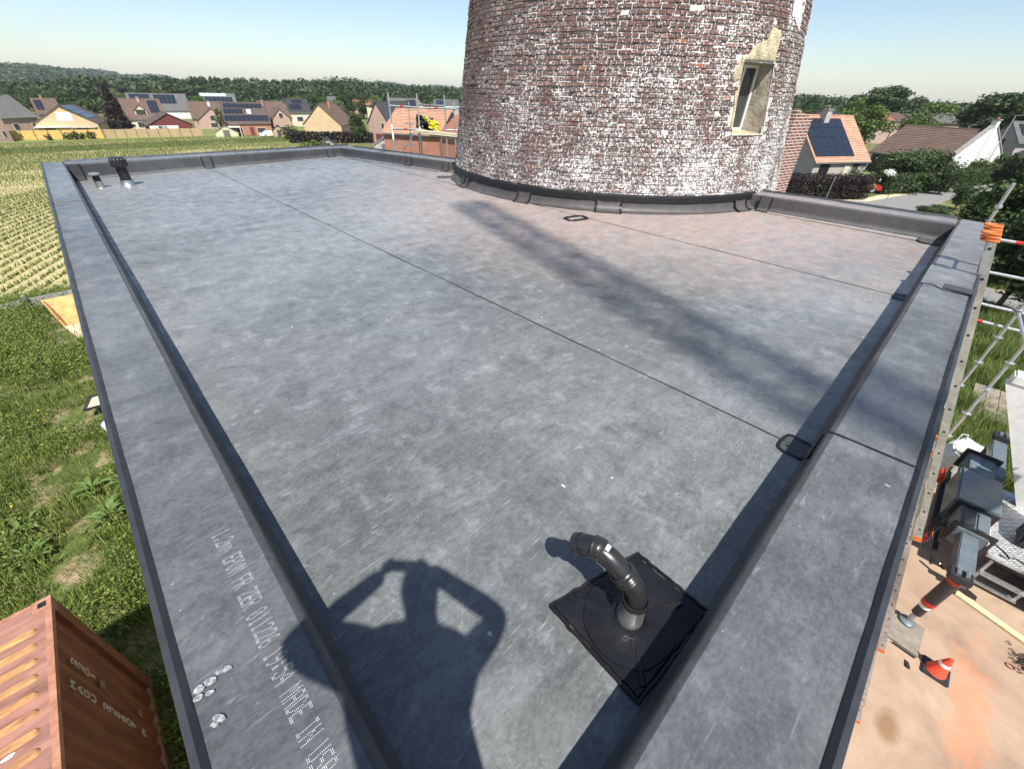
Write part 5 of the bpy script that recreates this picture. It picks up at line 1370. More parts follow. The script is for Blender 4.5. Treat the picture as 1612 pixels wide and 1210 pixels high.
M_FRAME = mat('window_frame_white', (.75,.74,.71), None, 5, .5, 0)
M_GUT = mat('gutter_zinc', (.30,.31,.32), None, 5, .5, 0, metal=.4)
class House:
    """front line a->b on the ground; depth goes away from the camera. orient 'eave': ridge along the front; 'gable': ridge along the depth"""
    def __init__(s, name, label, a, b, depth, eave, ridge, orient, wall, roof, over=.35, tiles=True, cat='house'):
        a, b = Vector(a), Vector(b); z = min(a.z, b.z)-.1; a.z = b.z = z
        s.a, s.W, s.D, s.e, s.r, s.z, s.or_ = a, (b-a).length, depth, eave, ridge, z, orient
        s.x = (b-a).normalized(); s.y = Vector((-s.x.y, s.x.x, 0))
        if s.y.dot(a) < 0: s.y = -s.y
        s.t = thing(name, label, cat, a); w_, d = s.W, depth; mb = MB(); q = s.p
        if orient == 'eave':
            v = [q(0,0,0), q(w_,0,0), q(w_,d,0), q(0,d,0), q(0,0,eave), q(w_,0,eave), q(w_,d,eave), q(0,d,eave), q(0,d/2,ridge-.06), q(w_,d/2,ridge-.06)]
            mb.add(v, [(0,1,5,4), (1,2,6,9,5), (2,3,7,6), (3,0,4,8,7)])
            sl = [((0,0), (w_,0), (w_,d/2), (0,d/2)), ((w_,d), (0,d), (0,d/2), (w_,d/2))]
        else:
            v = [q(0,0,0), q(w_,0,0), q(w_,d,0), q(0,d,0), q(0,0,eave), q(w_,0,eave), q(w_,d,eave), q(0,d,eave), q(w_/2,0,ridge-.06), q(w_/2,d,ridge-.06)]
            mb.add(v, [(0,1,5,8,4), (1,2,6,5), (2,3,7,9,6), (3,0,4,7)])
            sl = [((0,d), (0,0), (w_/2,0), (w_/2,d)), ((w_,0), (w_,d), (w_/2,d), (w_/2,0))]
        mb.obj('wall', wall, s.t)
        s.slopes = []
        for (e0, e1, r1, r0) in sl:
            E0, E1, R1, R0 = q(*e0, eave), q(*e1, eave), q(*r1, ridge), q(*r0, ridge)
            al = (E1-E0).normalized(); up = (R0-E0); upn = up.normalized(); nrm = al.cross(upn); nrm = nrm if nrm.z > 0 else -nrm
            E0 = E0-al*over*.6-upn*over; E1 = E1+al*over*.6-upn*over; R0 = R0-al*over*.6; R1 = R1+al*over*.6
            m2 = MB(); L = (R0-E0).length; n = max(1, int(L/.33)) if tiles else 1
            for i in range(n):
                f0, f1 = i/n, (i+1)/n; th = .05 if tiles else .0
                A, B, C, D_ = E0.lerp(R0, f0), E1.lerp(R1, f0), E1.lerp(R1, f1), E0.lerp(R0, f1)
                m2.hexa([A-nrm*.06, B-nrm*.06, C-nrm*.06, D_-nrm*.06, A+nrm*(.03+th), B+nrm*(.03+th), C+nrm*.03, D_+nrm*.03])
            ro = m2.obj('roof', roof, s.t)
            s.slopes.append((E0, E1, R1, R0, nrm, ro))
            MB().bar(E0+nrm*.0-Vector((0,0,.05)), E1-Vector((0,0,.05)), .12, .09).obj('gutter', M_GUT, ro)
        m3 = MB(); e0, e1 = (q(-.2,d/2,ridge+.05), q(w_+.2,d/2,ridge+.05)) if orient == 'eave' else (q(w_/2,-.2,ridge+.05), q(w_/2,d+.2,ridge+.05))
        m3.tube([e0, e1], .11, 7); m3.obj('ridge_cap', roof, s.t)
    def p(s, x, y, z): return s.a+s.x*x+s.y*y+Vector((0,0,z))
    def solar(s, k, u0, u1, v0, v1, nu, nv, gap=.03):
        E0, E1, R1, R0, nrm, ro = s.slopes[k]
        f = lambda u, v: E0.lerp(E1, u).lerp(R0.lerp(R1, u), v)
        for i in range(nu):
            for j in range(nv):
                a0, a1 = u0+(u1-u0)*(i+gap)/nu, u0+(u1-u0)*(i+1-gap)/nu; b0, b1 = v0+(v1-v0)*(j+gap)/nv, v0+(v1-v0)*(j+1-gap)/nv
                c = [f(a0,b0), f(a1,b0), f(a1,b1), f(a0,b1)]
                pn = MB().hexa([x+nrm*.09 for x in c]+[x+nrm*.14 for x in c]).obj('solar_panel', M_PV, s.t)
    def skylight(s, k, u0, u1, v0, v1, m_=None):
        E0, E1, R1, R0, nrm, ro = s.slopes[k]; f = lambda u, v: E0.lerp(E1, u).lerp(R0.lerp(R1, u), v)
        c = [f(u0,v0), f(u1,v0), f(u1,v1), f(u0,v1)]; MB().hexa([x+nrm*.05 for x in c]+[x+nrm*.16 for x in c]).obj('skylight', m_ or M_FRAME, s.t)
    def window(s, x0, x1, z0, z1, side='front', m_=None, name='window', frame=True, cross=False):
        if side == 'front': f = lambda x, z, o: s.p(x, -o, z)
        elif side == 'left': f = lambda x, z, o: s.p(-o, x, z)
        else: f = lambda x, z, o: s.p(s.W+o, x, z)
        bx = lambda a0, b0, a1, b1, o0, o1: MB().hexa([f(a0,b0,o0), f(a1,b0,o0), f(a1,b0,o1), f(a0,b0,o1), f(a0,b1,o0), f(a1,b1,o0), f(a1,b1,o1), f(a0,b1,o1)])
        w_ = bx(x0, z0, x1, z1, .01, .05).obj(name, m_ or M_FRAME, s.t)
        if frame:
            t_ = .07; n = 2 if cross else 1
            for i in range(n):
                for j in range(n):
                    wx, wz = (x1-x0-t_)/n, (z1-z0-t_)/n
                    bx(x0+t_+wx*i, z0+t_+wz*j, x0+wx*(i+1), z0+wz*(j+1), .04, .06).obj('pane', M_GLASS, w_)
        return w_
    def chimney(s, x, y, top, w_=.6, m_=None):
        z0 = s.e if s.or_ else 0
        c = MB().box((-w_/2, -w_/2, 0), (w_/2, w_/2, 1)); o = None
        q0 = s.p(x, y, s.e); q1 = s.p(x, y, top)
        c = MB().bar(q0, q1, w_, w_, s.x).obj('chimney', m_ or W_RED, s.t)
        MB().bar(q1-Vector((0,0,.12)), q1+Vector((0,0,.02)), w_+.16, w_+.16, s.x).obj('chimney_cap', M_CONC, c)
        MB().tube([q1, q1+Vector((0,0,.25))], .12, 8).obj('chimney_pot', R_RBR, c)
    def dormer(s, x, z0, w_, h, wall, roof, y=1.):
        d = 2.2; q = s.p; mb = MB(); x0, x1 = x-w_/2, x+w_/2
        mb.add([q(x0,y,z0), q(x1,y,z0), q(x1,y+d,z0), q(x0,y+d,z0), q(x0,y,z0+h*.6), q(x1,y,z0+h*.6), q(x1,y+d,z0+h*.6), q(x0,y+d,z0+h*.6), q(x,y,z0+h), q(x,y+d,z0+h)], [(0,1,5,8,4), (1,2,6,5), (3,0,4,7), (4,8,9,7), (5,6,9,8)])
        o = mb.obj('dormer', wall, s.t)
        m2 = MB(); m2.hexa([q(x0-.15,y-.2,z0+h*.55), q(x,y-.2,z0+h), q(x,y+d,z0+h), q(x0-.15,y+d,z0+h*.55), q(x0-.15,y-.2,z0+h*.55+.12), q(x,y-.2,z0+h+.12), q(x,y+d,z0+h+.12), q(x0-.15,y+d,z0+h*.55+.12)])
        m2.hexa([q(x,y-.2,z0+h), q(x1+.15,y-.2,z0+h*.55), q(x1+.15,y+d,z0+h*.55), q(x,y+d,z0+h), q(x,y-.2,z0+h+.12), q(x1+.15,y-.2,z0+h*.55+.12), q(x1+.15,y+d,z0+h*.55+.12), q(x,y+d,z0+h+.12)]); m2.obj('dormer_roof', roof, o)
        MB().hexa([q(x0+.25,y-.03,z0+.2), q(x1-.25,y-.03,z0+.2), q(x1-.25,y-.01,z0+.2), q(x0+.25,y-.01,z0+.2), q(x0+.25,y-.03,z0+h*.62), q(x1-.25,y-.03,z0+h*.62), q(x1-.25,y-.01,z0+h*.62), q(x0+.25,y-.01,z0+h*.62)]).obj('dormer_window', M_GLASS, o)
    def box(s, name, lo, hi, m_):
        q = s.p; (a0,b0,c0), (a1,b1,c1) = lo, hi
        return MB().hexa([q(a0,b0,c0), q(a1,b0,c0), q(a1,b1,c0), q(a0,b1,c0), q(a0,b0,c1), q(a1,b0,c1), q(a1,b1,c1), q(a0,b1,c1)]).obj(name, m_, s.t)
def lineAt(px0, px1, py, d0, d1=None):                   # ground line across two picture columns at plan distances
    out = []
    for px, d in ((px0, d0), (px1, d1 or d0)):
        q = at_dist(px, py, d); q.z = gz(q.x, q.y); out.append(q)
    return out
def rh(px, py, a, d=0.): q = at_dist(px, py, math.hypot(a.x, a.y)+d); return q.z-gz(a.x, a.y)    # height of a pixel above the ground at a's distance
# --- left of the tower
a, b = lineAt(62, 160, 209, 166, 163)
h = House('bungalow', 'yellow brick bungalow with solar panels and white awning behind the ochre fence', a, b, 13, rh(62,193,a), rh(105,165.5,a), 'gable', W_YEL, R_DRK)
h.solar(1, .05, .62, .28, .95, 4, 3); w = h.W
h.window(w*.40, w*.64, 3.2, 5.0, m_=M_WHITE, name='shutter', frame=False); h.box('awning', (0, -1.6, 1.9), (w*.55, 0, 2.05), M_WHITE); h.box('awning', (w*.55, -1.4, 1.8), (w*.97, 0, 1.95), mat('awning_stripe', (.45,.12,.12), (.65,.6,.58), 2, .8, 0))
h.window(w*.1, w*.3, .4, 1.8); h.window(w*.62, w*.85, .4, 1.8); h.window(3, 5, .8, 2.0, 'right'); h.window(7.5, 9, .8, 2.0, 'right')
a, b = lineAt(6, 66, 200, 172, 176)
h = House('grey_roof_house', 'house with big dark grey roof at the far left picture edge', a, b, 12, rh(30,184,a), rh(20,150,a,6), 'eave', W_PINK, R_GRY); h.window(2, 3.2, 1, 2.4); h.window(6, 7.2, 1, 2.4); h.chimney(h.W*.75, 6, h.r+.7)
h.window(3, 4, 3.6, 5.2, 'left')
a, b = lineAt(-30, 9, 200, 150, 152)
h = House('brick_gable_house', 'pink brick house cut off by the left picture edge', a, b, 10, rh(5,175,a), rh(0,155,a), 'gable', W_PINK, R_RBR); h.window(h.W*.7, h.W*.85, 1, 2.3)
a, b = lineAt(68, 106, 195, 205, 205)
h = House('panelled_roof_house', 'brown-roofed house with a solar panel behind the yellow bungalow', a, b, 11, rh(80,178,a), rh(85,155,a,5), 'eave', W_PINK, R_BRN); h.solar(0, .1, .4, .25, .9, 2, 2); h.chimney(h.W*.45, 5.5, h.r+.9); h.window(1, 2, 1, 2.3)
a, b = lineAt(206, 268, 203, 176, 176)
h = House('dormer_house', 'brown-roofed house with a white dormer and chimney beside the dark conifer', a, b, 11, rh(230,186,a), rh(235,155.5,a,5.5), 'eave', W_CRM, R_BRN); h.solar(0, .66, .90, .30, .92, 3, 2); h.chimney(h.W*.47, 5.0, h.r+.5, .7, W_PINK); h.dormer(h.W*.42, h.e+.2, 2.8, 3.0, W_CRM, R_BRN); h.window(2, 3.4, .8, 2.2); h.window(9, 10.5, .8, 2.2)
a, b = lineAt(214, 306, 190, 232, 232)
h = House('long_grey_house', 'long grey-roofed building with two dark solar arrays behind the dormer house', a, b, 14, rh(260,173,a), rh(260,147.5,a,7), 'eave', W_WHT, R_GRY); h.solar(0, .05, .38, .55, .96, 6, 1); h.solar(0, .44, .80, .40, .94, 5, 3); h.window(18, 20, .8, 2.2)
a, b = lineAt(237, 306, 206, 164, 165)
h = House('dark_red_bungalow', 'low bungalow with dark red gable and white ground floor behind the fence', a, b, 12, rh(240,196,a), rh(265,178,a), 'gable', W_DRED, R_DRK); h.box('ground_floor', (.1,-.06,0), (h.W*.66,-.01,rh(250,197.5,a)), W_WHT); h.skylight(1, .1, .5, .35, .9, mat('conservatory_glass', (.45,.52,.55), None, 2, .2, 0)); h.window(h.W*.2, h.W*.4, .7, 1.9)
a, b = lineAt(309, 364, 203, 180, 180)
h = House('brown_gable_house', 'brown-roofed house with a brick front gable left of the big solar roof', a, b, 11, rh(330,185,a), rh(330,160,a,5.5), 'eave', W_PINK, R_BRN); h.chimney(h.W*.58, 4.2, h.r+.2, .7, W_WHT); h.window(9, 10.4, .8, 2.1)
q0, q1 = h.p(1.2, -3.2, 0), h.p(9.6, -3.2, 0); h2 = House('front_wing', 'brick front wing with its own gable below the brown roof', q0, q1, 6, h.e*.9, h.r*.82, 'gable', W_PINK, R_BRN); h2.window(3.4, 4.8, 2.4, 3.8); h2.window(3, 5, .6, 1.9)
a, b = lineAt(324, 378, 180, 250, 250)
h = House('glass_roof_house', 'pale flat-topped building with a dark solar array far behind', a, b, 10, rh(350,166,a), rh(350,147,a,5), 'eave', W_WHT, R_GRY); h.solar(0, .12, .9, .25, .72, 7, 1); h.skylight(0, .02, .75, .76, .98, mat('pale_glass', (.42,.52,.55), None, 2, .15, 0)); h.window(4, 6, 1, 2.4)
a, b = lineAt(359, 430, 210.5, 150, 150)
h = House('solar_roof_house', 'red brick house whose brown roof is covered with three rows of solar panels', a, b, 9.5, rh(395,192,a), rh(395,161.5,a,4.7), 'eave', W_RED, R_DRK)
h.solar(0, .08, .90, .74, .95, 9, 1); h.solar(0, .06, .46, .45, .70, 5, 1); h.solar(0, .04, .97, .10, .38, 10, 1); h.skylight(0, .54, .63, .45, .66); w = h.W
h.window(w*.5, w*.6, .1, 2.2, m_=W_DRED, name='door', frame=False); h.window(w*.66, w*.86, .9, 2.1); h.window(w*.2, w*.35, .9, 2.1); h.chimney(w*.95, 4.5, h.r+.6)
h.box('terrace_roof', (w*.02, -3.2, 2.3), (w*.30, -.1, 2.45), M_WHITE)
for xx in (w*.03, w*.29): h.box('terrace_post', (xx, -3.1, 0), (xx+.12, -2.98, 2.3), M_WHITE)
a, b = lineAt(424, 463, 203, 158, 160)
h = House('brown_corner_house', 'brown-roofed house with a brick gable wing right of the solar roof house', a, b, 10, rh(440,186,a), rh(440,160,a,5), 'eave', W_PINK, R_BRN)
q0, q1 = h.p(.8, -2.6, 0), h.p(5.6, -2.6, 0); h2 = House('gable_wing', 'narrow pink brick gable wing with one dark window next to the solar roof', q0, q1, 5, h.e*1.1, h.r*.84, 'gable', W_PINK, R_BRN); h2.window(1.9, 3.1, 4.0, 5.3); h2.window(1.5, 3.3, .8, 2.0)
a, b = lineAt(459, 493, 192, 185, 186)
h = House('black_roof_house', 'cream house with black solar roof left of the yellow gable', a, b, 11, rh(475,176,a), rh(475,156,a,5.5), 'eave', W_CRM, R_BLK); h.solar(0, .12, .62, .2, .6, 4, 2); h.solar(0, .3, .75, .66, .95, 4, 1); h.window(2, 4, 1.6, 3); h.window(6, 7.5, 1.6, 3)
a, b = lineAt(480, 538, 205, 136, 133)
h = House('yellow_gable_house', 'house with a plain yellow gable above the dark hedge', a, b, 13, rh(482,194,a), rh(505,163,a), 'gable', W_YEL, R_BRN); h.chimney(h.W*.62, 5, h.r+.9); h.skylight(0, .4, .5, .4, .7); h.window(4.6, 6.2, .8, 2)
a, b = lineAt(515, 553, 200, 165, 165)
h = House('twin_roof_house', 'brown twin-roofed house with white chimney behind the yellow gable', a, b, 10, rh(530,190,a), rh(530,168,a,5), 'gable', W_PINK, R_BRN); h.chimney(h.W*.42, 1.5, h.r+.2, .8, W_WHT); h.window(2, 3.5, 1, 2.4)
a, b = lineAt(581, 614, 205, 122, 118)
h = House('white_gable_house', 'house with steep dark roof and pale pink gable left of the scaffold', a, b, 12, rh(582,192,a), rh(604,160,a), 'gable', W_PINK, R_BLK); h.skylight(0, .2, .26, .62, .86); h.skylight(0, .32, .38, .62, .86); h.window(h.W*.62, h.W*.76, 2.9, 4.2); h.box('ground_floor', (h.W*.3,-.05,0), (h.W*.98,-.01,1.9), W_DRED); h.chimney(h.W*.16, 2, h.r*.78, .7, W_WHT)
a, b = lineAt(607, 692, 236, 70, 66)
h = House('orange_tile_house', 'red brick house with bright orange tile roof behind the scaffold', a, b, 9, rh(640,206,a), rh(650,171,a,4.5), 'eave', W_RED, R_ORG); h.window(h.W*.72, h.W*.9, .5, 1.5, m_=M_WHITE, name='garage_door', frame=False); h.window(1.5, 2.6, .9, 2)
a, b = lineAt(696, 745, 225, 60, 56)
h = House('red_tile_barn', 'barn with weathered red tile roof against the left edge of the tower', a, b, 8, rh(710,206,a), rh(710,170,a,4), 'eave', W_RED, R_RBR); h.window(1.5, 3, .6, 1.8)
a, b = lineAt(612, 660, 175, 165, 165)
h = House('grey_slate_house', 'grey-roofed house with solar panels far behind the orange roof', a, b, 11, rh(640,170,a), rh(640,155,a,5.5), 'eave', W_WHT, R_GRY); h.solar(0, .6, .9, .2, .85, 4, 2); h.window(2, 3.5, 1, 2.2)
a, b = lineAt(648, 668, 172, 190, 190)
h = House('small_red_house', 'small house with pointed red roof far behind the scaffold', a, b, 9, rh(655,168,a), rh(658,154,a), 'gable', W_PINK, R_RBR); h.window(2, 3.2, 1, 2.2)
a, b = lineAt(684, 722, 172, 175, 175)
h = House('solar_slate_house', 'grey house with solar panels seen just left of the tower', a, b, 10, rh(700,166,a), rh(700,157,a,5), 'eave', W_GRY, R_GRY); h.solar(0, .1, .45, .2, .9, 3, 1); h.window(3, 4.5, 1, 2.2)
a, b = lineAt(557, 572, 168, 235, 235)
h = House('distant_red_house', 'tiny red-roofed house left of the scaffold among trees', a, b, 9, rh(565,166,a), rh(565,157.5,a,4), 'eave', W_PINK, R_RBR); h.window(2, 3, .8, 2)
a, b = lineAt(577, 588, 168, 225, 225)
h = House('distant_cottage', 'tiny cottage right of the tiny red-roofed house', a, b, 8, rh(580,165,a), rh(580,158,a,4), 'eave', W_CRM, R_RBR); h.window(1, 2, .8, 2)
a, b = lineAt(517, 530, 165, 250, 250)
h = House('distant_white_house', 'tiny house with pale grey roof among the trees above the yellow gable', a, b, 10, rh(523,160,a), rh(523,152,a,5), 'eave', W_WHT, R_GRY); h.window(2, 3.5, 1, 2.2)
# --- right of the tower
a, b = lineAt(1276, 1357, 275, 69, 76)
h = House('orange_roof_house', 'house with orange tile roof and many black solar panels right of the tower', a, b, 9.5, rh(1290,252,a), rh(1290,181.5,a,4.7), 'eave', W_GRY, R_ORG)
h.solar(0, .03, .72, .12, .93, 5, 4, .012); h.chimney(h.W*.42, 4.2, h.r+.75, .8, W_GRY); w = h.W; print('orange house', w, h.e, h.r)
h.window(3.2, 4.3, .9, 2.2, 'left', cross=True); h.window(1.0, 2.6, .0, 2.2, m_=M_BLK, name='doorway', frame=False); h.window(w*.72, w*.86, .2, 2.2); h.box('corner_pilaster', (w*.58,-.08,0), (w*.68,-.01,h.e), W_CRM); h.window(7, 8, .9, 2.2, 'left')
a, b = lineAt(1362, 1487, 262, 88, 83)
h = House('long_barn', 'long low barn with weathered brown tile roof and white gable end', a, b, 10., rh(1400,238,a), rh(1420,196,a,5), 'eave', W_WHT, R_BRN, tiles=True)
h.box('front_shade_panel', (.3,-.05,0), (h.W*.30,-.01,h.e-.2), M_BLK); h.window(h.W-2.6, h.W-1.2, .3, 2.1, m_=M_BLK, name='arched_door', frame=False)  # shade inside the open front painted as a black panel
# white end gable with coping
q = h.p; gw = MB(); W_ = h.W
gw.add([q(W_+.05,-.2,0), q(W_+.05,10.2,0), q(W_+.05,10.2,h.e+.3), q(W_+.05,5,h.r+.75), q(W_+.05,-.2,h.e+.3), q(W_+.4,-.2,0), q(W_+.4,10.2,0), q(W_+.4,10.2,h.e+.3), q(W_+.4,5,h.r+.75), q(W_+.4,-.2,h.e+.3)], [(0,1,2,3,4), (9,8,7,6,5), (0,4,9,5), (4,3,8,9), (3,2,7,8), (2,1,6,7)]); gw.obj('gable_wall', W_WHT, h.t)
MB().bar(q(W_+.22,-.35,h.e+.25), q(W_+.22,5,h.r+.85), .55, .14).obj('coping', M_CONC, h.t); MB().bar(q(W_+.22,10.35,h.e+.25), q(W_+.22,5,h.r+.85), .55, .14).obj('coping', M_CONC, h.t)
h.chimney(W_+.2, 5, h.r+1.3, .6, W_WHT)
a, b = lineAt(1529, 1580, 262, 104, 100)
h = House('grey_gable_house', 'grey brick house with tall gable window and solar panels by the lamp post', a, b, 14, rh(1535,215,a), rh(1556,189,a), 'gable', W_GRY, R_GRY); w = h.W; h.window(w*.42, w*.62, 1.2, 3.0); h.window(w*.44, w*.62, 3.4, 4.8); h.solar(1, .05, .55, .35, .9, 6, 2)
q0, q1 = h.p(w+.4, .5, 0), h.p(w+8.4, .5, 0); h2 = House('dark_dormer_house', 'dark-roofed wing with white gable right of the grey brick gable', q0, q1, 7, 3.2, 5.2, 'eave', W_WHT, R_BLK); h2.window(5.6, 7.0, .9, 2.3); h2.window(2, 3.2, .9, 2.3)
for i, (px0, px1, py, d, hr, lab, rf) in enumerate(((1373,1408,192,150,176,'red-roofed house right of the bright green tree',R_RBR), (1410,1435,192,160,178,'dark red roof peeking between two trees above the barn',R_BRN), (1476,1512,195,140,175,'slate-roofed house behind the barn ridge, left of the dark tree',R_GRY), (1450,1474,192,165,182,'pale roofed house half hidden by the light tree above the barn',R_GRY), (1310,1334,182,170,175.5,'dark roof just above the orange tile ridge',R_BLK))):
    a, b = lineAt(px0, px1, py, d, d+4); h = House('background_house', lab, a, b, 9, max(2.4, rh(px0,py-4,a)), max(4.5, rh(px0,hr,a,4)), 'eave', W_PINK, rf); h.window(1.5, 2.8, .8, 2.1)

# ------------------------------------------------------------------ gardens: fences, hedges, sheds
M_FY, M_FD = mat('fence_bright', (.66,.45,.14), (.52,.33,.10), 2, .8, .2, .01), mat('fence_dull', (.42,.32,.18), (.30,.22,.12), 2, .8, .2, .01)
M_FP = mat('fence_post', (.20,.14,.07))
fy_ = thing('panel_fence', 'ochre concrete panel fence along the far edge of the field', 'fence', lineAt(100, 101, 215, 152)[0])
pxs = [-8+21.5*i for i in range(9)]+[166+17.2*i for i in range(10)]
A = []
for i, px in enumerate(pxs): 
    q = at_dist(px, 215, 155-.012*px); q.z = gz(q.x, q.y); A.append(q)
for i in range(len(A)-1):
    bright = pxs[i] < 160; d = A[i+1]-A[i]
    MB().bar(A[i]+d*.02+Vector((0,0,.93)), A[i+1]-d*.02+Vector((0,0,.93)), .06, 1.95 if bright else 1.9).obj('panel', M_FY if bright else M_FD, fy_)
    MB().bar(A[i]+Vector((0,0,-.1)), A[i]+Vector((0,0,2.0)), .18, .16, (1,0,0)).obj('post', M_FP, fy_)
for i, (px, w_, hh) in enumerate(((80,6,1.6), (110,6,1.8), (121,5,2.1), (132,7,1.7), (148,6,2.0))):
    q = at_dist(px, 222, 152); q.z = gz(q.x, q.y); tree('fence_shrub', ['small shrub at the bright fence, leftmost', 'thin shrub at the bright fence, second from left', 'tall thin shrub at the bright fence, third from left', 'low shrub at the bright fence, fourth from left', 'rightmost shrub against the bright fence'][i], 'shrub', q, hh, .9, 'bush', L_MID, 220, .14, 30+i, 'shrubs along the ochre fence')
verge = sheet('verge', list(np.arange(-70, 80, 4.)), list(np.arange(146.2, 178, 1.5)), mat('verge_grass', (.16,.19,.05), (.10,.13,.03), .8, .95, .5, .05), .06); struct(verge)
def shed(label, px0, px1, py, d, eh, rh_, wall, roof, depth=3.):
    a, b = lineAt(px0, px1, py, d); h = House('garden_shed', label, a, b, depth, eh, rh_, 'gable', wall, roof, .15, False, 'shed'); h.window(h.W*.36, h.W*.64, .05, 1.8, m_=roof, name='door', frame=False); return h
W_GRN = wallmat('palegreen', (.50,.52,.34)); W_TIM = wallmat('timber', (.42,.32,.18))
shed('pale green garden shed at the edge of the field', 341, 377, 217, 146, rh(345,208,lineAt(341,377,217,146)[0]), rh(358,197.5,lineAt(341,377,217,146)[0]), W_GRN, R_GRY)
shed('small wooden shed with dark roof left of the long dark hedge', 431, 451, 215, 143, rh(432,205,lineAt(431,451,215,143)[0]), rh(440,197,lineAt(431,451,215,143)[0]), W_TIM, R_BLK)
shed('low grey-roofed shed behind the dense green shrubs', 505, 527, 222, 92, 1.6, 2.4, W_GRY, R_BLK)
shed('low shed with grey roof left of the scaffold', 588, 618, 218, 86, 1.7, 2.6, W_GRY, R_GRY)
def hg(name, label, px0, px1, py, d0, d1, h, leaf, n, size, seed, th=1.2):
    a, b = lineAt(px0, px1, py, d0, d1); hedge(name, label, a, b, h, th, leaf, n, size, seed)
hg('copper_hedge', 'long dark copper beech hedge below the yellow gable', 456, 587, 215, 122, 118, 2.45, L_COPPER, 5200, .3, 2)
hg('clipped_hedge', 'bright green clipped hedge just above the far roof corner', 562, 634, 226, 66, 63, 1.9, L_BRIGHT, 5200, .16, 3)
hg('clipped_hedge', 'second clipped green hedge lower beside the scaffold foot', 606, 690, 238, 58, 52, 1.7, L_BRIGHT, 5200, .15, 4)
hg('copper_hedge', 'nearly black copper hedge in front of the orange roof house', 1222, 1358, 311, 55.5, 61, 2.25, L_COPPER, 22000, .10, 5)
hg('green_hedge', 'dark green hedge along the gravel in front of the barn', 1384, 1450, 304, 66, 73, 2.0, L_DARK, 12000, .12, 6)
hg('copper_hedge', 'brown stretch of hedge between the green hedge and the lamp post', 1450, 1478, 299, 73, 77, 2.1, L_COPPER, 3200, .17, 16)
hg('green_hedge', 'far green hedge running up to the lamp post', 1478, 1535, 295, 77, 86, 1.9, L_DARK, 8000, .13, 7)
hg('green_hedge', 'tall dark hedge in front of the house at the right picture edge', 1562, 1640, 262, 92, 88, 3.2, L_DARK, 4200, .24, 8)
hg('low_hedge', 'low dark hedge on the lawn just beyond the right roof corner', 1447, 1492, 331, 54, 55.5, 1.0, L_DARK, 8000, .08, 9, .9)
def bush(name, label, px, py, d, h, wf, leaf, n=900, size=.07, seed=1, kind='bush', cat='shrub', group=None):
    q = at_dist(px, py, d); q.z = gz(q.x, q.y)
    if h > 60:                                          # given as the picture row of its top
        h0 = (at_dist(px, h, d).z-q.z)/.97; wf = wf*WSC.get(kind, 1.); h = h0
    return tree(name, label, cat, q, h, wf, kind, leaf, n, size, seed, group)
WSC = {'broad': 1.15}
bush('green_shrub', 'bright green shrub at the right end of the crop field', 492, 225, 88, 2.7, 1.5, L_BRIGHT, 1500, .075, 51)
bush('green_shrub', 'yellow-green shrub right of the field beside the far roof corner', 512, 225, 80, 2.4, 1.3, L_BRIGHT, 1300, .08, 52)
bush('grey_shrub', 'grey-brown twiggy shrub above the far roof corner', 537, 225, 74, 3.3, 1.2, L_PALE, 900, .07, 53)
bush('grey_shrub', 'second twiggy shrub just right of the far roof corner', 556, 226, 70, 3.0, 1.0, L_PALE, 900, .07, 54)
bush('green_shrub', 'spiky green shrub in front of the clipped hedge', 585, 232, 60, 1.5, 1.2, L_BRIGHT, 700, .09, 55)
bush('round_tree', 'round garden tree beside the yellow gable house', 563, 195, 118, 6.2, .9, L_MID, 4000, .036, 56, 'broad', 'tree')
bush('round_shrub', 'round green bush left of the yellow gable', 457, 205, 135, 3.6, 1.3, L_MID, 900, .07, 57)
bush('dark_conifer', 'dark reddish conifer in front of the dormer house', 197, 212, 158, 11, .75, L_COPPER, 5000, .033, 58, 'conifer', 'tree')
bush('slim_tree', 'slim bright tree left of the big solar roof', 352, 205, 148, 6.8, .42, L_MID, 700, .06, 59, 'broad', 'tree')
for i, (px, py, d, h_, wf, lf, lab) in enumerate(((112,170,235,138,1.0,L_MID,'round green tree behind the yellow bungalow'), (60,165,270,141,1.1,L_DARK,'dark round tree behind the grey-roofed house'), (20,165,250,145,1.1,L_MID,'leafy tree at the far left behind the houses'), (185,165,255,140,.95,L_PALE,'pale round tree above the dark conifer'), (210,165,265,146,.95,L_BRIGHT,'light green tree left of the long grey roof'), (255,160,300,141,.9,L_BRIGHT,'pale green tree rising behind the long grey roof'), (318,175,225,151,.95,L_BRIGHT,'bright bush between the grey roof and the brown gable house'), (500,185,200,147.5,1.2,L_MID,'broad green tree behind the yellow gable'), (547,180,205,140.5,.8,L_DARK,'tall dark tree in the middle of the houses'), (533,185,195,158,.9,L_PALE,'greyish tree left of the tall dark tree'), (572,180,230,148,.85,L_DARK,'tree left of the tiny cottage'), (594,180,215,150,.7,L_PALE,'pale tree just left of the scaffold'), (470,175,225,151,1.,L_BRIGHT,'pale bush behind the black roof'), (368,165,290,142,.9,L_MID,'green tree left of the black solar roof'), (625,170,240,150,.9,L_MID,'green tree behind the scaffold rails'))):
    bush('garden_tree', lab, px, py, d, h_, wf, lf, 3600, .032, 60+i, 'broad', 'tree')
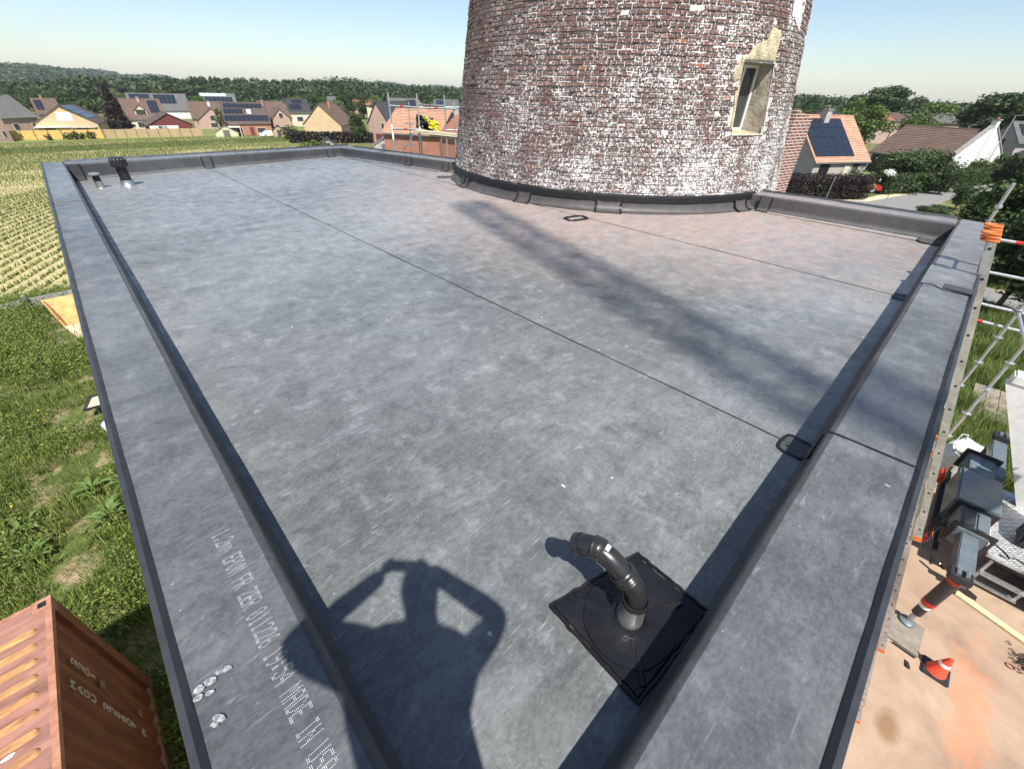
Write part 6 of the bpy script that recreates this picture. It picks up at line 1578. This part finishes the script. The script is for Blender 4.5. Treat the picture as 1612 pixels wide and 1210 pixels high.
for i, (px, py, d, h_, wf, lf, kd, lab, n) in enumerate(((1355,200,112,157,.95,L_BRIGHT,'broad','bright green tree rising behind the orange roof',2600), (1376,200,185,136,1.45,L_DARK,'broad','big dark spreading tree right of the tower',5200), (1415,200,190,153,1.1,L_DARK,'broad','dark tree adjoining the big spreading tree on its right',2600), (1456,200,120,160,1.0,L_BRIGHT,'broad','light feathery tree behind the barn roof',1500), (1562,235,130,146,1.35,L_DARK,'broad','big dark tree behind the grey gable house',4800), (1602,235,125,151,1.1,L_DARK,'broad','dark tree at the right picture edge',3000), (1335,190,230,154,1.,L_MID,'broad','mid green tree behind the orange ridge',1500), (1275,175,260,150,1.,L_MID,'broad','leafy tree immediately right of the tower',1600), (1262,185,105,172,1.1,L_MID,'broad','treetop showing over the orange ridge next to the tower',1500))):
    bush('garden_tree', lab, px, py, d, h_, wf, lf, int(n*2.6), .029, 90+i, kd, 'tree')
bush('garden_shrub', 'large rounded shrub in front of the barn, left one', 1418, 285, 72, 226, 1.5, L_MID, 7000, .034, 110)
bush('garden_shrub', 'large rounded shrub in front of the barn, right one', 1452, 283, 75, 224, 1.4, L_MID, 7000, .034, 111)
bush('garden_shrub', 'shrub before the white gable end', 1527, 285, 88, 242, 1.4, L_MID, 5500, .04, 112)
bush('garden_shrub', 'low grey-green shrub behind the black hedge', 1350, 290, 66, 262, 1.8, L_PALE, 1100, .08, 113)
bush('garden_shrub', 'bushy shrub right of the red car', 1382, 298, 67.5, 263, 1.2, L_MID, 1200, .08, 114)
bush('lollipop_tree', 'small ball-headed tree standing on the verge before the barn', 1480, 302, 71, 258, .9, L_DARK, 4200, .038, 115, 'ball', 'tree')
bush('lollipop_tree', 'round dark tree on the lawn beside the road', 1508, 320, 62, 286, 1.0, L_DARK, 5200, .036, 116, 'ball', 'tree')
for i, (px, py, d, h_, wf, lab) in enumerate(((1600,380,37,252,.95,'large leafy tree at the right picture edge above the scaffold'), (1568,350,46,300,1.2,'bushy green shrub below the lamp post'), (1632,400,31,330,.9,'leafy tree half outside the right picture edge'))):
    bush('leafy_tree', lab, px, py, d, h_, wf, L_MID, 12000, .030, 120+i, 'broad', 'tree')
wfl = thing('white_flowers', 'clump of white blossom on the hedge by the sign post', 'flowers', at_dist(1402, 272, 67)); q = at_dist(1402, 271, 66.2)
v, qd = leafcloud([(q.x+.0, q.y, q.z), (q.x+.5, q.y+.2, q.z-.05), (q.x-.5, q.y-.2, q.z-.1)], [(.45,.45,.25)]*3, 420, .12, 5); o = link('blossom', np_mesh('blossom', v, qd), M_WHITE, wfl)

# ------------------------------------------------------------------ road, lamp, posts, car
rdl = [gp(1365,318), gp(1420,308), gp(1462,303), gp(1512,298), gp(1560,291)]; rdr = [gp(1340,345), gp(1440,336), gp(1478,322), gp(1500,312), gp(1600,297)]
mb = MB(); ext0 = (rdl[0]-rdl[1]).normalized()*14
L_, R_ = [rdl[0]+Vector((-8,12,0))]+rdl, [rdr[0]+Vector((-9,10,0))]+rdr
for p, q in zip(L_, R_): mb.v += [(p.x, p.y, gz(p.x, p.y)+.034), (q.x, q.y, gz(q.x, q.y)+.034)]
mb.f += [(2*i, 2*i+1, 2*i+3, 2*i+2) for i in range(len(L_)-1)]; struct(mb.obj('road', M_ROAD))
vl = [gp(1225,318), gp(1290,318), gp(1360,313), gp(1386,307), gp(1450,301), gp(1500,295)]; mb = MB()
for p, q in zip(vl, [gp(1225,334), gp(1300,338), gp(1372,330), gp(1425,319), gp(1468,310), gp(1512,301)]): mb.v += [(p.x, p.y, gz(p.x, p.y)+.018), (q.x, q.y, gz(q.x, q.y)+.018)]
mb.f += [(2*i, 2*i+1, 2*i+3, 2*i+2) for i in range(5)]; struct(mb.obj('gravel_verge', M_GRAVEL))
lw_ = [gp(1445,318), gp(1480,314), gp(1545,300), gp(1612,300), gp(1612,440), gp(1560,345), gp(1440,345)]
lp_ = thing('street_lamp', 'tall thin street lamp post right of the barn', 'street lamp', gp(1536, 285.4)); q0 = gp(1536, 285.4); zt = height_at(1597, 182, q0)
MB().tube([q0, Vector((q0.x, q0.y, zt))], [.075, .05], 10).obj('post', M_GALV, lp_, True); MB().tube([Vector((q0.x,q0.y,zt-.02)), Vector((q0.x-.2,q0.y-1.0,zt+.12))], .035, 8).obj('arm', M_GALV, lp_, True)
MB().hexa([Vector((q0.x-.2,q0.y-.9,zt+.06))+Vector(v) for v in ((-.12,-.5,0),(.12,-.5,0),(.14,.2,0),(-.14,.2,0),(-.08,-.45,.1),(.08,-.45,.1),(.12,.2,.13),(-.12,.2,.13))]).obj('lantern', M_WHITE, lp_)
for (p0, p1, lab, r_) in (((1299,316),(1317,278),'thin bare post in front of the black hedge',.03), ((1375,305),(1390,277),'black and white post at the end of the green hedge',.07), ((1388,329),(1397,308),'short thin sign post beside the road',.03), ((1270,318),(1272,308),'short white post behind the roof edge',.06), ((1463,300),(1469,287),'thin stake of the small ball-headed tree',.04)):
    q = gp(*p0); t_ = thing('roadside_post', lab, 'post', q); zt = height_at(*p1, q); MB().tube([q, Vector((q.x, q.y, zt))], r_, 8).obj('post', M_GALV if r_ < .07 else M_BLK, t_, True)
    if r_ == .07:
        for k in (.3, .7): MB().tube([Vector((q.x, q.y, q.z+(zt-q.z)*k)), Vector((q.x, q.y, q.z+(zt-q.z)*(k+.15)))], .075, 8).obj('white_band', M_WHITE, t_)
    elif p0[0] == 1388: MB().bar(Vector((q.x-.25,q.y,zt)), Vector((q.x+.25,q.y,zt)), .02, .12).obj('sign_plate', M_BLKM, t_)
def car(label, pos, yaw, m_):
    t_ = thing('parked_car', label, 'car', pos); c, s = math.cos(yaw), math.sin(yaw)
    f = lambda x, y, z: Vector((pos[0]+x*c-y*s, pos[1]+x*s+y*c, pos[2]+z))
    mb = MB(); pr = [(-2.1,.35), (-2.1,.75), (-1.9,.9), (-1.1,.95), (-.6,1.42), (1.2,1.45), (1.8,1.0), (2.05,.9), (2.1,.35)]; n = len(pr)
    for y, k in ((-.85,1.), (.85,1.)):
        for x, z in pr: mb.v.append(tuple(f(x, y*(.8 if z > 1.2 else 1), z)))
    mb.f += [(i, (i+1)%n, n+(i+1)%n, n+i) for i in range(n)]+[tuple(range(n-1,-1,-1)), tuple(range(n,2*n))]; b_ = mb.obj('body', m_, t_)
    for y in (-.80, .80):
        MB().hexa([f(-.9,y,1.0), f(1.55,y,1.0), f(1.55,y*1.03,1.0), f(-.9,y*1.03,1.0), f(-.55,y*.86,1.36), f(1.15,y*.86,1.36), f(1.15,y*.89,1.36), f(-.55,y*.89,1.36)]).obj('side_window', M_GLASS, b_)
    MB().hexa([f(1.3,-.6,1.40), f(1.3,.6,1.40), f(1.33,.6,1.43), f(1.33,-.6,1.43), f(1.72,-.7,1.06), f(1.72,.7,1.06), f(1.78,.7,1.08), f(1.78,-.7,1.08)]).obj('rear_window', M_GLASS, b_)
    for y in (-.7, .7): MB().box((-.01,)*3, (.01,)*3); MB().bar(f(2.09,y-.12,.8), f(2.09,y+.12,.8), .05, .16).obj('tail_light', M_RED, b_)
    for x in (-1.3, 1.35):
        for y in (-.78, .78):
            w_ = MB().tube([f(x,y-.1,.32), f(x,y+.1,.32)], .32, 18).obj('wheel', M_BLK, t_, True); MB().tube([f(x,y-.105,.32), f(x,y+.105,.32)], .2, 12).obj('rim', M_GALV, w_, True)
q = at_dist(1347, 300, 66); q.z = gz(q.x, q.y)+.02; car('red car parked behind the end of the black hedge', q, 2.0, mat('car_red', (.45,.02,.02), (.38,.02,.02), 2, .25, 0))
q = at_dist(423, 213, 145); q.z = gz(q.x, q.y)+.02; car('white car in front of the solar roof house', q, .2, M_WHITE)

# ------------------------------------------------------------------ far woods and hills
def poplars():
    n = 0; r = random.Random(5)
    for px in np.arange(238, 745, 7.2):
        d = 430+r.uniform(-25, 25) if px < 560 else 400+r.uniform(-25, 25)
        q = at_dist(px+r.uniform(-2, 2), 150, d); q.z = gz(q.x, q.y)-.5
        top = np.interp(px, [238, 300, 360, 440, 520, 600, 745], [121, 122.5, 123.5, 126, 127, 131.5, 139])+r.uniform(-2.2, 2.2)
        hh = at_dist(px, top, d).z-q.z; kind = 'poplar'
        tree('poplar_tree', 'tall poplar in the long row behind the houses', 'tree', q, hh, 1.25+r.uniform(-.15,.2), 'poplar', L_POP, 420, .055, r.randrange(3), 'poplars in the row behind the houses'); n += 1
poplars()
def wood(name, label, spots, leaf, n, size, seed):
    cs, rs = [], []; r = random.Random(seed)
    for (x, y, z, R_, h_) in spots:
        for k in range(4):
            cs.append((x+r.uniform(-.4,.4)*R_, y+r.uniform(-.4,.4)*R_, z+h_*r.uniform(.35, .8))); rs.append((R_*.6, R_*.6, h_*.28))
    v, q = leafcloud(cs, rs, n, size, seed, .2, .5); o = link(name, np_mesh(name, v, q), leaf); tag(o, label, 'wood', kind='stuff')
r = random.Random(21); sp = []
for px in np.arange(-40, 760, 3.0):                      # mixed wood behind and left of the poplars
    for d in (380, 460, 540):
        top = np.interp(px, [-40, 60, 150, 230, 330, 430, 545, 600, 660, 760], [128, 128, 122, 124, 127, 130, 125, 133, 138, 143])+r.uniform(-1.5, 2.5)+(2 if d < 400 else 0)
        q = at_dist(px, top, d+r.uniform(-30, 30)); g_ = gz(q.x, q.y); sp.append((q.x, q.y, g_, r.uniform(6, 9), max(6, (q.z-g_)*1.04)))
wood('far_wood', 'long dark wood behind the houses on the left', sp, L_FAR, 62000, 1.5, 3)
sp = []
for px in np.arange(1215, 1660, 3.2):
    for d in (330, 430, 520):
        top = np.interp(px, [1215, 1300, 1340, 1430, 1500, 1660], [151, 153, 155, 160, 164, 166])+r.uniform(-2, 3)+(3 if d < 400 else 0)
        q = at_dist(px, top, d+r.uniform(-30, 30)); g_ = gz(q.x, q.y); sp.append((q.x, q.y, g_, r.uniform(6, 9), max(5, (q.z-g_)*1.04)))
wood('far_wood', 'low wood on the horizon right of the tower', sp, L_FAR, 36000, 1.5, 4)
# a band of garden trees between the far houses and the woods
sp = []
for px in np.arange(-40, 740, 6.):
    d = r.uniform(270, 350); top = r.uniform(150, 160)+px*.01; q = at_dist(px, top, d); g_ = gz(q.x, q.y); sp.append((q.x, q.y, g_, r.uniform(5, 8), max(4, (q.z-g_))))
for px in np.arange(1215, 1660, 5.):
    d = r.uniform(230, 300); top = r.uniform(168, 178); q = at_dist(px, top, d); g_ = gz(q.x, q.y); sp.append((q.x, q.y, g_, r.uniform(4, 7), max(4, (q.z-g_))))
wood('garden_wood', 'belt of mixed garden trees between the houses and the woods', sp, L_MID, 30000, 1.1, 5)
def hill(name, label, prof, d, depth, n_leaf, seed):
    """wooded ridge: crest pixels -> mesh ridge plus canopy"""
    mb = MB(); pts = []; cs = []; rs = []; rr = random.Random(seed)
    for (px, py) in prof: pts.append(at_dist(px, py, d))
    fine = []
    for i in range(len(pts)-1):
        for k in range(8): fine.append(pts[i].lerp(pts[i+1], k/8))
    fine.append(pts[-1])
    for p in fine:
        dr = Vector((p.x, p.y, 0)).normalized()
        for (o_, f_) in ((-depth, 0.), (-depth*.6, .5), (-depth*.25, .88), (0, 1.), (depth*.7, .4), (depth, 0)):
            q = p+dr*o_; zb = -6.; mb.v.append((q.x, q.y, zb+(p.z-22-zb)*f_+4*mnoise.noise(Vector((q.x*.01, q.y*.01, 1)))))
    for i in range(len(fine)-1):
        for j in range(5): a = i*6+j; mb.f.append((a, a+1, a+7, a+6))
    struct(mb.obj(name, L_FAR, None, True))
    for p in fine:
        dr = Vector((p.x, p.y, 0)).normalized()
        for k in range(16):
            t_ = rr.random()*.95; f_ = 1-(t_**1.6)*.9; q = p-dr*depth*t_+Vector((rr.uniform(-22,22), rr.uniform(-22,22), 0)); zb = -6; cs.append((q.x, q.y, zb+(p.z-20-zb)*f_+7)); rs.append((13,13,8))
    v, q = leafcloud(cs, rs, n_leaf, 4.2, seed, .3, .6); tag(link('hill_wood', np_mesh('hill_wood', v, q), L_FAR), label, 'wood', kind='stuff')
hill('hill', 'dark wooded crest of the large hill at the far left', [(-90,99),(-40,96),(0,95.5),(30,95.5),(60,99),(80,102),(95,108),(108,114)], 1500, 420, 26000, 7)
hill('hill', 'wooded top of the second hill right of the large hill', [(98,113),(108,106),(125,104.5),(145,105.5),(165,109),(180,115),(188,121)], 1900, 420, 17000, 8)
hill('hill', 'low pale wooded hill right of the second hill', [(185,118),(200,114.5),(220,115.5),(232,113.5),(250,115.5),(262,119.5),(272,125)], 2400, 420, 13000, 9)
hill('hill', 'faint hill top above the poplars left of the tower', [(560,133),(572,128),(590,126.5),(615,126.5),(628,130),(645,134)], 2300, 380, 10000, 10)
hill('hill', 'faint hill just left of the tower', [(655,138),(672,132.5),(690,131.5),(710,134),(735,138),(780,142)], 2600, 380, 12000, 11)
hill('hill', 'long low wooded ridge on the right horizon', [(1180,156),(1260,157),(1340,158),(1440,161),(1500,162),(1560,164),(1680,167)], 1500, 350, 22000, 12)

# ------------------------------------------------------------------ photographer on the parapet corner, behind the camera
pe = thing('person', 'person in dark work clothes holding a phone on the near roof corner', 'person', (-.28, -.30, PT))
def skinned(name, joints, edges, m_, par, sub=2):
    me = bpy.data.meshes.new(name); me.from_pydata([j[0] for j in joints], edges, []); o = link(name, me, m_, par)
    md = o.modifiers.new('skin', 'SKIN'); md.use_smooth_shade = True
    for i, j in enumerate(joints): me.skin_vertices[0].data[i].radius = (j[1], j[2] if len(j) > 2 else j[1])
    me.skin_vertices[0].data[0].use_root = True
    o.modifiers.new('sub', 'SUBSURF').levels = sub; o.modifiers['sub'].render_levels = sub; return o
fw = Vector((.7045, .7097, 0)); rt = Vector((.7097, -.7045, 0))
def B(V, U, z): return (V, U, CAMZ+z)
J = [(B(-.25,-.21,-.50), .15, .12), (B(-.24,-.20,-.32), .14, .11), (B(-.22,-.17,-.13), .15, .11), (B(-.20,-.15,-.05), .07), (B(-.18,-.13,.0), .06), (B(-.165,-.11,.07), .075, .09), (B(-.16,-.10,.15), .08, .09), (B(-.16,-.10,.21), .04),
     (B(-.10,-.30,-.11), .065), (B(.08,-.24,-.18), .046), (B(-.065,.0,.0), .034), (B(-.34,-.04,-.11), .065), (B(-.42,.20,-.22), .048), (B(-.20,.10,.0), .034),
     (B(-.19,-.28,-.57), .09), (B(-.15,-.25,-.93), .065), (B(-.16,-.27,-1.24), .045), (B(-.08,-.22,-1.30), .04), (B(-.31,-.14,-.57), .09), (B(-.26,-.12,-.93), .065), (B(-.27,-.15,-1.24), .045), (B(-.19,-.09,-1.30), .04)]
Ed = [(0,1),(1,2),(2,3),(3,4),(4,5),(5,6),(6,7),(2,8),(8,9),(9,10),(2,11),(11,12),(12,13),(0,14),(14,15),(15,16),(16,17),(0,18),(18,19),(19,20),(20,21)]
skinned('body', J, Ed, M_CLOTH, pe)
pc = Vector(B(-.13, .05, .03))
for s in (1, -1):
    w0 = Vector(B(-.065,.0,.0) if s > 0 else B(-.20,.10,.0)); c0 = pc+rt*(.075*s)
    hj = [(tuple(w0), .026, .02), (tuple(w0.lerp(c0, .6)), .030, .018)]; he = [(0, 1)]
    for k in range(4):
        base = c0+Vector((0,0,.028-.018*k)); i0 = len(hj)
        hj += [(tuple(w0.lerp(base, .9)), .010), (tuple(base+fw*.012-rt*s*.012), .009), (tuple(base+fw*.012-rt*s*(.026+.004*(k in (1, 2)))), .008)]; he += [(1, i0), (i0, i0+1), (i0+1, i0+2)]
    i0 = len(hj); tb0 = w0.lerp(c0, .55)+Vector((0,0,.03)); hj += [(tuple(tb0-fw*.012), .011), (tuple(c0-fw*.022-rt*s*.02+Vector((0,0,.02))), .009)]; he += [(1, i0), (i0, i0+1)]
    skinned('hand', hj, he, M_SKIN, pe, 1)
ph = thing('phone', 'phone held at the near roof corner', 'phone', tuple(pc)); mb = MB(); mb.bar(pc-rt*.074, pc+rt*.074, .009, .07); mb.obj('case', M_BLK, ph)

# ------------------------------------------------------------------ the air
hz_ = MB().box((-3300, -3300, -9), (3300, 3300, 62)).obj('haze', None)
hm = bpy.data.materials.new('haze'); hm.use_nodes = True; ht = hm.node_tree; ht.nodes.remove(ht.nodes['Principled BSDF'])
hv = ht.nodes.new('ShaderNodeVolumePrincipled'); hv.inputs['Color'].default_value = (.86,.93,1,1); hv.inputs['Density'].default_value = 1.5e-4; hv.inputs['Anisotropy'].default_value = .2
ht.links.new(hv.outputs[0], ht.nodes['Material Output'].inputs['Volume']); hz_.data.materials.append(hm)
tag(hz_, 'thin summer haze over the fields and hills', 'haze', kind='stuff')
